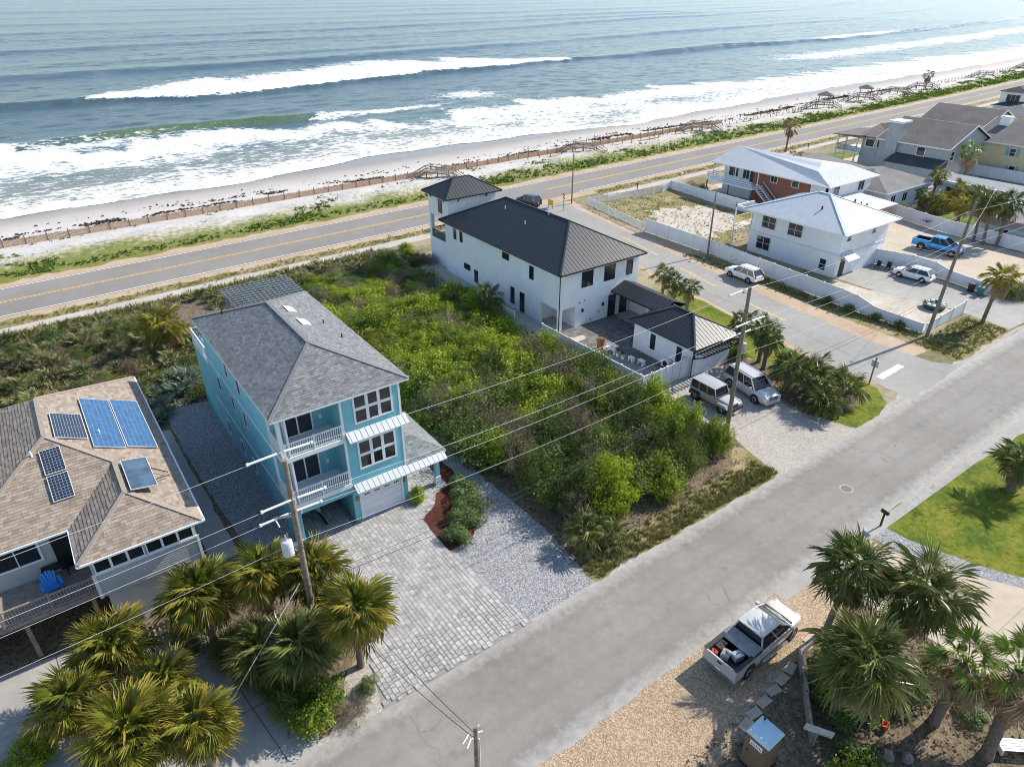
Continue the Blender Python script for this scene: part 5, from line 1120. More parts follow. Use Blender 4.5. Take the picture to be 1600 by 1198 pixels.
# ---------------- poles and wires ----------------
def catenary(p,q,sag,n=16): p=Vector(p);q=Vector(q); return [p.lerp(q,i/n)+Vector((0,0,-sag*4*(i/n)*(1-i/n))) for i in range(n+1)]
def pole(label,x,y,h,r=.17,lean=(0,0),name='utility_pole'):
    t_=thing(name,label,'utility pole',(x,y,0)); mb=MB(); mb.tube((0,0,-.05),(lean[0],lean[1],h),r,r*.68,12); mb.build('shaft',MT['polewood'],t_,local=True,smooth=True); return t_
COVER=mat('white_line_cover',(.70,.72,.73),.5); PORC=mat('grey_insulator',(.35,.35,.36),.35)
WZ=[12.2,10.2,8.8]; POLES=[]
for lab,x,h,lx in (('weathered utility pole with transformer in front of the teal house',5.9,12.1,.18),('utility pole beside the boxy grey car',38.6,12.6,-.45),('tall leaning utility pole at the white fence corner',69.3,13.3,1.0)):
    t_=pole(lab,x,25.5,h,.18,(lx,0)); POLES.append((x,lx,h))
    for k,z in enumerate(WZ):
        ax=lx*z/h; s=-1 if k%2 else 1
        mb=MB(); mb.tube((ax,0,z-.15),(ax,s*.45,z-.05),.035); mb.tube((ax,s*.45,z-.2),(ax,s*.45,z+.03),.07,.05,8)
        mb.build('insulator',PORC,t_,local=True)
        if x<60:
            for d in (-1,1):
                mb=MB(); mb.tube((ax+d*.15,s*.45,z+.04),(ax+d*1.45,s*.45,z+.0),.055,.055,8); mb.tube((ax+d*1.4,s*.45,z),(ax+d*1.5,s*.45,z),.085,.085,8); mb.build('line_cover',COVER,t_,local=True)
    mb=MB(); ax=lx*7.4/h; mb.tube((ax-.2,0,7.4),(ax+.2,0,7.4),.05); mb.build('neutral_bracket',PORC,t_,local=True)
    if x<10:
        mb=MB(); mb.lathe([(0,0),(.26,0),(.27,.05),(.27,.8),(.22,.86),(0,.9)],(-.5,-.1,7.0),14); tr=mb.build('transformer',mat('transformer_grey',(.50,.53,.56),.4),t_,local=True,smooth=True)
        mb=MB(); mb.tube((-.5,-.1,7.9),(-.5,-.1,8.2),.05,.035,8); mb.tube((-.35,.1,7.9),(-.35,.1,8.1),.04,.03,8); mb.build('bushing',PORC,tr,local=True)
        mb=MB(); mb.box(-.3,-.12,7.3,0,.0,7.5); mb.build('bracket',PORC,tr,local=True)
        mb=MB(); mb.bar((.1,0,9.0),(-.75,0,9.25),.06,.1); mb.build('cutout_arm',PORC,t_,local=True); mb=MB(); mb.tube((-.75,0,9.25),(-.65,-.1,8.75),.04); mb.build('fuse_cutout',COVER,t_,local=True)
    if 30<x<50:
        mb=MB(); mb.lathe([(0,0),(.2,0),(.2,.6),(0,.66)],(lx*.6+.45,.1,7.6),12); mb.build('equipment_can',PORC,t_,local=True)
G='overhead wires between the street poles'
def wire(label,pts,r,m,group=None,name='overhead_wire'):
    mb=MB(); mb.path(pts,r,5); o=mb.build(name,m); return tag(o,label,'wire',group)
XS=[-32]+[p[0] for p in POLES]+[104]
for k,z in enumerate(WZ+[7.4,5.0,4.65]):
    s=[.45,-.45,.45,0,-.2,-.25][k]; pts=[]
    for i in range(len(XS)-1):
        la=POLES[i-1][1]*z/12 if i>0 else 0; lb=POLES[i][1]*z/12 if i<3 else 0
        ya=25.5+s; c=catenary((XS[i]+la,ya,z+.03),(XS[i+1]+lb,ya if i<3 else ya-1.0,z+.03),[.5,.45,.5,.55,.6,.62][k]); pts+=c if i==0 else c[1:]
    wire(['highest bare power wire along the street','second power wire down on the street poles','third power wire down on the street poles','thin neutral wire below the three power wires','upper black cable low on the street poles','lower black cable low on the street poles'][k],pts,[.010,.010,.010,.009,.012,.012][k],MT['wire'] if k<4 else MT['wireblack'])
sp=pole('short slim service pole at the near edge of the street',7.75,13.0,7.05,.12); mb=MB(); mb.tube((.14,0,0),(.14,0,6.2),.03); mb.build('conduit',MT['wire'],sp,local=True); mb=MB(); mb.box(-.05,-.05,6.9,.2,.05,6.98); mb.build('bracket',PORC,sp,local=True)
wire('black service cable from the transformer pole to the slim pole',catenary((6.05,25.3,7.2),(7.75,13.0,6.6),.5),.014,MT['wireblack'])
wire('lower sagging cable from the transformer pole to the slim pole',catenary((6.05,25.3,5.2),(7.75,13.0,6.3),.7),.014,MT['wireblack'])
wire('pale guy wire running down from the pole over the shaded driveway',[(5.6,25.4,5.0),(-1.2,22.5,.2)],.02,MT['wire'],name='guy_wire')
p2=pole('slim utility pole inside the fence along the cross street',70.4,54.2,8.3,.13,(.15,.2)); p3=pole('slim pole beside the highway at the cross street corner',72.0,83.4,7.8,.12)
for t_,h in ((p2,8.0),(p3,7.6)): mb=MB(); mb.box(-.06,-.06,h-.3,.1,.06,h); mb.build('bracket',PORC,t_,local=True)
wire('thin wire from the leaning pole along the white fence',catenary((70.2,25.5,8.2),(70.5,54.3,8.0),.7),.013,MT['wire']); wire('thin wire from the fence pole to the highway pole',catenary((70.5,54.3,8.0),(72,83.4,7.6),.7),.013,MT['wire'])
wire('thin wire from the leaning pole across to the right',catenary((70.2,25.5,9.6),(104,36,7.5),.8),.013,MT['wire'])
# ---------------- vegetation ----------------
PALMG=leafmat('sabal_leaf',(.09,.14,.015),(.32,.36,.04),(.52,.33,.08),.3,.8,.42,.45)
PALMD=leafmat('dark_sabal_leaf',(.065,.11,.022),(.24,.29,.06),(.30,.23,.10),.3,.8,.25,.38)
PALMDEAD=leafmat('dead_palm_leaf',(.24,.16,.09),(.44,.32,.19),None,.4,1.5,.1,.8)
PALMETTO=leafmat('palmetto_leaf',(.09,.12,.035),(.25,.27,.10),(.30,.24,.10),.4,.8,.2,.45)
PALMSILV=leafmat('silver_palmetto_leaf',(.13,.19,.14),(.26,.33,.26),(.34,.33,.22),.3,.8,.2,.45)
WASH=leafmat('fan_palm_leaf',(.08,.14,.015),(.22,.30,.04),(.34,.32,.08),.3,.8,.35,.4)
def frond_mesh(name,m,seed,Lp=.9,Lf=1.0,N=32,spread=125,droop=.35,stiff=.8,fused=.34):
    q=random.Random(seed); v=[];f=[];tip=[]
    def P(r,a,zz=0): 
        x=Lp+r*math.cos(a); y=r*math.sin(a); z=-droop*(r/Lf)**2*.55*Lf-.10*abs(math.sin(a))*r+zz; return (x,y,z)
    # petiole
    for (x,w,z) in ((0,.03,0),(Lp*.5,.022,.04),(Lp,.018,0)):
        v+= [(x,-w,z),(x,w,z)]; tip+=[0,0]
    f+=[(0,2,3,1),(2,4,5,3)]
    da=2*R(spread)/N
    for i in range(N):
        a=-R(spread)+da*(i+.5)+q.uniform(-.02,.02); L=Lf*(1-.22*abs(a)/R(spread))*q.uniform(.72,1.1); rm=L*fused
        b=len(v); zz=q.uniform(-.03,.03)
        v+=[P(.05,a-da*.5),P(.05,a+da*.5),P(rm,a-da*.40,zz+.03),P(rm,a+da*.40,zz-.03)]; tip+=[0,0,.15,.15]
        bend=q.uniform(.0,.42)*stiff; p=P(L,a+q.uniform(-.05,.05)); p=(p[0],p[1],p[2]-bend*L); mid=P(L*.75,a); v+=[(mid[0]-math.sin(a)*.018,mid[1]+math.cos(a)*-.018*-1,mid[2]-bend*L*.3),p]; tip+=[.5,1.]
        f+=[(b,b+2,b+3,b+1),(b+2,b+4,b+3),(b+2,b+5,b+4),(b+4,b+5,b+3)]
    me=bpy.data.meshes.new(name); me.from_pydata(v,[],f); me.materials.append(m)
    a=me.attributes.new('tip','FLOAT','POINT'); a.data.foreach_set('value',tip); me.update(); return me
FR={'g':[frond_mesh('frond',PALMG,i,droop=.25+.12*i) for i in range(4)],'d':[frond_mesh('frond',PALMD,10+i,droop=.25+.12*i) for i in range(4)],
    'x':[frond_mesh('dead_frond',PALMDEAD,20+i,droop=.9,N=16,spread=70,stiff=1.2) for i in range(2)],
    'w':[frond_mesh('frond',WASH,30+i,Lp=1.0,Lf=.85,droop=.2+.1*i,fused=.6,N=26) for i in range(3)],
    'wx':[frond_mesh('dead_frond',PALMDEAD,40+i,Lp=.9,Lf=.9,droop=1.0,N=16,spread=80,stiff=1.4,fused=.55) for i in range(2)],
    'p':[frond_mesh('frond',PALMETTO,50+i,Lp=.45,Lf=.55,N=15,spread=110,droop=.1,stiff=.25,fused=.4) for i in range(3)],
    's':[frond_mesh('frond',PALMSILV,60+i,Lp=.45,Lf=.6,N=15,spread=110,droop=.1,stiff=.2,fused=.35) for i in range(3)]}
def frond_mat(az,el,roll,s,org):
    return Matrix.Translation(org)@Matrix.Rotation(az,4,'Z')@Matrix.Rotation(-el,4,'Y')@Matrix.Rotation(roll,4,'X')@Matrix.Scale(s,4)
def merge_fronds(name,items):
    """join placed fronds into one mesh (for distant palms)"""
    v=[];f=[];tip=[];mi=[];mats=[]
    for me,M_ in items:
        b=len(v); n=len(me.vertices); co=np.empty(n*3); me.vertices.foreach_get('co',co)
        co=co.reshape(-1,3)@np.array(M_.to_3x3()).T+np.array(M_.translation); v+=co.tolist()
        tp=np.empty(n); me.attributes['tip'].data.foreach_get('value',tp); tip+=tp.tolist()
        m_=me.materials[0]; 
        if m_ not in mats: mats.append(m_)
        for p in me.polygons: f.append(tuple(b+i for i in p.vertices)); mi.append(mats.index(m_))
    me=bpy.data.meshes.new(name); me.from_pydata(v,[],f)
    for m_ in mats: me.materials.append(m_)
    me.polygons.foreach_set('material_index',mi); a=me.attributes.new('tip','FLOAT','POINT'); a.data.foreach_set('value',tip); me.update(); return me
def crown_items(q,n,dead,kind,s,emin=-40,top=82):
    it=[]
    for i in range(n):
        t=(i+.5)/n; el=R(top-(top-emin)*t**.85+q.uniform(-9,9)); az=i*2.39996+q.uniform(-.25,.25)
        me=FR[kind][min(len(FR[kind])-1,int(t*len(FR[kind])+q.uniform(-.4,.4)) if t<1 else 0) if True else 0]
        it.append((me,frond_mat(az,el,q.uniform(-.7,.7),s*q.uniform(.68,1.14)*(.8 if t<.12 else 1),Vector((0,0,.1*(1-t))))))
    dk='wx' if kind=='w' else 'x'
    for i in range(dead):
        it.append((FR[dk][i%2],frond_mat(i*2.4+q.uniform(-.4,.4),R(q.uniform(-78,-45) if kind!='w' else q.uniform(-80,-28)),q.uniform(-.6,.6),s*q.uniform(.75,1.05),Vector((0,0,-.15-(.04 if kind!='w' else .1)*(i%9))))))
    return it
def trunk(h,top,r0,r1,q,boots=True):
    mb=MB(); n=max(5,int(h/.28)); pts=[];rr=[]
    for i in range(n+1):
        t=i/n; pts.append((top[0]*t**1.3,top[1]*t**1.3,-.08+(h+.08)*t)); rr.append((r0+(r1-r0)*t)*(1.06 if i%2 else .96)*(1.25 if i==0 else 1))
    mb.path(pts,rr,9)
    if boots:
        for i in range(26):
            t=1-i/26*.28; a=i*2.4; c=Vector((top[0]*t**1.3,top[1]*t**1.3,h*t-.1)); d=Vector((math.cos(a),math.sin(a),.6)); p=c+d*r1*.9; mb.bar(p,p+d*.22,.10,.03,up=(0,0,1))
    return mb
NP=[0]
def palm(label,x,y,h,s=1.,kind='g',n=30,dead=6,lean=(0,0),near=True,r=.17,group=None,emin=-40,name='sabal_palm',z0=0,seed=None):
    NP[0]+=1; q=random.Random(seed or NP[0]*13+5); t_=thing(name,label,'palm tree',(x,y,z0),0,group)
    trunk(h,lean,r*1.15,r,q).build('trunk',MT['bark'],t_,local=True,smooth=True)
    it=crown_items(q,n,dead,kind,s,emin); T=Matrix.Translation(Vector((lean[0],lean[1],h)))
    if near:
        for me,M_ in it:
            o=link(me.name.split('.')[0],me,t_); o.matrix_local=T@M_
    else:
        me=merge_fronds('crown',[(a,T@b) for a,b in it]); link('crown',me,t_)
    return t_
# palms round the near left driveway
palm('bushy yellow-tipped palm at the back of the driveway cluster, in front of the deck',-2.6,28.7,3.0,1.14,'g',64,6)
palm('orange-tipped palm at the outer side of the driveway palm cluster',-4.5,26.4,3.0,1.06,'g',60,8)
palm('largest yellow-green palm in front of the driveway palm cluster',-2.7,23.0,3.4,1.25,'g',70,4)
palm('palm on the driveway edge of the near palm cluster',-.4,22.3,2.9,1.06,'g',58,4)
palm('small palm tucked between the driveway palms',-1.0,25.8,2.4,.95,'g',44,4)
palm('broad palm beside the picket gate and grey siding',1.5,28.9,3.6,1.18,'g',66,8)
palm('palm directly behind the transformer pole',4.4,28.0,4.0,1.05,'g',54,8)
palm('golden-tipped palm against the paved driveway behind the pole',6.8,27.0,3.6,1.1,'g',58,8)
palm('round-headed palm leaning over the paved driveway edge',7.2,23.2,4.1,1.14,'g',64,10,(.15,-.3))
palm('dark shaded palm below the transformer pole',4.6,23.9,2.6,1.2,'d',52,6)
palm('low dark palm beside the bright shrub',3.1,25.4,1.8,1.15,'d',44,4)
# palms by the silver pickup
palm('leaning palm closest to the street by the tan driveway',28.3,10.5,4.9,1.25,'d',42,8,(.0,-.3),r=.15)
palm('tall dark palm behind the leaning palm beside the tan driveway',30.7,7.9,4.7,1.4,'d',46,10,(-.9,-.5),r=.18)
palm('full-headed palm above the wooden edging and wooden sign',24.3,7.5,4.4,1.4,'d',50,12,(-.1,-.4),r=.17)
palm('fan palm with brown skirt beside the round green shrub',27.8,4.5,4.3,1.05,'w',20,40,(.1,-.1),r=.22,name='fan_palm',emin=-10)
palm('fan palm with hanging dead skirt at the lower right corner',28.0,2.3,4.6,1.1,'w',18,44,(1.0,.5),r=.24,name='fan_palm',emin=-10)
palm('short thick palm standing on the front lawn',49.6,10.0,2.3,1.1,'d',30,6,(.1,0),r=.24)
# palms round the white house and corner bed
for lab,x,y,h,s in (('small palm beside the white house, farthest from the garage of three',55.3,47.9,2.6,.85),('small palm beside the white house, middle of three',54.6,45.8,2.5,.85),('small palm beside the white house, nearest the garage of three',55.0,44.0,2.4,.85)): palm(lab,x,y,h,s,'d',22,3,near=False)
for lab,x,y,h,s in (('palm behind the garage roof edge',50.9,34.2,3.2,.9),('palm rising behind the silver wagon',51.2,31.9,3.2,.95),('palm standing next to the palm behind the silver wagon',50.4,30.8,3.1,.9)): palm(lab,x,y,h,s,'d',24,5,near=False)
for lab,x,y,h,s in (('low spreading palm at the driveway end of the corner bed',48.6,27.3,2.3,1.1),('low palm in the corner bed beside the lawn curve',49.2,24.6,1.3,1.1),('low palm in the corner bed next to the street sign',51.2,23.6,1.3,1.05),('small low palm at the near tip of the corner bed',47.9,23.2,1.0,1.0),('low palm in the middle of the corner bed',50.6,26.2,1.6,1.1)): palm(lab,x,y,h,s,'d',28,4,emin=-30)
palm('leaning palm on the verge between the two driveways',77.1,23.7,5.2,1.1,'g',26,12,(-.4,-.3),False)
for lab,x,y,l in (('tall palm by the far fence, first of three behind the blue pickup',104.2,36.6,(.0,.5)),('tall palm by the far fence, middle of three behind the blue pickup',103.7,35.2,(-.4,.4)),('leaning tall palm by the far fence, last of three behind the blue pickup',104.4,33.8,(.9,.3))): palm(lab,x,y,5.6,1.25,'d',26,12,l,False)
for lab,x,y,h,s in (('small palm in the pale blue house yard next to the bungalow',114.4,48.8,2.0,1.0),('second small palm in the pale blue house yard',114.0,46.1,2.0,1.0),('small palm before the pale blue house openings',118.6,45.8,2.9,1.0),('yard palm nearest the white fence and blue pickup',112.8,42.5,2.4,1.0),('slender palm between the bungalow and the pale blue house',121.0,50.5,4.0,.9)): palm(lab,x,y,h,s,'g',22,10,near=False)
palm('tall shaggy palm in front of the grey chimney house',137.2,53.0,5.2,1.4,'w',18,24,near=False,name='fan_palm')
palm('lone palm beside the highway behind the brick house',134.5,82.6+4.9,5.0,1.1,'x',22,10,near=False)
palm('small brown palm in the grey house front yard',122,77.5,2.2,1.0,'x',14,6,near=False)
palm('dark small palm on the far dune by a crossover',262,122,4.5,1.2,'x',18,8,near=False)
palm('big brown-tipped palm in the scrub behind the tan roof',7.3,66.5,2.6,1.35,'g',30,16,near=False)
palm('yellow-green palm in the scrub beside the teal house',20.6,51.5,2.6,1.2,'g',30,4)
palm('palm against the white house fence in the scrub',36.2,54.3,2.4,1.1,'d',28,4)
palm('low palm at the gravel edge of the vacant lot',22.3,23.2,1.0,.95,'d',22,3,emin=-15)
palm('second low palm at the near corner of the vacant lot',23.6,22.3,.6,.8,'d',18,2,emin=-10)
# saw palmettos
PM={}
def palmetto_mesh(kind,seed,n=16,s=1.):
    q=random.Random(seed); it=[]
    for i in range(n):
        r=q.uniform(0,.35); a=q.uniform(0,6.28); it.append((FR[kind][i%3],frond_mat(i*2.4+q.uniform(-.4,.4),R(q.uniform(12,72)),q.uniform(-.6,.6),s*q.uniform(.8,1.2),Vector((r*math.cos(a),r*math.sin(a),.05)))))
    return merge_fronds('foliage',it)
PMM=[palmetto_mesh('p',i) for i in range(3)]; PMS=[palmetto_mesh('s',9+i,20,1.25) for i in range(2)]
stub=MB().tube((0,0,-.05),(0,0,.18),.1,.06,7).mesh('stem',MT['bark'])
def palmetto(x,y,me,s,label,group,z=0):
    t_=thing('saw_palmetto',label,'palmetto',(x,y,z),random.uniform(0,6.28),group); t_.scale=(s,s,s); link('stem',stub,t_); link('foliage',me,t_); return t_
q=random.Random(3); pts=[]
while len(pts)<70:
    x=q.uniform(-13,12); y=q.uniform(58.5,77.5)
    if (x-9.5)**2+(y-60)**2<6 or (7<x<12 and y>70): continue
    if all((x-a)**2+(y-b)**2>1.3 for a,b in pts): pts.append((x,y))
for i,(x,y) in enumerate(pts): palmetto(x,y,PMM[i%3],q.uniform(1.0,1.7),'green saw palmetto in the scrub between the tan roof and the path','palmettos behind the tan-roofed house')
for x,y,s in ((6.9,57.6,1.5),(5.8,57.0,1.3),(7.4,59.0,1.5),(6.0,58.6,1.4),(4.2,55.5,1.2),(4.6,57.2,1.1),(3.9,53.6,1.0),(4.5,54.4,.9)): palmetto(x,y,PMS[int(x*10)%2],s,'silver-grey saw palmetto at the rear corner of the teal house','silver palmettos by the teal house')
pts=[]
while len(pts)<34:
    x=q.uniform(12,36); y=q.uniform(74,79)+(-4 if x<18 and q.random()<.5 else 0)
    if all((x-a)**2+(y-b)**2>1.5 for a,b in pts): pts.append((x,y)); palmetto(x,y,PMM[len(pts)%3],q.uniform(1.0,1.5),'green saw palmetto bordering the roadside path behind the teal house','palmettos along the path')
# shrubs
def leaf_cloud(name,m,seed,rx,ry,rz,n,leaf=.13,lobes=7,up=.35,flat=1.0):
    q=random.Random(seed); L=[]
    for i in range(lobes):
        a=q.uniform(0,6.28); rr=q.uniform(.15,.72); L.append((math.cos(a)*rr*rx,math.sin(a)*rr*ry,rz*q.uniform(.35,.72),q.uniform(.32,.55)))
    L.append((0,0,rz*.6,.6)); v=[];f=[]
    for i in range(n):
        cx,cy,cz,k=q.choice(L); a=q.uniform(0,6.28); u=q.uniform(-.45,1); sq=math.sqrt(1-u*u); d=Vector((math.cos(a)*sq,math.sin(a)*sq,u)); rad=q.uniform(.55,1.08)**.6
        p=Vector((cx+d.x*rx*k*rad,cy+d.y*ry*k*rad,cz+d.z*rz*k*rad*1.0))
        if p.z<.05: p.z=q.uniform(.05,.3)
        nn=(d+Vector((q.gauss(0,.5),q.gauss(0,.5),q.gauss(0,.5)+up))).normalized(); t1=nn.orthogonal().normalized(); t1=(Matrix.Rotation(q.uniform(0,6.28),3,nn)@t1); t2=nn.cross(t1); s=leaf*q.uniform(.6,1.35)
        b=len(v); v+=[tuple(p-t1*s*.5),tuple(p+t2*s*.32+nn*s*.06),tuple(p+t1*s*.55),tuple(p-t2*s*.32+nn*s*.06)]; f.append((b,b+1,b+2,b+3))
    me=bpy.data.meshes.new(name); me.from_pydata(v,[],f); me.materials.append(m); me.update(); return me
def stems(seed,rx,rz,n,m,out=.8,r=.03,name='stems',top=.9):
    q=random.Random(seed); mb=MB()
    for i in range(n):
        a=q.uniform(0,6.28); L=q.uniform(.4,1)*rx*out; p0=Vector((q.uniform(-.2,.2)*rx,q.uniform(-.2,.2)*rx,0)); p2=Vector((math.cos(a)*L,math.sin(a)*L,rz*q.uniform(.5,top))); p1=p0.lerp(p2,.5)+Vector((q.uniform(-.2,.2),q.uniform(-.2,.2),.15))*rx; mb.path([p0,p1,p2],[r,r*.7,r*.3],4)
        for k in range(2): c=p1.lerp(p2,q.uniform(.2,.8)); e=c+Vector((q.uniform(-.3,.3),q.uniform(-.3,.3),q.uniform(.05,.35)))*rx; mb.path([c,e],[r*.4,r*.15],3)
    return mb.mesh(name,m)
LG=[leafmat('sea_grape_leaf',(.07,.13,.009),(.31,.38,.02),None,.45,.9,.35),leafmat('yaupon_leaf',(.04,.075,.012),(.17,.215,.035),None,.4,.9,.2),leafmat('dry_scrub_leaf',(.10,.085,.045),(.27,.215,.12),None,.4,.9,.15,.7),leafmat('bright_shrub_leaf',(.06,.12,.012),(.16,.24,.03),None,.3,.9,.3)]
def thicket(m,ms,seed,rx,rz,shoots,per,leaf,bare=0):
    """shoots rising and spreading from the ground, leafy along their outer half"""
    q=random.Random(seed); v=[];f=[]; st=MB()
    for i in range(shoots):
        a=q.uniform(0,6.283); d=rx*q.uniform(.05,1.12)**.7; h=rz*q.uniform(.5,1.12)*(1-.5*min(1,d/rx)**2)
        p0=Vector((math.cos(a)*d*.45+q.uniform(-.2,.2),math.sin(a)*d*.45+q.uniform(-.2,.2),0)); p2=Vector((math.cos(a)*d,math.sin(a)*d,h)); p1=p0.lerp(p2,.5)+Vector((q.uniform(-.15,.15),q.uniform(-.15,.15),.2*h))
        if i%2==0 or i<bare: st.path([p0,p1,p2+Vector((0,0,.15 if i<bare else -.05))],[.03,.02,.007],3)
        if i<bare:
            for k in range(4): c=p1.lerp(p2,q.uniform(.2,.95)); st.path([c,c+Vector((q.uniform(-.4,.4),q.uniform(-.4,.4),q.uniform(.0,.4)))],[.012,.004],3)
        n=per if i>=bare else per//3
        sg=q.uniform(.12,.24)
        for k in range(n):
            t=q.uniform(.3,1.06); c=(p0*(1-t)*(1-t)+p1*2*t*(1-t)+p2*t*t)+Vector((q.gauss(0,sg),q.gauss(0,sg),q.gauss(0,sg*.8)))
            if c.z<.04: c.z=q.uniform(.04,.3)
            nn=Vector((math.cos(a)*.4+q.gauss(0,.6),math.sin(a)*.4+q.gauss(0,.6),.7+q.gauss(0,.5))).normalized(); t1=Matrix.Rotation(q.uniform(0,6.28),3,nn)@nn.orthogonal().normalized(); t2=nn.cross(t1); s_=leaf*q.uniform(.55,1.4); b=len(v)
            v+=[tuple(c-t1*s_*.5),tuple(c+t2*s_*.3+nn*s_*.07),tuple(c+t1*s_*.55),tuple(c-t2*s_*.3+nn*s_*.07)]; f.append((b,b+1,b+2,b+3))
    me=bpy.data.meshes.new('foliage'); me.from_pydata(v,[],f); me.materials.append(m); me.update(); return me,st.mesh('stems',ms)
SH={}
for kind,m_,ms,leaf,sh,per,br in (('bright',LG[0],MT['stem'],.15,75,66,0),('dark',LG[1],MT['stem'],.105,95,78,3),('dry',LG[2],MT['twig'],.09,80,48,22)):
    SH[kind]=[thicket(m_,ms,100+i*7+len(kind),1.75,2.1,sh,per,leaf,br) for i in range(4)]
def shrub(x,y,kind,sx,sz,label,group,i=0,z=0,name='scrub_bush'):
    t_=thing(name,label,'shrub',(x,y,z),random.uniform(0,6.28),group); t_.scale=(sx*random.uniform(.8,1.25),sx*random.uniform(.8,1.25),sz); a,b=SH[kind][i%len(SH[kind])]; link('foliage',a,t_); link('stems',b,t_); return t_
q=random.Random(21); placed=[]
def zone(x,y):
    if y>64: return 'at the highway end of the vacant lot'
    if x<25: return 'beside the gravel drive in the vacant lot' if y<40 else 'beside the teal house wall in the vacant lot'
    if y<26.5: return 'along the street edge of the vacant lot'
    if x>33.5: return 'by the courtyard fence of the vacant lot' if y>33 else 'next to the parked grey car in the vacant lot'
    return 'in the middle of the vacant lot' if y<45 else 'across from the white house in the vacant lot'
def put(n,fx,kinds,sr,zr,lab,grp,dmin):
    c=0;tries=0
    while c<n and tries<6000:
        tries+=1; x,y=fx()
        if any((x-a)**2+(y-b)**2<dmin*dmin for a,b in placed): continue
        placed.append((x,y)); zn=zone(x,y); k=q.choices([a for a,_ in kinds],[w for _,w in kinds])[0]; s=q.uniform(*sr); shrub(x,y,k,s,q.uniform(*zr),lab[k] if grp is not G1 else lab[k].replace('in the overgrown vacant lot',zn),grp[k],c); c+=1
U=q.uniform
G1={'bright':'bright shrubs of the vacant lot','dark':'dark shrubs of the vacant lot','dry':'dry shrubs of the vacant lot'}
L1={'bright':'bright yellow-green leafy shrub in the overgrown vacant lot','dark':'dark olive small-leaved shrub in the overgrown vacant lot','dry':'grey-brown twiggy half-bare shrub in the overgrown vacant lot'}
def front(): 
    while True:
        x,y=U(23.0,36.6),U(24.4,33.5)
        if not(x>36.5 and y<24.4): return x,y
put(9,lambda:(U(34.2,36.8),U(25.0,30.5)),[('bright',2),('dark',1)],(.8,1.0),(1.2,1.6),L1,G1,1.25)
put(54,front,[('dark',5),('dry',1.4),('bright',.8)],(.8,1.25),(1.0,1.75),L1,G1,1.45)
put(58,lambda:(U(22.0,36.6),U(33,44)),[('dark',3.4),('dry',2.6),('bright',1.2)],(.8,1.35),(.9,1.45),L1,G1,1.4)
put(62,lambda:(U(21.8,35.8),U(43,61)),[('bright',7),('dry',1),('dark',.7)],(.9,1.45),(.75,1.2),L1,G1,1.6)
put(16,lambda:(U(19.0,24.5),U(40,58)),[('bright',4),('dark',1)],(.55,.8),(.5,.8),L1,G1,1.2)
put(48,lambda:(U(16.5,36),U(60,75)),[('dry',4),('bright',3),('dark',2)],(.75,1.4),(.45,.9),L1,G1,1.65)
put(9,lambda:(U(34,39.5),U(72,79)),[('dark',3),('bright',2),('dry',1)],(.6,.85),(.5,.7),L1,G1,1.4)
G2={k:v.replace('of the vacant lot','behind the tan roof') for k,v in G1.items()}; L2={'bright':'bright leafy shrub among palmettos behind the tan-roofed house','dark':'dark olive shrub among palmettos behind the tan-roofed house','dry':'dry brown shrub among palmettos behind the tan-roofed house'}
put(44,lambda:(U(-13,9),U(54.5,77.5)),[('dark',4),('dry',3),('bright',.6)],(.55,.95),(.4,.7),L2,G2,1.5)
shrub(3.2,58.0,'dark',.9,.9,'dense dark green bush at the corner of the tan roof',None,1); shrub(1.9,57.2,'dark',.7,.7,'smaller dark bush beside the bush at the tan roof corner',None,2)
SH['hedge']=[(leaf_cloud('foliage',leafmat('hedge_leaf',(.055,.10,.02),(.14,.20,.05),None,.3,1,.2),300+i,1.,1.,.9,3600,.095,9),stems(310+i,.9,.8,10,MT['stem'])) for i in range(3)]
# garden shrubs
shrub(4.5,21.9,'bright',.85,.95,'bright rounded yellow-green bush at the street end of the driveway',None,0,name='garden_bush'); shrub(3.4,22.7,'dark',.6,.8,'darker bush behind the bright street-end bush',None,1,name='garden_bush'); shrub(5.6,21.0,'dry',.6,.35,'low orange-brown clump at the street edge by the driveway',None,2,name='garden_bush')
shrub(6.9,21.7,'hedge',.55,.75,'small round clipped bush at the paver driveway edge',None,0,name='garden_bush')
shrub(4.0,26.8,'dark',.9,.7,'dark undergrowth bush beneath the transformer pole palms',None,2,name='garden_bush'); shrub(2.6,27.9,'dark',.8,.6,'dark undergrowth bush beneath the broad gate palm',None,1,name='garden_bush'); shrub(-6.9,27.4,'bright',.7,.5,'green bush at the left edge beyond the driveway',None,1,name='garden_bush')
for i,(x,y,s_,h_,l) in enumerate(((5.6,26.2,.7,.75,'green bush at the transformer pole foot'),(3.3,24.0,.6,.6,'green bush beside the low dark palm'),(5.9,24.4,.6,.7,'green bush behind the round-headed palm'),(2.0,27.4,.6,.6,'green bush under the broad gate palm'),(.6,29.0,.6,.5,'green bush between the gate and the broad palm'),(6.8,25.2,.5,.6,'green bush at the paver edge under the golden palm'))): shrub(x,y,'dark' if i%2 else 'hedge',s_,h_*(1 if i%2 else 1.8),l,None,i,name='garden_bush')
shrub(.6,30.6,'dark',.7,.5,'dark bush beside the picket gate',None,0,name='garden_bush')
for i,(x,y,s,lab) in enumerate(((18.9,31.9,1.1,'low green hedge shrub nearest the porch in the mulch bed'),(18.5,30.3,1.1,'low green hedge shrub in the middle of the mulch bed'),(16.2,28.4,1.15,'broad low green shrub at the street end of the mulch bed'),(17.5,29.2,1.1,'low green shrub next to the broad one in the mulch bed'))): shrub(x,y,'hedge',s,.8,lab,None,i,name='hedge_shrub')
shrub(16.0,33.1,'bright',.38,.5,'small leafy plant in the round bed beside the garage door',None,0,name='garden_plant')
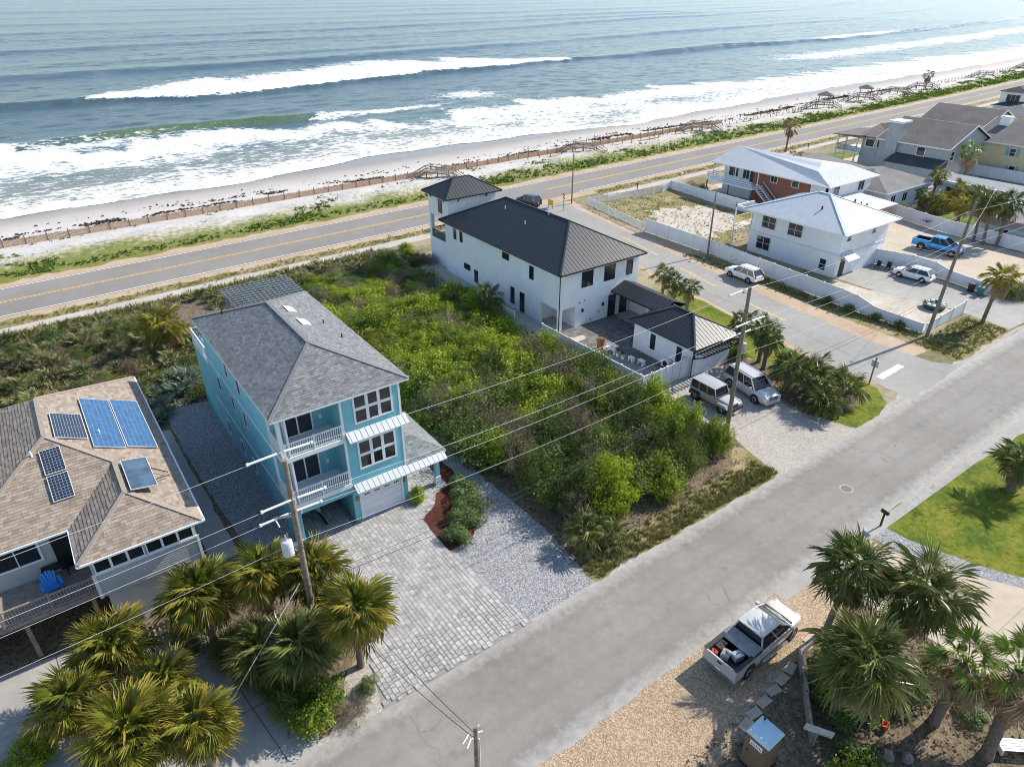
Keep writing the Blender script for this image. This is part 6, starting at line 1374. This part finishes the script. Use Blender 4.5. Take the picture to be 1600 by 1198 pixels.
shrub(28.0,6.2,'hedge',1.0,1.35,'round bright green shrub between the palms',None,1,name='garden_bush'); shrub(25.0,8.6,'hedge',1.0,.75,'low green creeper mound behind the wooden edging',None,0,name='garden_bush'); shrub(24.2,6.9,'hedge',1.1,.7,'green creeper mound around the full-headed palm trunk',None,2,name='garden_bush'); shrub(26.8,9.3,'hedge',.7,.6,'green mound at the pickup end of the wooden edging',None,1,name='garden_bush'); shrub(23.2,5.4,'hedge',.9,.5,'low green mound below the wooden sign',None,0,name='garden_bush'); shrub(26.2,1.6,'hedge',.8,.5,'low green mound at the bottom edge by the fan palm',None,2,name='garden_bush')
for i,(x,y,s_,h_,l) in enumerate(((25.6,7.6,.9,.7,'green mound between the full-headed palm and the round shrub'),(26.6,7.6,.8,.8,'leafy mound behind the full-headed palm'),(23.0,6.3,.7,.6,'leafy mound beside the weathered sign'),(21.6,4.6,.9,.6,'green mound left of the bottom palms'),(24.0,3.2,.8,.5,'green mound at the bottom edge below the bucket'),(27.2,8.4,.6,.7,'small leafy mound at the leaning palm foot'),(29.2,8.6,.5,.6,'small leafy mound behind the leaning palm'),(29.5,3.6,.6,.6,'leafy mound between the fan palms'),(25.6,3.0,.5,.4,'little green mound near the flat rock'))): shrub(x,y,'hedge' if i%3 else 'bright',s_,h_,l,None,i,name='garden_bush')
t_=thing('spiky_plant','yellow-green spiky plant on the rocks between the palms','plant',(30.1,6.1,0)); link('foliage',palmetto_mesh('p',77,18,1.0),t_); link('stem',stub,t_)
shrub(93.5,77.5,'dry',.9,.9,'brown bush on the orange sand in front of the brick house deck',None,0); shrub(94.5,76,'dark',.7,.7,'dark bush beside the brick house deck',None,1)
for i,(x,y,l) in enumerate(((68.9,36.2,'first'),(68.8,33.6,'second'),(68.9,30.6,'third'),(69.0,28.2,'fourth'))): shrub(x,y,'dark',.38,.4,'dark low bush at the foot of the white fence, %s from the car'%l,None,i)
for i,(x,y,k,s,l) in enumerate(((87.5,25.3,'dark',1.2,'large green bush beside the driveway entrance palm'),(89.5,24.2,'bright',1.0,'bright bush beside the driveway entrance palm'),(113.5,47.4,'dry',.9,'reddish dry bush between the small yard palms'),(116,48.4,'dry',.9,'dry bush before the pale blue house'),(110.5,50,'dark',.8,'dark bush by the bungalow corner'),(126,78,'dry',1.4,'brown hedge in the grey house front yard'),(51.0,29.2,'bright',.6,'orange-green bush behind the silver wagon'),(50.0,33.6,'bright',.7,'bright bush at the garage corner'),(52.9,24.2,'dry',.4,'orange flowering plant by the street sign'))): shrub(x,y,k,s,s*.8,l,None,i)
# ground cover: grass, dune plants
def tufts(name,label,cat,m,pts,hr=(.12,.3),w=.02,blades=6,z=None):
    q=random.Random(len(name)); v=[];f=[]
    for (x,y,zz,s) in pts:
        for k in range(blades):
            a=q.uniform(0,6.28); h=q.uniform(*hr)*s; l=h*q.uniform(.3,.9); dx,dy=math.cos(a),math.sin(a); ox,oy=x+q.uniform(-.1,.1)*s,y+q.uniform(-.1,.1)*s; ww=w*s*q.uniform(.7,1.3); b=len(v)
            v+=[(ox-dy*ww,oy+dx*ww,zz),(ox+dy*ww,oy-dx*ww,zz),(ox+dx*l,oy+dy*l,zz+h)]; f.append((b,b+1,b+2))
    me=bpy.data.meshes.new(name); me.from_pydata(v,[],f); me.materials.append(m); me.update(); o=link(name,me); tag(o,label,cat,None,'stuff'); return o
def duneZ(x,s): return float(tz(np.array([s]))[0])
GM=leafmat('grass_blade',(.16,.165,.04),(.36,.31,.13),None,0,.5,.3); DM=leafmat('dune_vine_leaf',(.10,.17,.015),(.24,.32,.04),None,0,.25,.25); GR=leafmat('lawn_blade',(.16,.21,.012),(.33,.34,.03),None,0,.4,.3)
q=random.Random(8)
P_=[(U(20.9,38.3),20.6+abs(q.gauss(0,1.0)),.01,q.uniform(.7,1.6)) for _ in range(1000)]
P_+=[(U(66.8,77.5),U(21.3,25.4),.01,q.uniform(.6,1.2)) for _ in range(900)]+[(q.gauss(68.4,.6),U(26,56),.01,q.uniform(.6,1.4)) for _ in range(700)]+[(U(71.5,89),U(56,80),.01,q.uniform(.5,1.1)) for _ in range(1000)]
P_+=[(x,q.gauss(82.6,.5)+ccf(x),.01,q.uniform(.6,1.3)) for x in [U(-10,57) for _ in range(700)]+[U(80,200) for _ in range(900)]]
P_+=[(x,q.gauss(78.9,.5)+ccf(x),.01,q.uniform(1,2.2)) for x in [U(-12,36) for _ in range(1500)]]
P_+=[(U(-13,10),U(55,79),.01,q.uniform(1,2.4)) for _ in range(2500)]
P_+=[(U(20.5,38),U(30,76),.01,q.uniform(1,2)) for _ in range(1500)]
tufts('dry_grass','dry olive grass along lot edges and verges','grass',GM,P_,(.1,.28),.03,7)
P_=[]
for _ in range(3800):
    x=U(38.8,58); y=U(-2,13.4)
    if y<13.4-.05*max(0,x-47) and x>39.0+max(0,(11.6-y))*.33: P_.append((x,y,.012,q.uniform(.6,1.1)))
for _ in range(2600):
    x=U(47.5,58); y=U(20.6,47.5)
    if (y<24 and (x-49.5)**2/49+(y-26)**2/29<1.0 and x>48.4) or (y>=26 and 52.6+(y-26)*.02<x<55.2+(y-26)*.16): P_.append((x,y,.012,q.uniform(.6,1.0)))
tufts('leaf_debris','fallen dry leaves scattered in the palm bed and under the scrub','leaves',PALMDEAD if False else leafmat('fallen_leaf',(.12,.085,.05),(.36,.27,.17),None,0,3,.1,.8),[(U(15,32.5),U(-2,10),.01,q.uniform(.6,1.6)) for _ in range(2600)]+[(U(20.5,38),U(22,34),.01,q.uniform(.6,1.5)) for _ in range(900)],(.01,.07),.045,4)
tufts('lawn_grass','short green lawn grass','grass',GR,P_,(.02,.045),.02,6)
P_=[]
for _ in range(15000):
    x=-14+ (q.random()**1.6)*420; s=97.4+abs(q.gauss(0,5.2))
    d=vnoise(np.array([x/6.]),np.array([s/3.]),90)[0]; lim=99.4 if x<66 else 102.5
    if (s<lim and q.random()<.35) or (d>.62 and s<110.5): P_.append((x,s+ccf(x),duneZ(x,s)+.05,q.uniform(.9,2.2)*(1+x/300)))
tufts('dune_plants','green dune plants and vines between the highway and the beach','dune plants',DM,P_,(.05,.16),.06,8)
P_=[]
for _ in range(9000):
    x=-14+q.random()*300; k=q.random(); s=127.5+q.gauss(0,1.1)+2*math.sin(x/17)+(q.gauss(0,4) if k<.3 else 0)
    if vnoise(np.array([x/5.]),np.array([s/2.5]),91)[0]>.45: P_.append((x,s+ccf(x),duneZ(x,s)+.03,q.uniform(.7,1.8)))
tufts('seaweed_wrack','dark brown line of seaweed along the beach','seaweed',mat('dry_seaweed',(.07,.045,.03),.9,.3,2),P_,(.05,.16),.12,6)
# mulch bed and garden edges
sheet('mulch_bed',[(18.3,37),(18.5,33.2),(17.3,32.9),(16.6,31.9),(15.3,31.1),(15.0,29.2),(15.1,27.6),(16.9,27.7),(18.7,29.3),(19.6,31.4),(19.5,37)],.03,MT['mulch'],.04,40,.5)
sheet('round_plant_bed',[(16.0+.5*math.cos(a*.524),33.0+.42*math.sin(a*.524)) for a in range(12)],.034,MT['mulch'],0)
# driveway pavers
PVG=[mat('grey_paver_%d'%i,sc(c,1),.85,.10,4,.2,30) for i,c in enumerate(((.285,.277,.265),(.325,.316,.30),(.365,.355,.338),(.41,.40,.38)))]
sheet('driveway_base',[(7.0,20.25),(16.0,20.25),(15.4,27.5),(15.2,31.1),(16.5,31.9),(17.4,33.2),(18.4,33.4),(18.4,39),(15.5,39),(15.5,33.38),(8,33.38),(8.3,40),(8.1,40.1),(8.0,33.38),(7.9,31.6),(8.2,26.0),(7.7,23.4)],.016,mat('paver_joint_sand',(.24,.23,.215),.95,.15,8),0)
dw=[(7.05,20.3),(15.95,20.3),(15.35,27.5),(15.15,31.1),(16.4,31.9),(17.3,33.1),(18.4,33.4),(18.4,39),(15.52,39),(15.52,33.38),(11.3,33.38),(11.3,40.1),(8.52,40.1),(8.52,33.38),(7.95,31.6),(8.25,26.0),(7.75,23.4)]
def inside(x,y,P):
    c=False;j=len(P)-1
    for i in range(len(P)):
        if (P[i][1]>y)!=(P[j][1]>y) and x<(P[j][0]-P[i][0])*(y-P[i][1])/(P[j][1]-P[i][1])+P[i][0]: c=not c
        j=i
    return c
dt=MB(); drive=thing('paver_driveway','grey paver driveway in front of the teal house','driveway',(11.5,20.4,0)); drive['kind']='structure'; del drive['category']
PMESH={}
q=random.Random(4); x=6.9; lst=[]
while x<18.5:
    w=q.choice((.2,.24,.28)); y=20.28-q.uniform(0,.3)
    while y<40.2:
        L=q.choice((.2,.28,.36,.4)); cx,cy=x+w/2,y+L/2
        if inside(cx,cy,dw) and inside(x+.06,y+.06,dw) and inside(x+w-.06,y+L-.06,dw): lst.append((cy,x,y,w,L,q.choices(range(4),[2,4,4,2])[0],q.uniform(0,.006)))
        y+=L
    x+=w
lst.sort()
for i,(cy,x,y,w,L,mi,dz) in enumerate(lst):
    if i<300:
        k=(round(w,2),L,mi)
        if k not in PMESH: mb=MB(); g=.008; mb.hexa([(g,g,0),(w-g,g,0),(w-g,L-g,0),(g,L-g,0),(g*1.8,g*1.8,.035),(w-g*1.8,g*1.8,.035),(w-g*1.8,L-g*1.8,.035),(g*1.8,L-g*1.8,.035)]); PMESH[k]=mb.mesh('paver',PVG[mi])
        o=link('paver',PMESH[k],drive); o.location=(x-11.5,y-20.4,.018+dz)
    else: dt.box(x+.008,y+.008,.018,x+w-.008,y+L-.008,.050+dz,mi)
o=dt.build('pavers',PVG,drive); o['kind']='stuff'
# ---------------- beach walkovers and sand fence ----------------
WD=MT['deckwood']
def walkover(label,X,sc_=1.,roof=False,s0=101.,ln=13.):
    Y0=s0+ccf(X); t_=thing('dune_walkover',label,'boardwalk',(X,Y0,0),R(30))
    prof=[(0,.25),(ln*.22,1.5),(ln*.62,1.5),(ln*.82,.2),(ln,-1.3)]; hw=.8
    for (a,za),(b,zb) in zip(prof[:-1],prof[1:]):
        n=max(2,int((b-a)/.5))
        for k in range(n):
            y=a+(b-a)*(k+.5)/n; z=za+(zb-za)*(k+.5)/n; mb=MB(); mb.box(-hw,y-(b-a)/n*.46,z-.04,hw,y+(b-a)/n*.46,z); mb.build('plank',WD,t_,local=True)
        for s in (-1,1):
            mb=MB(); mb.bar((s*hw,a,za+1.0),(s*hw,b,zb+1.0),.1,.1); mb.bar((s*hw,a,za+.5),(s*hw,b,zb+.5),.06,.12); mb.bar((s*hw,a,za-.12),(s*hw,b,zb-.12),.08,.2); mb.build('hand_rail',WD,t_,local=True)
    for k in range(6):
        y=ln*k/5; z=float(np.interp(y,[p[0] for p in prof],[p[1] for p in prof]))
        for s in (-1,1): mb=MB(); mb.box(s*hw-.07,y-.07,-2.2 if y>8 else -.6,s*hw+.07,y+.07,z+1.05); mb.build('post',WD,t_,local=True)
    if roof:
        yc=ln*.42
        for s in (-1,1):
            for y in (yc-1.5,yc+1.5): mb=MB(); mb.box(s*1.3-.08,y-.08,0,s*1.3+.08,y+.08,4.0); mb.build('roof_post',WD,t_,local=True)
        F,a,b=hip_faces(-1.9,1.9,yc-2.1,yc+2.1,4.0,.9,2.0); mb=MB()
        for f in F.values(): mb.poly(f)
        mb.box(-1.9,yc-2.1,3.85,1.9,yc+2.1,3.99); mb.build('gazebo_roof',ROOFGREY[1],t_,local=True)
for X,lab,r_ in ((65,'wooden dune walkover behind the white house tower',0),(101,'wooden dune walkover by the green dune patch, second from the tower',0),(140,'wooden dune walkover opposite the lone highway palm',0),(196,'roofed wooden walkover, nearer of the two with gazebo roofs',1),(220,'roofed wooden walkover, farther of the two with gazebo roofs',1),(242,'wooden walkover just beyond the farther gazebo',0),(262,'wooden walkover beyond the gazebos beside the dark dune palm',0),(318,'wooden walkover second from the top right edge',0),(370,'wooden walkover at the top right edge',0)): walkover(lab,X,1,r_,102.5,11.5)
SFM=mat('sand_fence_slat',(.46,.30,.19),.9,.2,4)
def sandfence(label,s0,x0,x1,slats,step=2.6,h=1.1):
    t_=thing('sand_fence',label,'fence',(x0,s0+ccf(x0),0)); pm=MB().box(-.06,-.06,-.4,.06,.06,h+.15).mesh('post',MT['wood']); x=x0; q=random.Random(int(s0))
    while x<x1:
        z=duneZ(x,s0); o=link('post',pm,t_); o.location=(x-x0,s0+ccf(x)-s0-ccf(x0),z)
        if slats:
            mb=MB(); n=int(step/.13)
            for k in range(n):
                xx=x+step*(k+.5)/n; yy=s0+ccf(xx); zt=z+h*slats*q.uniform(.85,1.0); mb.box(xx-.06,yy-.01,z-.2,xx+.045,yy+.01,zt)
            mb.bar((x,s0+ccf(x)+.02,z+h*.6),(x+step,s0+ccf(x+step)+.02,z+h*.6),.02,.03); mb.build('slat_bay',SFM,t_)
        else:
            mb=MB(); 
            for zz in (.5,.95): mb.bar((x,s0+ccf(x),z+zz),(x+step,s0+ccf(x+step),z+zz),.03,.04)
            mb.build('rail_wire',MT['wood'],t_)
        x+=step
sandfence('slatted brown sand fence along the beach left of the walkovers',111.6,-14,150,.95)
sandfence('post and wire sand fence along the beach beyond the walkovers',112.6,152,420,0,3.2)
sandfence('second row of beach posts on the upper dune',107.5,84,190,.35,3.0,.7)
# ---------------- small street objects ----------------
def mailbox(label,x,y,rz,m=None):
    t_=thing('mailbox',label,'mailbox',(x,y,0),rz); mb=MB(); mb.box(-.05,-.05,0,.05,.05,1.05); mb.build('post',MT['black'] if m is None else m,t_,local=True); mb=MB(); mb.hexa([(-.25,-.09,1.05),(.25,-.09,1.05),(.25,.09,1.05),(-.25,.09,1.05),(-.25,-.09,1.2),(.25,-.09,1.2),(.25,.09,1.2),(-.25,.09,1.2)]); mb.tube((-.25,0,1.2),(.25,0,1.2),.09,.09,10); mb.build('box',MT['black'] if m is None else m,t_,local=True)
mailbox('black mailbox on a post at the lawn and gravel corner',38.9,13.3,R(80)); mailbox('dark mailbox beside the highway path',86.5,83.2,R(5)); mailbox('white mailbox beside the highway path',98.5,84.0,R(5),MT['white']); mailbox('dark mailbox across from the brick house',112.5,85.5,0); mailbox('dark mailbox on the verge before the grey chimney house',141,86.5,0)
sg=thing('street_sign','street sign on a brown post at the corner lawn','sign',(55.7,23.7,0)); mb=MB(); mb.box(-.05,-.05,0,.05,.05,2.6); mb.build('post',MT['wood'],sg,local=True); mb=MB(); mb.box(-.03,-.3,1.7,.03,.3,2.3); mb.build('sign_back',MT['wire'],sg,local=True)
mk=thing('striped_marker','red and white striped road marker on a pole','road sign',(68.3,81.0,0)); mb=MB(); mb.tube((0,0,0),(0,0,2.4),.04); mb.build('post',MT['wood'],mk,local=True)
for k in range(4): mb=MB(); mb.hexa([(-.04,-.2,1.6+k*.25),(-.04,.2,1.72+k*.25),(.0,.2,1.72+k*.25),(.0,-.2,1.6+k*.25),(-.04,-.2,1.84+k*.25),(-.04,.2,1.96+k*.25),(.0,.2,1.96+k*.25),(.0,-.2,1.84+k*.25)]); mb.build('stripe',mat('marker_red',(.6,.03,.03),.5) if k%2 else MT['white'],mk,local=True)
yb_=thing('yellow_warning_board','yellow warning board beside the cross street mouth','sign',(67.5,83.2,0)); mb=MB(); mb.box(-.04,-.6,.5,.04,.6,1.4); mb.build('board',mat('sign_yellow',(.72,.45,.05),.5),yb_,local=True); mb=MB(); mb.box(-.05,-.5,0,.0,-.4,.5);mb.box(-.05,.4,0,.0,.5,.5); mb.build('leg',MT['wood'],yb_,local=True)
# manhole, markings on the road
mh=thing('manhole_cover','round iron manhole cover set in the street','manhole cover',(40.6,16.7,.014)); mb=MB(); mb.tube((0,0,0),(0,0,.006),.34,.34,20); mb.build('cover',mat('iron_cover',(.12,.115,.11),.7,.2,12),mh,local=True); mb=MB()
for i in range(24): a=i*.2618; mb.poly([(.36*math.cos(a),.36*math.sin(a),.005),(.48*math.cos(a),.48*math.sin(a),.004),(.48*math.cos(a+.26),.48*math.sin(a+.26),.004),(.36*math.cos(a+.26),.36*math.sin(a+.26),.005)])
mb.build('collar',MT['concrete'],mh,local=True)
mb=MB()
for (x,y,dx,dy) in ((9.2,16.6,.5,.25),(9.25,16.3,.4,.3),(9.7,16.6,.1,-.35),(10.0,16.7,.3,-.1)): mb.bar((x,y,.0165),(x+dx,y+dy,.0165),.06,.002)
struct('utility_paint_mark',mb,MT['whitepaint'])
# portable toilet
PO=thing('portable_toilet','brown portable toilet cabin with pale blue roof','portable toilet',(19.45,8.2,0),R(2)); bm=mat('brown_cabin_plastic',(.17,.115,.075),.6,.08,3); rm=mat('pale_blue_roof_plastic',(.42,.58,.66),.35,.08,2)
mb=MB(); mb.box(-.55,-.53,.08,.55,.53,2.1); mb.build('cabin',bm,PO,local=True); mb=MB(); mb.hexa([(-.6,-.58,2.1),(.6,-.58,2.1),(.6,.58,2.1),(-.6,.58,2.1),(-.5,-.48,2.28),(.5,-.48,2.28),(.5,.48,2.28),(-.5,.48,2.28)]); mb.build('roof',rm,PO,local=True); mb=MB(); mb.box(-.6,-.58,0,.6,.58,.08); mb.build('base',MT['black'],PO,local=True)
for s in (-.45,.45): mb=MB(); mb.box(s-.05,-.545,.1,s+.05,-.53,2.08); mb.build('corner_rib',bm,PO,local=True)
mb=MB(); mb.box(-.56,-.3,1.55,-.55,.3,1.85); pl=mb.build('sign_plate',MT['white'],PO,local=True)
for k in range(7): mb=MB(); mb.box(-.563,-.26+k*.075,1.62,-.561,-.225+k*.075,1.62+(.1,.16,.13,.16,.1,.15,.12)[k]); mb.build('lettering',mat('plate_blue',(.05,.12,.25),.5) if k==0 else bpy.data.materials['plate_blue'],pl,local=True)
mb=MB(); mb.tube((.4,.35,2.2),(.4,.35,2.5),.05); mb.build('vent_pipe',MT['black'],PO,local=True); mb=MB(); mb.box(-.565,.3,1.0,-.55,.36,1.15); mb.build('door_latch',MT['black'],PO,local=True)
# wooden retaining edge, boards, bucket, sign, bench
ed=thing('timber_edging','weathered timber edging around the palm bed','edging',(25.7,10.35,0)); mb=MB(); mb.bar((0,0,.3),(-1.75,-1.6,.3),.14,.6); mb.build('timber',MT['deckwood'],ed,local=True); mb=MB(); mb.bar((-1.72,-1.5,.3),(-3.5,-3.05,.3),.14,.6); mb.build('timber',MT['deckwood'],ed,local=True); mb=MB(); mb.bar((0,0,.3),(2.3,.2,.3),.14,.6); mb.build('timber',MT['deckwood'],ed,local=True)
bk=thing('bucket','orange-red plastic bucket lying among the leaf litter','bucket',(25.6,5.7,.0)); mb=MB(); mb.lathe([(0,.01),(.13,.0),(.16,.36),(.17,.36),(.15,.34),(.125,.03),(0,.03)],n=16); o=mb.build('tub',mat('orange_red_plastic',(.65,.06,.015),.4),bk,local=True,smooth=True); mb=MB(); mb.path([(.16*math.cos(a),.16*math.sin(a)*.2-.1*abs(math.sin(a)),.33) for a in [i*.314 for i in range(11)]],.006,4); mb.build('handle',MT['wire'],bk,local=True)
ws=thing('weathered_sign','tilted pale wooden sign board at the timber edging end','sign',(22.2,7.2,0),R(35)); mb=MB(); mb.box(-.05,-.05,0,.05,.05,1.3); mb.build('post',MT['deckwood'],ws,local=True); mb=MB(); mb.hexa([(-.1,-.6,.9),(.0,-.6,.9),(.0,.6,1.0),(-.1,.6,1.0),(-.3,-.6,1.5),(-.2,-.6,1.5),(-.2,.6,1.6),(-.3,.6,1.6)]); mb.build('board',mat('bleached_board',(.55,.56,.55),.8,.2,4),ws,local=True)
bn=thing('slatted_bench','white slatted bench at the lower right corner','bench',(29.3,1.7,0),R(-40))
for k in range(5): mb=MB(); mb.box(-.75,-.3+k*.13,.42,.75,-.2+k*.13,.45); mb.build('slat',MT['white'],bn,local=True)
for s in (-.65,.65): mb=MB(); mb.box(s-.04,-.28,0,s+.04,.3,.42); mb.build('leg',MT['white'],bn,local=True)
q=random.Random(77)
for i,(x,y,l) in enumerate(((25.0,4.3,'flat grey rock near the bucket'),(24.4,4.9,'small pale rock at the palm bed edge'),(29.6,6.7,'brown rock under the spiky plant'),(30.4,5.6,'larger brown rock behind the spiky plant'),(29.0,5.7,'low rock between round shrub and spiky plant'))):
    mb=MB(); v=[];n=7
    for k in range(3):
        for a in range(n): r_=(.32,.36,.16)[k]*q.uniform(.8,1.2); v.append((r_*math.cos(a*6.283/n),r_*math.sin(a*6.283/n)*.8,(0,.12,.26)[k]*q.uniform(.8,1.2)))
    mb.add(v,[(k*n+a,k*n+(a+1)%n,(k+1)*n+(a+1)%n,(k+1)*n+a) for k in range(2) for a in range(n)]+[tuple(range(2*n,3*n))]); o=mb.build('rock',mat('rock_%d'%i,(.26,.22,.18),.9,.2,5)); o.location=(x,y,0); tag(o,l,'rock')
for i,(x,y) in enumerate(((20.5,9.6),(21.3,9.75),(22.2,9.85),(23.1,9.95),(24.0,10.1),(24.9,10.25),(26.6,10.55),(27.3,10.7))):
    mb=MB(); mb.box(-.38,-.22,.0,.38,.22,.05); o=mb.build('stepping_stone',MT['tanconc']); o.location=(x,y,.012); o.rotation_euler=(0,0,q.uniform(-.3,.3)); tag(o,'flat concrete stepping stone along the pebble lot edge','paving stone','stepping stones beside the pickup')
# items on the far lots
pt=thing('round_tub','dark green round tub filled with pale stones','planter',(77.0,28.6,0)); mb=MB(); mb.lathe([(1.05,0),(1.15,.5),(1.2,.55),(1.0,.55),(.95,.4),(0,.42)],n=20); mb.build('tub',mat('dark_green_plastic',(.02,.09,.06),.5),pt,local=True,smooth=True)
for i in range(9): a=i*.7; mb=MB(); mb.lathe([(.0,0),(.22,.03),(.2,.2),(.05,.27),(0,.27)],(1.0*math.cos(a)*.85,math.sin(a)*.85,.42),7); mb.build('stone',MT['white'] if i%3 else MT['black'],pt,local=True)
for lab,x,y,m_ in (('black wheeled bin by the low white fence',85.0,28.4,MT['black']),('teal wheeled bin beside the black bin',84.7,27.3,mat('teal_bin',(.03,.14,.16),.5))):
    t_=thing('wheeled_bin',lab,'bin',(x,y,.01)); mb=MB(); mb.hexa([(-.24,-.24,.05),(.24,-.24,.05),(.24,.24,.05),(-.24,.24,.05),(-.3,-.3,.95),(.3,-.3,.95),(.3,.3,.95),(-.3,.3,.95)]); mb.build('body',m_,t_,local=True); mb=MB(); mb.hexa([(-.33,-.33,.95),(.33,-.33,.95),(.33,.33,.95),(-.33,.33,.95),(-.3,-.3,1.03),(.3,-.3,1.06),(.3,.3,1.06),(-.3,.3,1.03)]); mb.build('lid',m_,t_,local=True)
    for s in (-.25,.25): mb=MB(); mb.tube((.24,s-.03,.1),(.24,s+.03,.1),.1,.1,10); mb.build('wheel',MT['rubber'],t_,local=True)
def gchair(label,x,y,rz):
    t_=thing('garden_chair',label,'chair',(x,y,.01),rz); mb=MB(); mb.box(-.25,-.25,.42,.25,.25,.46); mb.build('seat',MT['black'],t_,local=True); mb=MB(); mb.box(-.25,.23,.46,.25,.27,.95); mb.build('backrest',MT['black'],t_,local=True)
    for a in (-.22,.22):
        for b_ in (-.22,.22): mb=MB(); mb.box(a-.02,b_-.02,0,a+.02,b_+.02,.42); mb.build('leg',MT['black'],t_,local=True)
gchair('black garden chair by the fence behind the hatchback, nearer the garage',83.6,38.7,R(-90)); gchair('black garden chair by the fence behind the hatchback, farther from the garage',84.2,37.7,R(-80))
t_=thing('wall_sculpture','dark branching metal sculpture on the fence behind the blue pickup','sculpture',(104.9,43.4,.6)); mb=MB(); q=random.Random(5)
for i in range(14): a=q.uniform(-1.4,1.4); p=Vector((-.1,0,.3)); e=p+Vector((-.05,math.sin(a)*q.uniform(.4,1.1),math.cos(a)*q.uniform(.3,.9))); mb.path([p,p.lerp(e,.5)+Vector((0,0,.1)),e],[.03,.02,.01],4)
mb.build('branches',MT['black'],t_,local=True)
